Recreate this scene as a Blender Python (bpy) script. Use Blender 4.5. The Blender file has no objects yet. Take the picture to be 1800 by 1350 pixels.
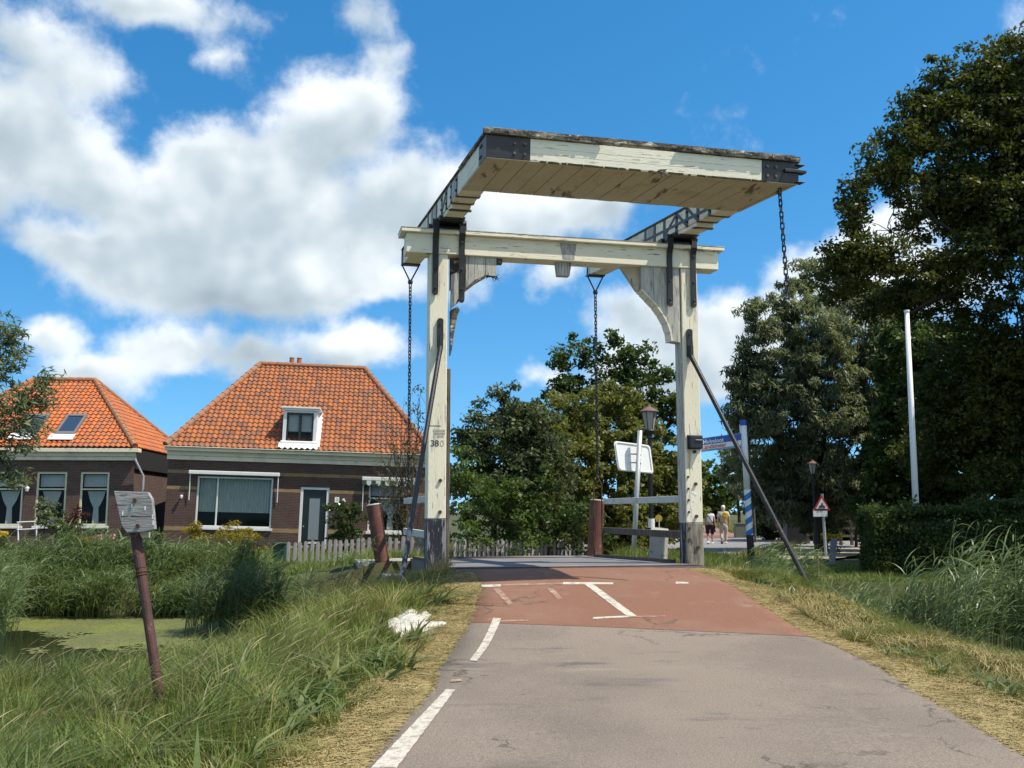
import bpy, math, random
import numpy as np
from mathutils import Vector, Matrix, Euler

random.seed(11)
rng = np.random.default_rng(11)
PI = math.pi
SC = bpy.context.scene
COL = SC.collection

# ---------------------------------------------------------------- camera
F = 1730.0
TH = math.atan(225 / F)
CT, ST = math.cos(TH), math.sin(TH)
ZC = 1.5
cam = bpy.data.cameras.new("camera")
cam.sensor_width = 36.0
cam.lens = 36.0 * F / 1800.0
cam.clip_start = 0.05
cam.clip_end = 6000
camo = bpy.data.objects.new("camera", cam)
camo.location = (0, 0, ZC)
camo.rotation_euler = (PI / 2 + TH, 0, 0)
COL.objects.link(camo)
SC.camera = camo


def ray(px, py):
    a, b = (px - 900) / F, (675 - py) / F
    return a, CT - b * ST, ST + b * CT


def W(px, py, Y):
    """world point seen at photo pixel (px, py) at world distance Y"""
    a, yd, zd = ray(px, py)
    s = Y / yd
    return Vector((a * s, Y, ZC + zd * s))


def pxm(Y):
    return Y / F  # metres per photo pixel, about


# ---------------------------------------------------------------- light
SUN = Vector((3.5, -1.12, 6.2)).normalized()
sl = bpy.data.lights.new("sun", 'SUN')
sl.energy = 5.0
sl.angle = math.radians(0.5)
sl.color = (1.0, 0.92, 0.78)
so = bpy.data.objects.new("sun", sl)
so.rotation_euler = SUN.to_track_quat('Z', 'Y').to_euler()
so.location = (0, 0, 40)
COL.objects.link(so)

SC.view_settings.view_transform = 'Standard'
SC.view_settings.look = 'None'
SC.view_settings.exposure = 0.35
SC.view_settings.gamma = 1.0


# ---------------------------------------------------------------- node helpers
class NT:
    def __init__(s, nt):
        s.nt = nt

    def n(s, t, **kw):
        nd = s.nt.nodes.new(t)
        for k, v in kw.items():
            setattr(nd, k, v)
        return nd

    def put(s, sock, v):
        if hasattr(v, 'is_output'):
            s.nt.links.new(v, sock)
        elif v is not None:
            if isinstance(v, (tuple, list)) and len(v) == 3 and sock.type == 'RGBA':
                v = (*v, 1)
            sock.default_value = v

    def math(s, op, a, b=None, c=None, clamp=False):
        nd = s.n('ShaderNodeMath', operation=op)
        nd.use_clamp = clamp
        s.put(nd.inputs[0], a)
        if b is not None: s.put(nd.inputs[1], b)
        if c is not None: s.put(nd.inputs[2], c)
        return nd.outputs[0]

    def vmath(s, op, a, b=None):
        nd = s.n('ShaderNodeVectorMath', operation=op)
        s.put(nd.inputs[0], a)
        if b is not None: s.put(nd.inputs[1], b)
        return nd.outputs[1] if op in ('LENGTH', 'DOT_PRODUCT', 'DISTANCE') else nd.outputs[0]

    def mix(s, fac, a, b, blend='MIX'):
        nd = s.n('ShaderNodeMix', data_type='RGBA', blend_type=blend)
        s.put(nd.inputs[0], fac)
        s.put(nd.inputs[6], a)
        s.put(nd.inputs[7], b)
        return nd.outputs[2]

    def noise(s, vec, scale, detail=4, rough=0.55, dist=0.0, col=False):
        nd = s.n('ShaderNodeTexNoise')
        s.put(nd.inputs['Vector'], vec)
        nd.inputs['Scale'].default_value = scale
        nd.inputs['Detail'].default_value = detail
        nd.inputs['Roughness'].default_value = rough
        nd.inputs['Distortion'].default_value = dist
        return nd.outputs[1] if col else nd.outputs[0]

    def step(s, x, lo, hi):
        nd = s.n('ShaderNodeMapRange', interpolation_type='SMOOTHSTEP')
        s.put(nd.inputs[0], x)
        nd.inputs[1].default_value = lo
        nd.inputs[2].default_value = hi
        return nd.outputs[0]

    def coords(s, kind='Object', scale=None):
        tc = s.n('ShaderNodeTexCoord').outputs[kind]
        if scale:
            return s.vmath('MULTIPLY', tc, scale)
        return tc

    def attr(s, name):
        return s.n('ShaderNodeAttribute', attribute_name=name).outputs[2]

    def sep(s, v):
        nd = s.n('ShaderNodeSeparateXYZ')
        s.put(nd.inputs[0], v)
        return nd.outputs

    def comb(s, x, y, z):
        nd = s.n('ShaderNodeCombineXYZ')
        for i, v in enumerate((x, y, z)): s.put(nd.inputs[i], v)
        return nd.outputs[0]


def new_mat(name):
    m = bpy.data.materials.new(name)
    m.use_nodes = True
    t = NT(m.node_tree)
    b = m.node_tree.nodes['Principled BSDF']
    return m, t, b


def surf(name, base, layers=(), rough=0.7, bump=None, metal=0.0, spec=0.4, fine=None, rnd=None, coat=None, cracks=None):
    """layers: (scale, (lo,hi), colour, stretch, detail) noise-masked coats over the base colour"""
    m, t, b = new_mat(name)
    col = base if len(base) == 4 else (*base, 1)
    co = t.coords()
    cur = col
    if rnd:  # per-face attribute
        cur = t.mix(t.attr('rnd'), col, (*rnd, 1))
    for L in layers:
        sc, (lo, hi), c2 = L[0], L[1], L[2]
        st = L[3] if len(L) > 3 else (1, 1, 1)
        de = L[4] if len(L) > 4 else 5
        v = t.vmath('MULTIPLY', co, st)
        n = t.noise(v, sc, de, 0.6)
        cur = t.mix(t.step(n, lo, hi), cur, (*c2, 1))
    if coat:  # dusty, straw-strewn ground, by face
        cur = t.mix(t.attr('rnd'), cur, (*coat, 1))
    if cracks:
        vo = t.n('ShaderNodeTexVoronoi', feature='DISTANCE_TO_EDGE')
        wv = t.vmath('MULTIPLY', t.vmath('SUBTRACT', t.noise(co, 2.5, 5, .65, col=True), (.5, .5, .5)), (.9, .9, 0))
        t.put(vo.inputs['Vector'], t.vmath('ADD', t.vmath('MULTIPLY', co, (1, .7, 0)), wv))
        vo.inputs['Scale'].default_value = cracks
        gate = t.step(t.noise(co, .7, 2, .5), .50, .58)
        k = t.math('MULTIPLY', t.math('SUBTRACT', 1.0, t.step(vo.outputs[0], .004, .012)), gate)
        cur = t.mix(t.math('MULTIPLY', k, .7), cur, (.06, .05, .042, 1))
    if fine:
        n = t.noise(co, fine[0], 3, 0.7)
        k = t.math('MULTIPLY_ADD', n, fine[1] * 2, 1 - fine[1])
        cur = t.mix(1.0, cur, t.comb(k, k, k), 'MULTIPLY')
    t.put(b.inputs['Base Color'], cur)
    b.inputs['Roughness'].default_value = rough
    b.inputs['Metallic'].default_value = metal
    b.inputs['Specular IOR Level'].default_value = spec
    if bump:
        st = bump[2] if len(bump) > 2 else (1, 1, 1)
        n = t.noise(t.vmath('MULTIPLY', co, st), bump[0], 4, 0.6)
        bn = t.n('ShaderNodeBump')
        bn.inputs['Distance'].default_value = bump[1]
        bn.inputs['Strength'].default_value = 0.7
        t.put(bn.inputs['Height'], n)
        t.put(b.inputs['Normal'], bn.outputs[0])
    return m


def leaf_mat(name, c1, c2, c3, rough=0.5, trans=0.38, big=0.5):
    """leaf colours: two by leaf, a third by clump"""
    m, t, b = new_mat(name)
    co = t.coords()
    r = t.attr('rnd')
    cur = t.mix(r, (*c1, 1), (*c2, 1))
    n = t.noise(co, big, 3, 0.6)
    cur = t.mix(t.step(n, 0.45, 0.68), cur, (*c3, 1))
    t.put(b.inputs['Base Color'], cur)
    b.inputs['Roughness'].default_value = rough
    b.inputs['Specular IOR Level'].default_value = 0.35
    tr = t.n('ShaderNodeBsdfTranslucent')
    t.put(tr.inputs[0], t.mix(0.5, cur, (c2[0] * 1.3, c2[1] * 1.4, c2[2] * 0.6, 1)))
    ms = t.n('ShaderNodeMixShader')
    ms.inputs[0].default_value = trans
    t.put(ms.inputs[1], b.outputs[0])
    t.put(ms.inputs[2], tr.outputs[0])
    out = m.node_tree.nodes['Material Output']
    t.put(out.inputs[0], ms.outputs[0])
    return m


# ---------------------------------------------------------------- mesh helpers
def tag(o, label=None, cat=None, group=None, kind=None):
    for k, v in (('label', label), ('category', cat), ('group', group), ('kind', kind)):
        if v: o[k] = v
    return o


def thing(name, label, cat, loc=(0, 0, 0), rot=(0, 0, 0), group=None):
    o = bpy.data.objects.new(name, None)
    o.empty_display_size = 0.2
    COL.objects.link(o)
    o.location = loc
    o.rotation_euler = rot
    MW[o.name] = Matrix.LocRotScale(Vector(loc), Euler(rot), Vector((1, 1, 1)))
    return tag(o, label, cat, group)


MW = {}  # world matrices of things and parts by object name


def link_mesh(name, me, mats, parent=None, smooth=False):
    o = bpy.data.objects.new(name, me)
    COL.objects.link(o)
    for m in (mats if isinstance(mats, (list, tuple)) else [mats]):
        me.materials.append(m)
    if parent is not None:
        o.parent = parent
        MW[o.name] = MW.get(parent.name, Matrix.Identity(4))
    else:
        MW[o.name] = Matrix.Identity(4)
    if smooth:
        me.polygons.foreach_set('use_smooth', [True] * len(me.polygons))
    return o


class MB:
    """collects pieces of ONE mesh; build() links it as one object (world coordinates unless local)"""

    def __init__(s):
        s.v, s.f, s.mi, s.rnd, s.pc = [], [], [], [], []

    def add(s, vs, fs, mi=0, rnd=0.0):
        k = len(s.v)
        s.pc.append((len(s.v), len(s.f)))
        s.v += [tuple(p) for p in vs]
        s.f += [tuple(i + k for i in f) for f in fs]
        s.mi += [mi] * len(fs)
        s.rnd += [rnd] * len(fs)
        return s

    def box(s, fn, a, b, mi=0, rnd=0.0):
        (x0, y0, z0), (x1, y1, z1) = a, b
        P = [(x0, y0, z0), (x1, y0, z0), (x1, y1, z0), (x0, y1, z0), (x0, y0, z1), (x1, y0, z1), (x1, y1, z1), (x0, y1, z1)]
        if fn: P = [fn(*p) for p in P]
        return s.add(P, [(0, 3, 2, 1), (4, 5, 6, 7), (0, 1, 5, 4), (1, 2, 6, 5), (2, 3, 7, 6), (3, 0, 4, 7)], mi, rnd)

    def tube(s, pts, rad, n=8, caps=True, mi=0, rnd=0.0, closed=False):
        pts = [Vector(p) for p in pts]
        if not isinstance(rad, (list, tuple)): rad = [rad] * len(pts)
        vs, fs = [], []
        m = len(pts)
        prev = None
        for i, p in enumerate(pts):
            if closed:
                d = pts[(i + 1) % m] - pts[i - 1]
            else:
                d = pts[min(i + 1, m - 1)] - pts[max(i - 1, 0)]
            d.normalize()
            if prev is None:
                up = Vector((0, 0, 1)) if abs(d.z) < 0.9 else Vector((1, 0, 0))
                x = d.cross(up).normalized()
            else:
                x = (prev - d * prev.dot(d))
                if x.length < 1e-6: x = d.orthogonal()
                x.normalize()
            prev = x
            y = d.cross(x)
            for k in range(n):
                a = 2 * PI * k / n
                vs.append(p + (x * math.cos(a) + y * math.sin(a)) * rad[i])
        for i in range(m if closed else m - 1):
            j = (i + 1) % m
            for k in range(n):
                l = (k + 1) % n
                fs.append((i * n + k, i * n + l, j * n + l, j * n + k))
        if caps and not closed:
            fs.append(tuple(reversed(range(n))))
            fs.append(tuple((m - 1) * n + k for k in range(n)))
        return s.add(vs, fs, mi, rnd)

    def prism(s, fn, poly, w0, w1, mi=0, rnd=0.0):
        """poly: 2-D outline; fn(a, b, w) -> point"""
        n = len(poly)
        vs = [fn(a, b, w0) for a, b in poly] + [fn(a, b, w1) for a, b in poly]
        fs = [tuple(reversed(range(n))), tuple(range(n, 2 * n))]
        fs += [(i, (i + 1) % n, n + (i + 1) % n, n + i) for i in range(n)]
        return s.add(vs, fs, mi, rnd)

    def lathe(s, prof, c=(0, 0, 0), n=16, mi=0, fn=None):
        vs, fs = [], []
        for r, z in prof:
            for k in range(n):
                a = 2 * PI * k / n
                vs.append((c[0] + r * math.cos(a), c[1] + r * math.sin(a), c[2] + z))
        if fn: vs = [fn(*p) for p in vs]
        for i in range(len(prof) - 1):
            for k in range(n):
                l = (k + 1) % n
                fs.append((i * n + k, i * n + l, (i + 1) * n + l, (i + 1) * n + k))
        fs.append(tuple(reversed(range(n))))
        fs.append(tuple((len(prof) - 1) * n + k for k in range(n)))
        return s.add(vs, fs, mi)

    def build(s, name, mats, parent=None, smooth=False, bevel=0.0, local=False, label=None, fixn=True):
        vs = s.v
        if parent is not None and not local:
            inv = MW.get(parent.name, Matrix.Identity(4)).inverted()
            vs = [tuple(inv @ Vector(p)) for p in vs]
        me = bpy.data.meshes.new(name)
        me.from_pydata(vs, [], s.f)
        me.polygons.foreach_set('material_index', s.mi)
        at = me.attributes.new('rnd', 'FLOAT', 'FACE')
        at.data.foreach_set('value', s.rnd)
        if fixn:
            import bmesh
            bm = bmesh.new()
            bm.from_mesh(me)
            bmesh.ops.recalc_face_normals(bm, faces=bm.faces)
            bm.to_mesh(me)
            bm.free()
        me.update()
        o = link_mesh(name, me, mats, parent, smooth)
        if bevel:
            md = o.modifiers.new('bevel', 'BEVEL')
            md.width = bevel
            md.segments = 2
            md.limit_method = 'ANGLE'
        if label: o['label'] = label
        return o


def build_each(mb, name, mat, parent, **kw):
    """every piece of a collector as an object of its own"""
    ends = mb.pc[1:] + [(len(mb.v), len(mb.f))]
    for (v0, f0), (v1, f1) in zip(mb.pc, ends):
        o = MB()
        o.v = mb.v[v0:v1]
        o.f = [tuple(i - v0 for i in f) for f in mb.f[f0:f1]]
        o.mi, o.rnd = mb.mi[f0:f1], mb.rnd[f0:f1]
        o.build(name, mat, parent, **kw)


def mesh_np(name, verts, faces, rnd, mats, parent=None, smooth=False, mi=None):
    """large meshes from arrays: verts (M,3), faces (Q,k) all of one size"""
    verts = np.asarray(verts, dtype=np.float32)
    if parent is not None:
        inv = np.array(MW.get(parent.name, Matrix.Identity(4)).inverted(), dtype=np.float32)
        verts = verts @ inv[:3, :3].T + inv[:3, 3]
    faces = np.asarray(faces, dtype=np.int32)
    q, k = faces.shape
    me = bpy.data.meshes.new(name)
    me.vertices.add(len(verts))
    me.vertices.foreach_set('co', verts.ravel())
    me.loops.add(q * k)
    me.loops.foreach_set('vertex_index', faces.ravel())
    me.polygons.add(q)
    me.polygons.foreach_set('loop_start', np.arange(0, q * k, k, dtype=np.int32))
    if smooth: me.polygons.foreach_set('use_smooth', np.ones(q, dtype=bool))
    if mi is not None: me.polygons.foreach_set('material_index', np.asarray(mi, dtype=np.int32))
    at = me.attributes.new('rnd', 'FLOAT', 'FACE')
    at.data.foreach_set('value', np.asarray(rnd, dtype=np.float32))
    me.update(calc_edges=True)
    return link_mesh(name, me, mats, parent)


def ribbons(name, C, S, rnd, mats, parent=None, mi=None):
    """C (N,K,3) centre lines, S (N,K,3) half-width vectors"""
    N, K, _ = C.shape
    V = np.empty((N, K, 2, 3), dtype=np.float32)
    V[:, :, 0] = C - S
    V[:, :, 1] = C + S
    base = (np.arange(N) * K * 2)[:, None, None]
    k = (np.arange(K - 1) * 2)[None, :, None]
    f = base + k + np.array([0, 1, 3, 2])[None, None, :]
    mi2 = None if mi is None else np.repeat(mi, K - 1)
    return mesh_np(name, V.reshape(-1, 3), f.reshape(-1, 4), np.repeat(rnd, K - 1), mats, parent, mi=mi2)


def unit(a):
    return a / np.maximum(np.linalg.norm(a, axis=-1, keepdims=True), 1e-9)


# cheap value noise for placement
_T = rng.random((256, 256))


def vnoise(x, y, sc):
    x, y = np.asarray(x) * sc, np.asarray(y) * sc
    xi, yi = np.floor(x).astype(int), np.floor(y).astype(int)
    fx, fy = x - xi, y - yi
    fx, fy = fx * fx * (3 - 2 * fx), fy * fy * (3 - 2 * fy)
    g = lambda i, j: _T[i % 256, j % 256]
    return (g(xi, yi) * (1 - fx) + g(xi + 1, yi) * fx) * (1 - fy) + (g(xi, yi + 1) * (1 - fx) + g(xi + 1, yi + 1) * fx) * fy


def text_mesh(name, body, size, mat, parent, M, depth=0.004, align='CENTER', bold=0.0):
    """flat lettering as a mesh; M maps text space (x right, y up, z out) to world"""
    cu = bpy.data.curves.new(name, 'FONT')
    cu.body = body
    cu.size = size
    cu.align_x = align
    cu.align_y = 'CENTER'
    cu.extrude = depth
    cu.offset = bold
    to = bpy.data.objects.new(name + '_tmp', cu)
    COL.objects.link(to)
    dg = bpy.context.evaluated_depsgraph_get()
    me = bpy.data.meshes.new_from_object(to.evaluated_get(dg))
    bpy.data.objects.remove(to)
    inv = MW.get(parent.name, Matrix.Identity(4)).inverted() if parent is not None else Matrix.Identity(4)
    me.transform(inv @ M)
    me.materials.clear()
    return link_mesh(name, me, mat, parent)


# ---------------------------------------------------------------- sky
def build_world():
    w = bpy.data.worlds.new("World")
    SC.world = w
    w.use_nodes = True
    w.cycles.sampling_method = 'MANUAL'
    w.cycles.sample_map_resolution = 128
    t = NT(w.node_tree)
    bg = w.node_tree.nodes['Background']
    sky = t.n('ShaderNodeTexSky', sky_type='NISHITA')
    sky.sun_disc = False
    sky.sun_elevation = math.asin(SUN.z)
    sky.sun_rotation = math.atan2(SUN.x, SUN.y)
    sky.altitude = 0
    sky.air_density = 1.0
    sky.dust_density = 0.35
    sky.ozone_density = 2.5
    d = t.coords('Generated')
    d = t.vmath('NORMALIZE', d)
    x, y, z = t.sep(d)
    az = t.math('ARCTAN2', x, y)
    el = t.math('ARCSINE', z)
    # large and small turbulence of the cloud edges (in direction space)
    warp = t.noise(d, 5.0, 5, 0.6, col=True)
    wv = t.vmath('MULTIPLY', t.vmath('SUBTRACT', warp, (0.5, 0.5, 0.5)), (0.15, 0.10, 0))
    p = t.vmath('ADD', t.comb(az, el, 0.0), wv)
    clouds = [
        # px, py, rx, ry, weight
        (20, 50, 250, 115, .85), (30, 210, 200, 115, .85), (290, 10, 190, 60, .9), (180, 140, 130, 70, .5), (230, 340, 120, 70, .75), (110, 300, 130, 85, .75), (-150, 330, 200, 150, .7),
        (585, 215, 140, 95, 1.0), (480, 310, 170, 100, 1.0), (340, 300, 100, 75, .8), (740, 360, 150, 110, 1.1),
        (850, 400, 150, 90, 1.0), (620, 430, 240, 110, 1.1), (400, 420, 250, 120, 1.1), (220, 440, 230, 85, 1.0),
        (90, 430, 120, 50, .7), (400, 510, 320, 65, 1.0), (620, 510, 240, 55, .9), (1000, 400, 160, 65, .9), (1060, 370, 100, 45, .8),
        (400, 110, 60, 50, .35),
        (330, 600, 150, 55, .9), (440, 612, 120, 48, .9), (620, 620, 130, 42, .8), (70, 575, 90, 40, .8), (140, 640, 150, 45, .7),
        (1150, 650, 150, 75, 1.0), (990, 645, 60, 45, .9), (1240, 640, 80, 65, .9), (1110, 540, 110, 60, .75), (1190, 565, 140, 65, .8),
        (1330, 530, 110, 65, .9), (1430, 475, 100, 60, .9), (1540, 420, 90, 55, .9), (1660, 380, 120, 60, .9), (1290, 590, 140, 80, .8), (1600, 520, 200, 90, .9),
        (990, 490, 70, 45, .7),
        (620, 30, 90, 75, .6), (660, 110, 60, 60, .4), (1270, 830, 70, 45, .5),
        (-420, 500, 300, 160, .9), (2150, 300, 260, 160, .9), (200, -420, 400, 160, .8)]
    S = H = None
    # unseen clouds added to whiten the fill light: degrees of azimuth and elevation
    for ca_, ce_, ra_, re_, wt in ((120, 32, 48, 24, 1.0), (-120, 30, 44, 22, 1.0), (175, 48, 60, 26, 1.0), (165, 12, 60, 12, .8), (-75, 22, 26, 14, .8), (72, 20, 26, 12, .8)):
        q = t.vmath('MULTIPLY', t.vmath('SUBTRACT', p, (math.radians(ca_), math.radians(ce_), 0)), (1 / math.radians(ra_), 1 / math.radians(re_), 0))
        ln = t.math('SUBTRACT', 1.0, t.vmath('LENGTH', q), clamp=True)
        wgt = t.math('MULTIPLY', t.math('MULTIPLY', ln, ln), wt * 2)
        S = wgt if S is None else t.math('ADD', S, wgt)
    H = t.math('MULTIPLY', S, 0.3)
    for px, py, rx, ry, wt in clouds:
        a, yd, zd = ray(px, py)
        v = Vector((a, yd, zd)).normalized()
        ca, ce = math.atan2(v.x, v.y), math.asin(v.z)
        k = v.length / math.sqrt(1 + a * a + ((675 - py) / F) ** 2)
        sx, sy = 1.22 * rx / F * k / max(math.cos(ce), .3), 1.22 * ry / F * k
        q = t.vmath('MULTIPLY', t.vmath('SUBTRACT', p, (ca, ce, 0)), (1 / sx, 1 / sy, 0))
        ln = t.math('SUBTRACT', 1.0, t.vmath('LENGTH', q), clamp=True)
        wgt = t.math('MULTIPLY', t.math('MULTIPLY', ln, ln), wt)
        hv = t.math('MULTIPLY', wgt, t.sep(q)[1])
        S = wgt if S is None else t.math('ADD', S, wgt)
        H = hv if H is None else t.math('ADD', H, hv)
    dens = t.math('POWER', S, 0.5)
    n1 = t.noise(d, 8.0, 9, 0.64)
    n3 = t.noise(d, 8.0, 3, 0.55)
    n2 = t.noise(t.vmath('ADD', d, (.020, -.004, .030)), 8.0, 3, 0.55)
    low = t.noise(d, 4.5, 2, 0.5)
    xx = t.math('MULTIPLY_ADD', t.math('SUBTRACT', n1, 0.5), 1.75, dens)
    alpha = t.step(xx, 0.14, 0.74)
    core = t.step(xx, 0.42, 0.92)
    shade = t.math('DIVIDE', H, t.math('ADD', S, 0.02))
    rel = t.math('SUBTRACT', n3, n2)
    br = t.math('MULTIPLY_ADD', shade, 0.42, 0.86)
    br = t.math('MULTIPLY_ADD', rel, 1.7, br)
    br = t.math('MULTIPLY_ADD', core, -0.27, br)
    br = t.math('MULTIPLY_ADD', t.math('SUBTRACT', low, 0.5), 0.9, br, clamp=True)
    cr = t.n('ShaderNodeValToRGB')
    e = cr.color_ramp.elements
    K = 1 / CLK
    e[0].position, e[0].color = 0.0, (.30 * K, .37 * K, .43 * K, 1)
    e[1].position, e[1].color = 1.0, (.86 * K, .90 * K, .92 * K, 1)
    m_ = e.new(0.5)
    m_.color = (.48 * K, .56 * K, .61 * K, 1)
    t.put(cr.inputs[0], br)
    skc = t.n('ShaderNodeHueSaturation')
    skc.inputs['Hue'].default_value = SKY_HUE
    skc.inputs['Saturation'].default_value = SKY_SAT
    skc.inputs['Value'].default_value = SKY_VAL
    t.put(skc.inputs['Color'], sky.outputs[0])
    t.put(sky.inputs[0], t.vmath('NORMALIZE', t.vmath('ADD', d, (0, 0, SKY_LIFT))))
    clc = t.vmath('MULTIPLY', cr.outputs[0], (10.0 * CLK, 10.0 * CLK, 10.0 * CLK))
    col = t.mix(t.math('MULTIPLY', alpha, 0.97), skc.outputs[0], clc)
    t.put(bg.inputs[0], col)
    bg.inputs[1].default_value = 0.1


CLK, SKY_HUE, SKY_SAT, SKY_VAL, SKY_LIFT = 0.86, 0.492, 1.36, 1.52, 0.12
build_world()
# ================================================================ terrain, road, water
PSI, PSI2 = 0.223, 0.240
PC = Vector((1.0, 18.1, 0))
AX = Vector((math.sin(PSI), -math.cos(PSI), 0))   # along the bridge, towards the camera
RX = Vector((math.cos(PSI), math.sin(PSI), 0))    # across the bridge, to the right


def B(u, s, z):
    p = PC + RX * u + AX * s
    return (p.x, p.y, z)


def smooth01(t):
    t = np.clip(t, 0, 1)
    return t * t * (3 - 2 * t)


def road_h(x, y):
    """height of the carriageway: flat, ramp up, bridge deck, down again"""
    t = (np.asarray(x) - PC.x) * AX.x + (np.asarray(y) - PC.y) * AX.y
    up = 0.55 * smooth01((6.6 - t) / 5.6)
    dn = np.where(t < 0, 0.10 * np.clip(-t / 5.0, 0, 1) + 0.42 * smooth01((-t - 5.2) / 7.0), 0)
    return up - dn


ZW = -0.72  # water level

# carriageway edges (x at y), from the near end to the bridge
LE = np.array([(-1.3, 0.0), (-1.12, 4.5), (-1.0, 6.2), (-.83, 9), (-.66, 12), (-.55, 13.4), (-.52, 14.7), (-.66, 15.9), (-.95, 17.0)])
RE = np.array([(3.0, 0.0), (3.3, 4.5), (3.44, 6.6), (3.72, 9.0), (3.82, 11.6), (3.78, 13.2), (3.62, 15.4), (3.30, 16.8), (3.02, 17.7)])


def edge_x(E, y):
    return np.interp(y, E[:, 1], E[:, 0])


POND = np.array([(-40, 7.0), (-20, 8.4), (-12, 9.2), (-7.5, 10.3), (-5.4, 11.8), (-4.3, 13.6), (-3.4, 16.4), (-2.4, 18.3), (3.4, 19.3), (4.7, 19.2), (5.6, 17.6),
                 (6.0, 14.8), (6.0, 11), (6.5, 8.2), (8.5, 6), (20, 4), (45, 3), (45, 13.5), (20, 16.8), (12.5, 18.6), (7.6, 20.6), (3.4, 23.8), (-2.3, 22.9), (-4.5, 22.0), (-9.5, 21.6), (-20, 21.6), (-40, 23)])


def pond_sd(x, y):
    """signed distance to the water's edge, negative over water"""
    x, y = np.asarray(x, float), np.asarray(y, float)
    d = np.full(x.shape, 1e9)
    ins = np.zeros(x.shape, bool)
    n = len(POND)
    for i in range(n):
        a, b = POND[i], POND[(i + 1) % n]
        ex, ey = b - a
        wx, wy = x - a[0], y - a[1]
        h = np.clip((wx * ex + wy * ey) / (ex * ex + ey * ey), 0, 1)
        d = np.minimum(d, np.hypot(wx - ex * h, wy - ey * h))
        c = ((a[1] <= y) & (b[1] > y)) | ((b[1] <= y) & (a[1] > y))
        if ey != 0:
            ins ^= c & (x < a[0] + (y - a[1]) / ey * ex)
    return np.where(ins, -d, d)


# far road: from the bridge end it swings right to a junction
FAR = np.array([(-.35, 23.6), (.3, 26), (2.2, 29.5), (5.0, 34), (7.6, 40), (9.6, 46)])
JUN = (44.0, 57.5)


def far_dist(x, y):
    d = np.full(np.shape(x), 1e9)
    for a, b in zip(FAR[:-1], FAR[1:]):
        e = b - a
        h = np.clip(((x - a[0]) * e[0] + (y - a[1]) * e[1]) / (e @ e), 0, 1)
        d = np.minimum(d, np.hypot(x - a[0] - e[0] * h, y - a[1] - e[1] * h))
    return d


def ground_h(x, y):
    x, y = np.asarray(x, float), np.asarray(y, float)
    sd = pond_sd(x, y)
    land = -0.06 + 0.10 * (vnoise(x, y, 0.35) - .5) + 0.05 * (vnoise(x, y, 1.3) - .5)
    # low verge near the water, garden level beyond
    land = land - 0.42 * smooth01((-1.6 - x) / 2.4) * (y < 20)
    bank = smooth01((sd + 0.5) / 1.7)
    h = -1.35 + (land + 1.35) * bank
    # embankment under the road
    out = np.maximum(np.maximum(edge_x(LE, y) - x, x - edge_x(RE, y)), 0)
    k = 1 - smooth01((out - 0.25) / (2.6))
    t = (x - PC.x) * AX.x + (y - PC.y) * AX.y
    k = np.where(t > 0.55, k, k * smooth01((t + 0.1) / 0.65))
    h = h * (1 - k) + (road_h(x, y) - 0.055 - 0.005 * smooth01(out / .4)) * k
    # dip below the carriageway mesh
    inn = np.minimum(x - edge_x(LE, y), edge_x(RE, y) - x)
    h = np.where((inn > 0.3) & (y < 18.5), h - 0.08, h)
    fd = far_dist(x, y)
    k2 = (1 - smooth01((fd - 2.6) / 3.5)) * (t < -5.0)
    h = h * (1 - k2) + (road_h(x, y) - 0.05) * k2
    return h


M_ground = surf('soil_grass', (0.060, 0.062, 0.022), [(9, (.5, .7), (0.045, 0.05, 0.016)), (.12, (.5, .6), (0.075, 0.095, 0.03))], rough=.95, bump=(25, .04), coat=(0.20, 0.155, 0.085), fine=(40, .5))
xs = np.concatenate([[-900, -400, -200, -120, -80, -60, -48], np.arange(-40, -8, .8), np.arange(-8, 9, .14), np.arange(9, 26, .5), [28, 32, 38, 46, 60, 80, 120, 200, 400, 900]])
ys = np.concatenate([[-40, -20, -8, -2], np.arange(0, 5, .5), np.arange(5, 25, .14), np.arange(25, 60, .8), [62, 66, 72, 80, 95, 120, 160, 240, 400, 800, 1600, 3500]])
gx, gy = np.meshgrid(xs, ys, indexing='ij')
gz = ground_h(gx, gy)
nx, ny = gx.shape
idx = np.arange(nx * ny).reshape(nx, ny)
q = np.stack([idx[:-1, :-1], idx[1:, :-1], idx[1:, 1:], idx[:-1, 1:]], -1).reshape(-1, 4)
cx_, cy_ = (gx[:-1, :-1] + gx[1:, 1:]) / 2, (gy[:-1, :-1] + gy[1:, 1:]) / 2
od = np.maximum(edge_x(LE, cy_) - cx_, cx_ - edge_x(RE, cy_))
dusty = np.clip(1.1 - od / (.26 + .5 * vnoise(cx_, cy_, 1.4)), 0, 1) * (cy_ < 18.3) * (cy_ > -3)
g = mesh_np('ground', np.stack([gx, gy, gz], -1).reshape(-1, 3), q, dusty.ravel(), M_ground, smooth=True)
tag(g, kind='structure')

# ---- water
m, t, b = new_mat('canal_water')
t.put(b.inputs['Base Color'], (0.018, 0.022, 0.012, 1))
b.inputs['Roughness'].default_value = 0.06
b.inputs['Specular IOR Level'].default_value = 0.5
n_ = t.noise(t.coords(scale=(1, 1, 1)), 3.0, 3, .5)
bn = t.n('ShaderNodeBump'); bn.inputs['Distance'].default_value = .02; bn.inputs['Strength'].default_value = .25
t.put(bn.inputs['Height'], n_); t.put(b.inputs['Normal'], bn.outputs[0])
M_water = m
wm = MB().add([(-60, 5, ZW), (60, 5, ZW), (60, 28, ZW), (-60, 28, ZW)], [(0, 1, 2, 3)])
tag(wm.build('water', M_water), kind='structure')

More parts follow.
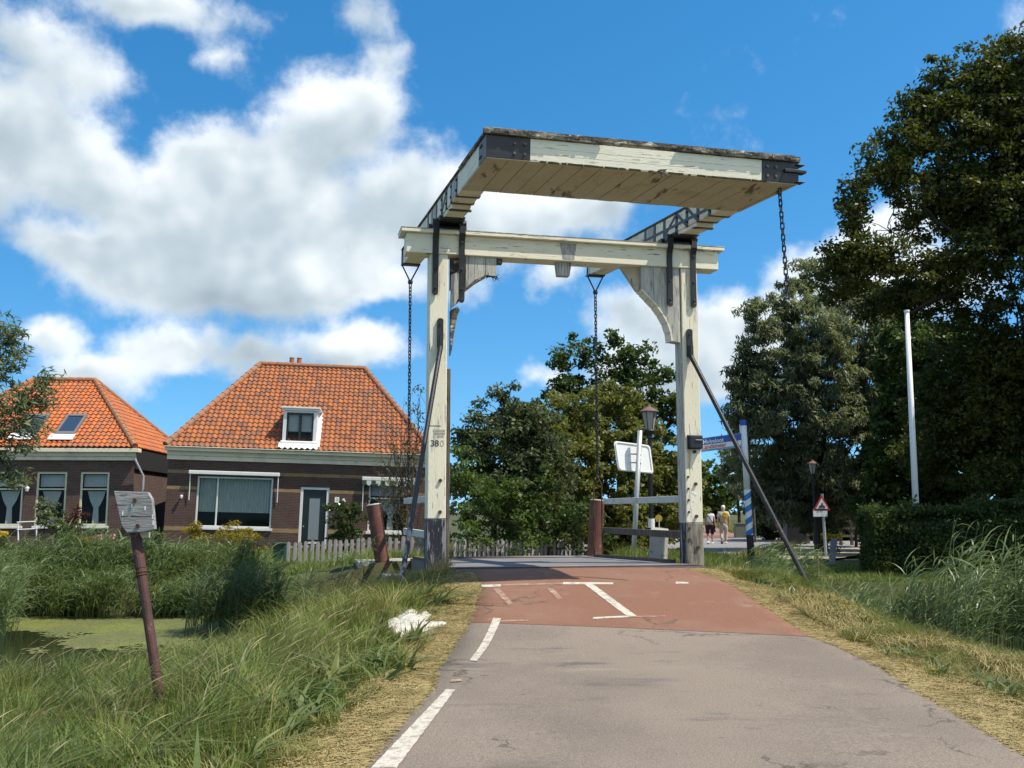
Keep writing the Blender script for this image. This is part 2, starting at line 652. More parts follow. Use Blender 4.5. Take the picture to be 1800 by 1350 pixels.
# duckweed: a thin floating layer of small irregular rafts on the left pond
M_duck = surf('duckweed', (0.135, 0.145, 0.045), [(.8, (.45, .62), (0.165, 0.185, 0.035)), (30, (.5, .65), (0.06, 0.075, 0.025))], rough=.75, bump=(120, .01), fine=(160, .35))
c = .05
dx, dy = np.meshgrid(np.arange(-17, -2.6, c), np.arange(12, 22.4, c * 1.4), indexing='ij')
nz = vnoise(dx, dy, .45) * .45 + vnoise(dx + 50, dy, 1.3) * .3 + vnoise(dx, dy + 30, 4.5) * .15 + vnoise(dx, dy + 90, 14) * .1
far_ = smooth01((dy - 15.2 + .42 * (dx + 9)) / 5.0)
keep = (nz + .62 * far_ + .10 * (rng.random(dx.shape) - .5) > .90) & (pond_sd(dx, dy) < -.05)
dx, dy = dx[keep], dy[keep]
h2 = c * .52
V = np.stack([np.stack([dx + sx * h2 * (.9 + .25 * rng.random(dx.size)), dy + sy * h2 * 1.4 * (.9 + .25 * rng.random(dx.size)), np.full(dx.size, ZW + .005)], -1) for sx, sy in ((-1, -1), (1, -1), (1, 1), (-1, 1))], 1)
V[:, :, 2] += (rng.random(dx.size) * .003)[:, None]
o = mesh_np('duckweed', V.reshape(-1, 3), np.arange(dx.size * 4).reshape(-1, 4), rng.random(dx.size), M_duck)
tag(o, kind='stuff')

# ---- carriageway
M_asph = surf('asphalt', (0.232, 0.190, 0.150), [(.45, (.44, .62), (0.190, 0.155, 0.125), (1, .7, 1)), (1.1, (.56, .70), (0.120, 0.102, 0.095), (.55, 1.4, 1)), (.33, (.46, .66), (0.175, 0.142, 0.118), (1, .6, 1)), (60, (.58, .75), (0.28, 0.235, 0.19)), (.8, (.60, .74), (0.265, 0.222, 0.175), (.35, 1, 1)),
              (7, (.66, .70), (0.11, 0.09, 0.08), (1, 2.2, 1)), (25, (.62, .72), (0.15, 0.12, 0.095))], rough=.88, bump=(90, .02), fine=(55, .8), cracks=.55)
M_red = surf('red_asphalt', (0.208, 0.100, 0.062), [(.7, (.45, .65), (0.228, 0.126, 0.084)), (2.2, (.6, .75), (0.26, 0.155, 0.112)), (1.3, (.64, .74), (0.145, 0.072, 0.058), (.6, 1.5, 1)), (30, (.62, .72), (0.15, 0.075, 0.055))], rough=.9, bump=(90, .02), fine=(75, .6), cracks=.5)
M_paint = surf('road_paint', (0.50, 0.47, 0.40), [(9, (.52, .60), (0.30, 0.255, 0.21)), (40, (.50, .62), (0.36, 0.32, 0.27))], rough=.8, fine=(200, .2))
M_paint_worn = surf('worn_road_paint', (0.29, 0.185, 0.14), [(18, (.52, .60), (0.40, 0.33, 0.27)), (9, (.48, .58), (0.235, 0.12, 0.085))], rough=.85, fine=(200, .2))


def strip(y0l, y0r, ts, dz, ncol=14):
    """rows of the carriageway: each row is (yl, yr)"""
    P, Q = [], []
    for r, (yl, yr) in enumerate(ts):
        pl = Vector((float(edge_x(LE, yl)), yl, 0))
        pr = Vector((float(edge_x(RE, yr)), yr, 0))
        wob = .02 * math.sin(yl * 2.3) + .01 * math.sin(yl * 5.7 + 1)
        for k in (-1, *range(ncol + 1), ncol + 1):
            p = pl.lerp(pr, min(max(k, 0), ncol) / ncol)
            drop = 0.0
            if k < 0: p.x -= .05; drop = .16; k = 0
            if k > ncol: p.x += .05; drop = .16; k = ncol
            if k == 0: p.x += wob
            if k == ncol: p.x += .025 * math.sin(yr * 2.1 + 2) + .01 * math.sin(yr * 5.3)
            cam_ = .03 * (1 - (2 * k / ncol - 1) ** 2)
            P.append((p.x, p.y, float(road_h(p.x, p.y)) + cam_ + dz - .03 - drop))
    w = ncol + 3
    for r in range(len(ts) - 1):
        for k in range(w - 1):
            Q.append((r * w + k, r * w + k + 1, (r + 1) * w + k + 1, (r + 1) * w + k))
    return P, Q


rows = [(y, y) for y in np.arange(0, 11.01, .4)] + [(11 + a * (17.0 - 11), 11 + a * (17.62 - 11)) for a in np.linspace(.02, 1, 44)]
P, Q = strip(0, 0, rows, .0)
tag(mesh_np('road', P, Q, np.zeros(len(Q)), M_asph, smooth=True), kind='structure')
rows = [(12.82 + a * (16.95 - 12.82), 12.35 + a * (17.58 - 12.35)) for a in np.linspace(0, 1, 40)]
P, Q = strip(0, 0, rows, .004)
tag(mesh_np('red_road_surface', P, Q, np.zeros(len(Q)), M_red, smooth=True), kind='structure')


def road_surface_z(x, y):
    xl, xr = float(edge_x(LE, y)), float(edge_x(RE, y))
    k = (x - xl) / (xr - xl)
    return float(road_h(x, y)) + .03 * (1 - (2 * k - 1) ** 2) - .03


def on_road(px, py):
    """the spot on the carriageway at a photo pixel"""
    z = 0.0
    a, yd, zd = ray(px, py)
    for _ in range(30):
        s = (z - ZC) / zd
        x, y = a * s, yd * s
        z = z * .5 + .5 * road_surface_z(x, y)
    return Vector((x, y, z))


def marking(mat, quad, nu=14, nv=3, dz=.0085):
    """a painted mark between four spots on the road: quad = start-left, start-right, end-right, end-left"""
    p = [on_road(*c) for c in quad]
    P, Q = [], []
    for i in range(nu + 1):
        for j in range(nv + 1):
            a, c = i / nu, j / nv
            v = (p[0] * (1 - c) + p[1] * c) * (1 - a) + (p[3] * (1 - c) + p[2] * c) * a
            e = .0025 * math.sin(i * 2.3 + j * 5)
            P.append((v.x + e, v.y, road_surface_z(v.x, v.y) + dz))
    for i in range(nu):
        for j in range(nv):
            Q.append((i * (nv + 1) + j, i * (nv + 1) + j + 1, (i + 1) * (nv + 1) + j + 1, (i + 1) * (nv + 1) + j))
    return tag(mesh_np('road_marking', P, Q, np.zeros(len(Q)), mat), kind='structure')


marking(M_paint, [(652, 1352), (697, 1352), (800, 1214), (784, 1213)], 30)
marking(M_paint, [(825, 1162), (838, 1163), (881, 1088), (867, 1087)], 24)
marking(M_paint, [(1026, 1027), (1040, 1026), (1120, 1084), (1104, 1085)], 20)
marking(M_paint, [(990, 1028), (990, 1024), (1078, 1025), (1078, 1028)], 14)
marking(M_paint, [(845, 1033), (846, 1029), (880, 1028), (880, 1032)], 8)
marking(M_paint_worn, [(880, 1031), (880, 1028), (990, 1025), (990, 1028)], 8)
marking(M_paint, [(1042, 1089), (1043, 1086), (1104, 1083), (1104, 1086)], 10)
marking(M_paint_worn, [(878, 1094), (879, 1091), (928, 1090), (928, 1093)], 10)
marking(M_paint_worn, [(1104, 1086), (1104, 1084), (1170, 1083), (1170, 1085)], 8)
marking(M_paint, [(1188, 1027), (1188, 1023), (1210, 1024), (1210, 1027)], 6)
marking(M_paint_worn, [(866, 1036), (878, 1035), (902, 1062), (893, 1064)], 8)
marking(M_paint_worn, [(962, 1036), (972, 1035), (988, 1052), (980, 1055)], 8)
marking(M_paint_worn, [(792, 1200), (793, 1196), (812, 1195), (811, 1199)], 6)

# far road beyond the bridge, junction, red path into the polder
M_asph2 = surf('far_asphalt', (0.21, 0.195, 0.19), [(.5, (.45, .62), (0.25, 0.23, 0.215)), (3, (.55, .7), (0.17, 0.16, 0.16))], rough=.9, fine=(60, .2))
P, Q = [], []
pts = [Vector((*p, 0)) for p in FAR]
dense = []
for i in range(len(pts) - 1):
    for k in range(8): dense.append(pts[i].lerp(pts[i + 1], k / 8))
dense.append(pts[-1])
for it in range(3):
    dense = [dense[0]] + [(dense[i - 1] + dense[i] * 2 + dense[i + 1]) / 4 for i in range(1, len(dense) - 1)] + [dense[-1]]
for i, p in enumerate(dense):
    d = (dense[min(i + 1, len(dense) - 1)] - dense[max(i - 1, 0)]).normalized()
    nrm = Vector((d.y, -d.x, 0))
    for k in range(7):
        v = p + nrm * (-2.0 + k / 6 * 4.6)
        P.append((v.x, v.y, float(road_h(v.x, v.y)) + .012))
for i in range(len(dense) - 1):
    for k in range(6): Q.append((i * 7 + k, i * 7 + k + 1, i * 7 + k + 8, i * 7 + k + 7))
tag(mesh_np('far_road', P, Q, np.zeros(len(Q)), M_asph2, smooth=True), kind='structure')


def draped(name, mat, quad, lift, nu=30, nv=30):
    """a ground sheet between four corners that follows the terrain"""
    p = [Vector((*c, 0)) for c in quad]
    P, Q = [], []
    for i in range(nu + 1):
        for j in range(nv + 1):
            a, c = i / nu, j / nv
            v = (p[0] * (1 - c) + p[1] * c) * (1 - a) + (p[3] * (1 - c) + p[2] * c) * a
            P.append((v.x, v.y))
    P = np.array(P)
    Z = ground_h(P[:, 0], P[:, 1]) * .5 + lift
    for i in range(nu):
        for j in range(nv):
            k = i * (nv + 1) + j
            Q.append((k, k + 1, k + nv + 2, k + nv + 1))
    return tag(mesh_np(name, np.c_[P, Z], Q, np.zeros(len(Q)), mat, smooth=True), kind='structure')


draped('junction_road', M_asph2, [(3, 43), (30, 43), (34, 57), (2, 57)], .055)
M_brickpath = surf('red_path', (0.27, 0.135, 0.11), [(1, (.45, .6), (0.22, 0.12, 0.10))], rough=.9, fine=(40, .2))
draped('red_path', M_brickpath, [(10.5, 57.4), (13.4, 57.4), (22, 110), (17, 110)], .06)
M_conc = surf('concrete', (0.36, 0.34, 0.30), [(2.5, (.45, .65), (0.25, 0.24, 0.21)), (9, (.55, .7), (0.17, 0.17, 0.14))], rough=.9, bump=(30, .015), fine=(90, .2))
k_ = MB()
k_.box(None, (2, 57.0, -.15), (10.4, 57.25, .13)).box(None, (13.5, 57.0, -.15), (40, 57.25, .13))
tag(k_.build('kerb', M_conc), kind='structure')
M_dust = surf('sandy_path', (0.36, 0.30, 0.22), [(1.2, (.45, .65), (0.24, 0.21, 0.14))], rough=.95, fine=(30, .2))
draped('path', M_dust, [(8.2, 31.0), (10.0, 31.2), (16.5, 42.9), (12, 42.9)], .05)
# ================================================================ drawbridge
M_white = surf('white_painted_timber', (0.82, 0.76, 0.58), [(3.0, (.55, .72), (0.64, 0.58, 0.44), (3, 3, .35)), (14, (.62, .67), (0.26, 0.22, 0.16), (2.5, 2.5, .22)), (2.2, (.60, .68), (0.45, 0.43, 0.36), (4, 4, .5)), (1.1, (.55, .75), (0.80, 0.77, 0.66), (1, 1, .6))], rough=.6, bump=(30, .008, (3, 3, .3)), fine=(60, .06))
M_whiteh = surf('white_painted_beam', (0.83, 0.77, 0.60), [(2.5, (.55, .72), (0.68, 0.63, 0.49), (.4, .4, 3)), (16, (.62, .66), (0.22, 0.18, 0.13), (.2, .2, 3)), (2.0, (.62, .70), (0.48, 0.46, 0.38), (.6, .6, 3))], rough=.6, bump=(30, .006, (.3, .3, 3)), fine=(60, .06))
M_grey = surf('bare_grey_board', (0.44, 0.43, 0.39), [(4, (.42, .62), (0.58, 0.57, 0.50), (3, 3, .3)), (10, (.52, .66), (0.20, 0.19, 0.17), (4, 4, .3))], rough=.85, bump=(30, .015, (4, 4, .3)))
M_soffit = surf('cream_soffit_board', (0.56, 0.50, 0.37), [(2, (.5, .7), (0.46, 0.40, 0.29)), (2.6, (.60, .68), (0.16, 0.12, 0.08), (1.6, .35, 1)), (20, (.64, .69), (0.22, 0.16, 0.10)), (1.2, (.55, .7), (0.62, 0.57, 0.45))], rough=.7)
M_iron = surf('black_iron', (0.016, 0.016, 0.019), [(8, (.55, .7), (0.035, 0.033, 0.034)), (20, (.64, .72), (0.085, 0.05, 0.03))], rough=.42, spec=.5, bump=(40, .004))
M_rust = surf('rusty_iron', (0.10, 0.045, 0.025), [(9, (.45, .6), (0.05, 0.03, 0.022))], rough=.85)
M_bolt = surf('bolt_head', (0.20, 0.13, 0.10), [(20, (.45, .6), (0.08, 0.05, 0.04))], rough=.7)
M_tar = surf('flaking_tar_paint', (0.022, 0.024, 0.034), [(3.2, (.50, .60), (0.26, 0.25, 0.25), (3, 3, .5)), (7, (.58, .68), (0.09, 0.10, 0.15), (3, 3, .5)), (12, (.62, .68), (0.42, 0.36, 0.27), (3, 3, .6))], rough=.8, bump=(20, .02, (3, 3, .4)))
M_tar_grey = surf('worn_bare_post_foot', (0.30, 0.27, 0.21), [(3.5, (.45, .58), (0.16, 0.14, 0.115), (3, 3, .4)), (6, (.56, .66), (0.05, 0.045, 0.045), (3, 3, .5)), (9, (.62, .70), (0.20, 0.09, 0.04), (3, 3, .5))], rough=.9, bump=(20, .02, (3, 3, .4)))
M_rot = surf('rotten_roof_board', (0.10, 0.085, 0.065), [(5, (.50, .60), (0.30, 0.26, 0.20), (.6, .6, 2)), (9, (.60, .66), (0.62, 0.58, 0.47), (.6, .6, 1.5)), (6, (.60, .72), (0.045, 0.05, 0.03))], rough=.95, bump=(18, .05))
M_darkwood = surf('dark_wood', (0.09, 0.07, 0.055), [(6, (.45, .65), (0.17, 0.145, 0.12), (3, 3, .3)), (14, (.55, .7), (0.04, 0.032, 0.027), (4, 4, .3))], rough=.9, bump=(24, .02, (4, 4, .3)))
M_moss = surf('mossy_edge', (0.045, 0.052, 0.022), [(12, (.5, .6), (0.02, 0.018, 0.015))], rough=1)
M_deck = surf('bridge_deck_asphalt', (0.15, 0.145, 0.15), [(1, (.45, .65), (0.20, 0.19, 0.19), (1, 1, 1)), (4, (.58, .7), (0.10, 0.10, 0.105))], rough=.9, fine=(90, .25))
M_ink = surf('black_lettering', (0.035, 0.034, 0.03), [(30, (.55, .65), (0.30, 0.29, 0.25))], rough=.7)
M_faded = surf('faded_lettering', (0.33, 0.32, 0.26), [(30, (.5, .62), (0.50, 0.48, 0.39))], rough=.7)
M_chalk = surf('white_paint', (0.82, 0.82, 0.80), rough=.6)
M_rail = surf('grey_white_rail', (0.56, 0.56, 0.52), [(4, (.5, .7), (0.40, 0.39, 0.35)), (12, (.62, .7), (0.18, 0.15, 0.11))], rough=.75)

TAU, AZ0 = -0.078, 6.809
A2 = Vector((math.sin(PSI2), -math.cos(PSI2), 0))
R2 = Vector((math.cos(PSI2), math.sin(PSI2), 0))
ct, st = math.cos(TAU), math.sin(TAU)


def A(u, s, h):
    """frame of the swinging balance: u across, s towards the viewer, h up from the arm's underside"""
    p = PC + R2 * u + A2 * (s * ct - h * st)
    return (p.x, p.y, AZ0 + s * st + h * ct)


bridge = thing('drawbridge', 'white timber drawbridge with black iron fittings standing over the road', 'drawbridge', B(0, 0, 0.55))
ZL0, ZL1, ZCAP = 6.14, 6.50, 6.583
PU, PH = 2.42, .165   # post centre and half width


def bolt(mb, fn, a, b, w, r=.022, l=.03, n=8, axis='s'):
    c = []
    for i in range(n):
        th = 2 * PI * i / n
        c.append((a + r * math.cos(th), b + r * math.sin(th)))
    mb.prism(lambda p, q, k: fn(p, k, q), c, w, w + l)


posts = []
for sgn in (-1, 1):
    u0, u1 = sgn * PU - PH, sgn * PU + PH
    ZT = 1.38 if sgn < 0 else 1.30
    p = MB().box(B, (u0, -.17, ZT), (u1, .17, ZL0)).build('portal_post', M_white, bridge, bevel=.015, label='%s' % ('post with the stencilled number' if sgn < 0 else 'post with the black box and rusty bolts'))
    posts.append(p)
    MB().box(B, (u0 - .004, -.174, .10), (u1 + .004, .174, ZT)).build('tarred_foot', M_tar if sgn < 0 else M_tar_grey, p, bevel=.015)
    bm_ = MB()
    spots = [(.06, 2.05), (.06, 1.5)] if sgn < 0 else [(.03, 2.02), (.03, 1.42), (.05, .85), (.02, 2.62)]
    for a, z in spots: bolt(bm_, B, sgn * PU + a, z, .17, r=.032, l=.035)
    if sgn > 0:
        for z in (2.15, 1.93, 1.72, 1.50, 1.2, 1.0): bolt(bm_, B, u0 + .05, z, .17, r=.022, l=.02)
    build_each(bm_, 'bolt', M_rust, p)
# dark side plank nailed to the left post, black rear plank on the right one
MB().box(B, (-PU + PH + .003, -.13, .55), (-PU + PH + .07, .15, 4.05)).build('side_plank', M_darkwood, posts[0], bevel=.01)
MB().box(B, (PU - PH - .012, -.15, .45), (PU - PH - .003, .15, 1.30)).build('side_plank', M_tar, posts[1], bevel=.003)
MB().box(B, (PU - PH - .03, -.13, 1.30), (PU - PH - .003, .14, 4.72)).build('side_plank', M_grey, posts[1], bevel=.005)
# lettering
rot = Matrix((RX, Vector((0, 0, 1)), -Vector((0, 0, 0)))).transposed() if False else None


def front_mat(u, s, z, tilt=0.0):
    """text placed on a front face: x along RX, y up, z out towards the viewer"""
    m3 = Matrix((RX, Vector((0, 0, 1)), AX)).transposed().to_4x4()
    return Matrix.Translation(B(u, s, z)) @ m3 @ Matrix.Rotation(tilt, 4, 'Z')


text_mesh('lettering', '38', .155, M_ink, posts[0], front_mat(-PU - .045, .172, 2.70), .002, bold=.002)
text_mesh('lettering', '0', .155, M_faded, posts[0], front_mat(-PU + .085, .172, 2.70), .002)
ft = MB()
for r in range(3):
    for i in range(9):
        if random.random() < .86:
            u = -PU - .075 + i * .024
            z = 2.93 - r * .052
            ft.box(B, (u, .170, z - .018), (u + .014 + .006 * random.random(), .1735, z + .02))
ft.build('faded_stencil', M_faded, posts[0])
MB().box(B, (-PU - .16, .168, 3.005), (-PU + .06, .172, 3.02)).build('crack', M_ink, posts[0])
# chevron on the right post, black box
cv = MB()
cv.prism(lambda a, b, w: B(a, w, b), [(PU - .055, 1.86), (PU + .045, 1.80), (PU + .07, 1.815), (PU + .07, 1.83), (PU - .045, 1.895)], .170, .174)
cv.prism(lambda a, b, w: B(a, w, b), [(PU + .045, 1.80), (PU - .02, 1.70), (PU - .005, 1.69), (PU + .07, 1.80)], .1745, .1775)
cv.build('chevron_mark', M_chalk, posts[1])
bx = MB()
bx.box(B, (PU - .10, .17, 2.68), (PU + .15, .29, 2.92)).box(B, (PU - .12, .165, 2.665), (PU + .165, .20, 2.935))
bx_o = bx.build('junction_box', M_iron, posts[1], bevel=.012)
MB().box(B, (PU + .0, .29, 2.83), (PU + .13, .31, 2.842)).build('latch', M_rail, bridge)
rb = MB()
rb.prism(lambda a, b, w: B(a, w, b), [(PU - .13, 2.66), (PU - .03, 2.66), (PU - .07, 2.36), (PU - .12, 2.30)], .168, .171)
rb.build('rust_stain', surf('rust_stained_paint', (0.50, 0.33, 0.17), [(8, (.45, .6), (0.68, 0.60, 0.45), (3, 3, .5))], rough=.7), posts[1])

# lintel
LH = 3.02
lintel = MB().box(B, (-LH, -.18, ZL0), (LH, .20, ZL1)).build('lintel', M_white if False else M_whiteh, bridge, bevel=.012)
cap = MB().box(B, (-3.12, -.26, ZL1 + .002), (3.12, .28, ZCAP - .012))
cap.build('lintel_cap', M_whiteh, lintel, bevel=.01)
MB().box(B, (-3.125, -.265, ZCAP - .010), (3.125, .285, ZCAP)).build('cap_sheet', surf('weathered_cap', (0.30, 0.29, 0.20), [(6, (.5, .6), (0.62, 0.60, 0.48)), (3, (.55, .68), (0.10, 0.10, 0.06))], rough=.9), lintel)
pt = MB()
pt.prism(lambda a, b, w: B(a, w, b), [(-.16, ZL1 - .02), (.17, ZL1 - .02), (.12, ZL0 + .03), (-.10, ZL0 + .03)], .199, .2035)
pt.build('bare_patch', surf('bare_weathered_patch', (0.30, 0.30, 0.30), [(9, (.45, .6), (0.46, 0.45, 0.42), (3, 3, .4)), (14, (.58, .66), (0.15, 0.15, 0.16), (4, 4, .4))], rough=.9), lintel)
MB().prism(lambda a, b, w: B(a, w, b), [(-.20, ZL0 - .002), (.10, ZL0 - .002), (.06, ZL0 - .26), (-.17, ZL0 - .26)], -.05, .10).build('stop_block', M_grey, bridge, bevel=.01)

# corner brackets
ul = PU - PH
arc = [(.76, .44), (.70, .50), (.60, .60), (.46, .74), (.34, .90), (.25, 1.06), (.19, 1.24), (.165, 1.42), (0, 1.44)]
rbk = [(0, 0), (.76, 0)] + arc
panel = MB().prism(lambda a, b, w: B(ul - a - .031, w, ZL0 - .003 - b), rbk, -.10, .15)
for a in (.25, .52):
    panel.box(B, (ul - a - .036, .150, ZL0 - .95 + a * .8), (ul - a - .030, .153, ZL0 - .01), 1)
pr = panel.build('corner_bracket', [M_grey, M_ink], bridge, label='curved boarded corner bracket under the far side of the lintel')
MB().prism(lambda a, b, w: B(ul - a - .03, w, ZL0 - .004 - b), [(.765, 0), (1.12, 0), (.80, .46), (.765, .43)], -.10, .02).build('bare_brace', M_soffit, pr)
tr_ = MB()
for (a0, b0), (a1, b1) in zip(arc[:-2], arc[1:-1]):
    tr_.prism(lambda a, b, w: B(ul - a - .031, w, ZL0 - b), [(a0 + .002, b0 + .002), (a1 + .002, b1 + .002), (a1 + .024, b1 + .012), (a0 + .020, b0 + .022)], -.13, .17)
tr_.build('curved_trim', M_whiteh, pr)
sp = MB()
sp.tube([B(ul - .95, .02, ZL0 - .22), B(ul - .96, .10, ZL0 - .40), B(ul - .91, .12, ZL0 - .36)], .008, 5)
sp.build('loose_splinter', M_darkwood, pr)

br0 = -PU + PH
lb = MB()
edges = [(.335, .0), (.335, .62), (.42, .53), (.50, .47), (.58, .44), (.64, .38), (.72, .33), (.86, .345), (.90, .30), (.90, .0)]
lb.prism(lambda a, b, w: B(br0 + a, w, ZL0 - .003 - b), edges, .02, .15)
for a in (.50, .70): lb.box(B, (br0 + a - .004, .150, ZL0 - .36 - (.09 if a < .6 else 0)), (br0 + a + .004, .1525, ZL0 - .01), 1)
lbo = lb.build('corner_bracket', [M_grey, M_ink], bridge, label='broken corner bracket with rotten boards beside the numbered post')
rt = MB()
rt.prism(lambda a, b, w: B(br0 + a, w, ZL0 - b), [(.075, .36), (.30, .22), (.30, .70), (.20, .86), (.075, .98)], .0, .10)
rt.build('bare_brace', M_grey, lbo)
rt = MB()
rt.prism(lambda a, b, w: B(br0 + a, w, ZL0 - b), [(.072, .01), (.33, .01), (.33, .5), (.20, .45), (.072, .62)], -.12, -.04)
rt.prism(lambda a, b, w: B(br0 + a, w, ZL0 - b), [(.072, 1.0), (.20, .94), (.24, 1.0), (.20, 1.08), (.14, 1.4), (.10, 1.72), (.072, 1.84)], -.06, .08)
rt.prism(lambda a, b, w: B(br0 + a, w, ZL0 - b), [(.20, .87), (.34, .64), (.52, .49), (.72, .36), (.72, .33), (.5, .44), (.33, .60), (.18, .83)], -.02, .155)
rt.build('rotten_timber', M_rot, lbo)
sh = MB()
random.seed(4)
for i in range(14):
    a = .70 + .22 * random.random()
    d = Vector((random.uniform(-.5, 1), random.uniform(-.3, .5), random.uniform(-.7, .5))).normalized() * random.uniform(.05, .13)
    p0 = Vector((br0 + a, .10, ZL0 - .34 - .03 * random.random()))
    p1 = p0 + d
    sh.tube([B(*p0), B(*p1)], [.014, .003], 4)
sh.build('splinters', M_rot, lbo)
MB().box(B, (br0 + .905, -.02, ZL0 - .10), (br0 + 1.02, .12, ZL0 - .003)).build('wood_remnant', M_rot, lbo)

# balance: two arms, counterweight box
AWO, AWI, ALEN = 2.44, 2.06, 5.0
for sgn in (-1, 1):
    a0, a1 = (-AWO, -AWI) if sgn < 0 else (AWI, AWO)
    arm = MB()
    arm.box(A, (a0, -ALEN, 0.0), (a1, 2.295, .345))
    armo = arm.build('balance_arm', M_whiteh, bridge, bevel=.012)
    MB().box(A, (a0 - .03, -ALEN - .04, .347), (a1 + .03, 2.31, .375)).build('arm_cap', M_rot if sgn < 0 else M_darkwood, armo)
    # sole pieces stepped under the arm near the bearing
    so_ = MB().box(A, (a0 + .02, -.35, -.075), (a1 - .02, 1.35, -.002)).build('sole_plate', M_whiteh, armo, bevel=.008)
    ib = MB()
    for s in (1.9, 1.42, .95): ib.box(A, (a0 - .012, s - .035, -.012), (a1 + .012, s + .035, -.0015 + 0))
    for s in (1.25, .62): ib.box(A, (a0 - .006, s - .05, -.092), (a1 + .006, s + .05, -.076))
    for sd in ((a0 - .014, a0 - .001), (a1 + .001, a1 + .014)):
        for s in (1.95, 1.46, .98, .5, -.1, -.6, -1.1):
            ib.box(A, (sd[0], s - .05, .0), (sd[1], s + .05, .345))
        for s0, s1 in (((1.0, 1.44), (.52, .96), (-.06, .46)) if sgn > 0 else ((.52, .96),)):
            w = .05
            up = (s1 > .9) ^ (sd[0] > 0)
            q0, q1 = ((s0, .02), (s1, .32)) if up else ((s0, .32), (s1, .02))
            ib.prism(lambda a, b, k: A(k, a, b), [(q0[0] - w, q0[1]), (q0[0] + w, q0[1]), (q1[0] + w, q1[1]), (q1[0] - w, q1[1])], sd[0], sd[1])
        ib.box(A, (sd[0] - .002, -1.6, .10), (sd[1] + .002, 2.0, .15)) if sgn > 0 else None
    build_each(ib, 'iron_band', M_iron, armo)
    for s0, s1 in ((1.47, 1.88), (-.58, -.14)) if sgn < 0 else ((-1.05, -.65),):
        MB().box(A, (a0 - .008, s0, .02), (a0 - .001, s1, .32)).build('worn_panel', M_grey, armo)
    bb = MB()
    for sd, l in ((a0 - .03, .03), (a1 + .001, .03)):
        for s in (1.95, 1.46, .98, .5):
            for h in (.08, .26):
                c = [(s + .022 * math.cos(2 * PI * i / 8), h + .022 * math.sin(2 * PI * i / 8)) for i in range(8)]
                bb.prism(lambda a, b, k: A(k, a, b), c, sd, sd + l)
    build_each(bb, 'bolt', M_iron, armo)
    # bearing and the two hanging straps
    be = MB()
    am = (a0 + a1) / 2
    be.box(B, (a0 - .09, -.14, ZCAP + .001), (a1 + .09, .24, ZCAP + .06))
    be.prism(lambda a, b, k: B(k, a, b), [(-.16, ZCAP + .06), (.22, ZCAP + .06), (.10, 6.735), (-.10, 6.735)], a0 + .02, a1 - .02)
    be.tube([B(a0 - .16, .04, 6.68), B(a1 + .16, .04, 6.68)], .055, 12)
    be.prism(lambda a, b, k: A(a, k, b), [(a0 - .05, -.02), (a1 + .05, -.02), (a1 + .03, -.10), (a0 - .03, -.10)], -.30, .52)
    bo_ = be.build('bearing', M_iron, bridge, bevel=.006)
    for uu, le in ((am - .24, 5.42), (am + .24, 5.30 if sgn < 0 else 5.42)):
        sb_ = MB()
        zz = 6.78
        pr_ = [(.21, zz - .03), (.30, zz - .10), (.305, 6.52), (.245, 6.40), (.228, 6.30), (.225, le + .03)]
        pr2 = [(.195, le + .03), (.203, 6.30), (.21, 6.42), (.268, 6.52), (.262, zz - .14), (.19, zz - .08)]
        pp = pr_ + pr2
        w2 = .055
        if uu == am - .24 and sgn < 0 or uu == am + .24 and sgn > 0: pass
        sb_.prism(lambda a, b, k: B(k, a, b), [(x - (0.0), z) for x, z in pp], uu - w2, uu + w2)
        sb_.prism(lambda a, b, k: B(a, k, b), [(uu - w2, le + .03), (uu + w2, le + .03), (uu + w2 * .9, le - .02), (uu + .02, le - .05), (uu - .02, le - .05), (uu - w2 * .9, le - .02)], .195, .225)
        sb_.tube([B(uu - .07, .24, 6.70), B(uu + .07, .24, 6.70)], .075, 10)
        sb_.box(B, (uu - .05, -.12, 6.66), (uu + .05, .26, 6.76))
        for z in (5.50, 5.86, 6.36): bolt(sb_, B, uu, z, .225 if z < 6.2 else .235, r=.02, l=.02)
        sb_.build('hanging_strap', M_iron, bridge, bevel=.005)

S0, S1, HF = 2.32, 4.257, .335
cw = MB()
cw.box(A, (-2.44, S0, .03), (2.44, S1 - .03, HF))
cwo = cw.build('counterweight', M_whiteh, bridge, bevel=.01)
fb = MB()
fb.box(A, (-1.80, S1 - .028, .012), (1.83, S1, HF - .01))
for h in (.11, .20): fb.box(A, (-1.79, S1, h), (1.82, S1 + .0015, h + .004), 1)
fb.build('front_board', [M_whiteh, M_grey], cwo, bevel=.004)
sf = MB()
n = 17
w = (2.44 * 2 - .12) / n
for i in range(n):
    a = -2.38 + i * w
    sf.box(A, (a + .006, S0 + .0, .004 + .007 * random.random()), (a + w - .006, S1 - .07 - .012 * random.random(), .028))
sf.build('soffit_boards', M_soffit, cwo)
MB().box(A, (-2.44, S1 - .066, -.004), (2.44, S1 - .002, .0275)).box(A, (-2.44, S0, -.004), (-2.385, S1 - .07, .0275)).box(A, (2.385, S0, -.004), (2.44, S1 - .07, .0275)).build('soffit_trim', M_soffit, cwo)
mo = MB()
for i in range(90):
    a = -1.75 + 3.6 * random.random()
    mo.box(A, (a, S1 - .004, -.012), (a + .03 + .06 * random.random(), S1 + .004 + .004 * random.random(), .012 + .006 * random.random()))
mo.build('moss_edge', M_moss, cwo)['kind'] = 'stuff'
tw = MB()
for i in range(26):
    p0 = Vector(A(.12 + .05 * random.random(), S1 - .01, .0))
    p1 = p0 + Vector((random.uniform(-.14, .16), random.uniform(-.05, .05), random.uniform(-.07, .05)))
    tw.tube([p0, (p0 + p1) / 2 + Vector((0, 0, .02)), p1], .006, 4)
tw.build('twig_nest', M_darkwood, cwo)
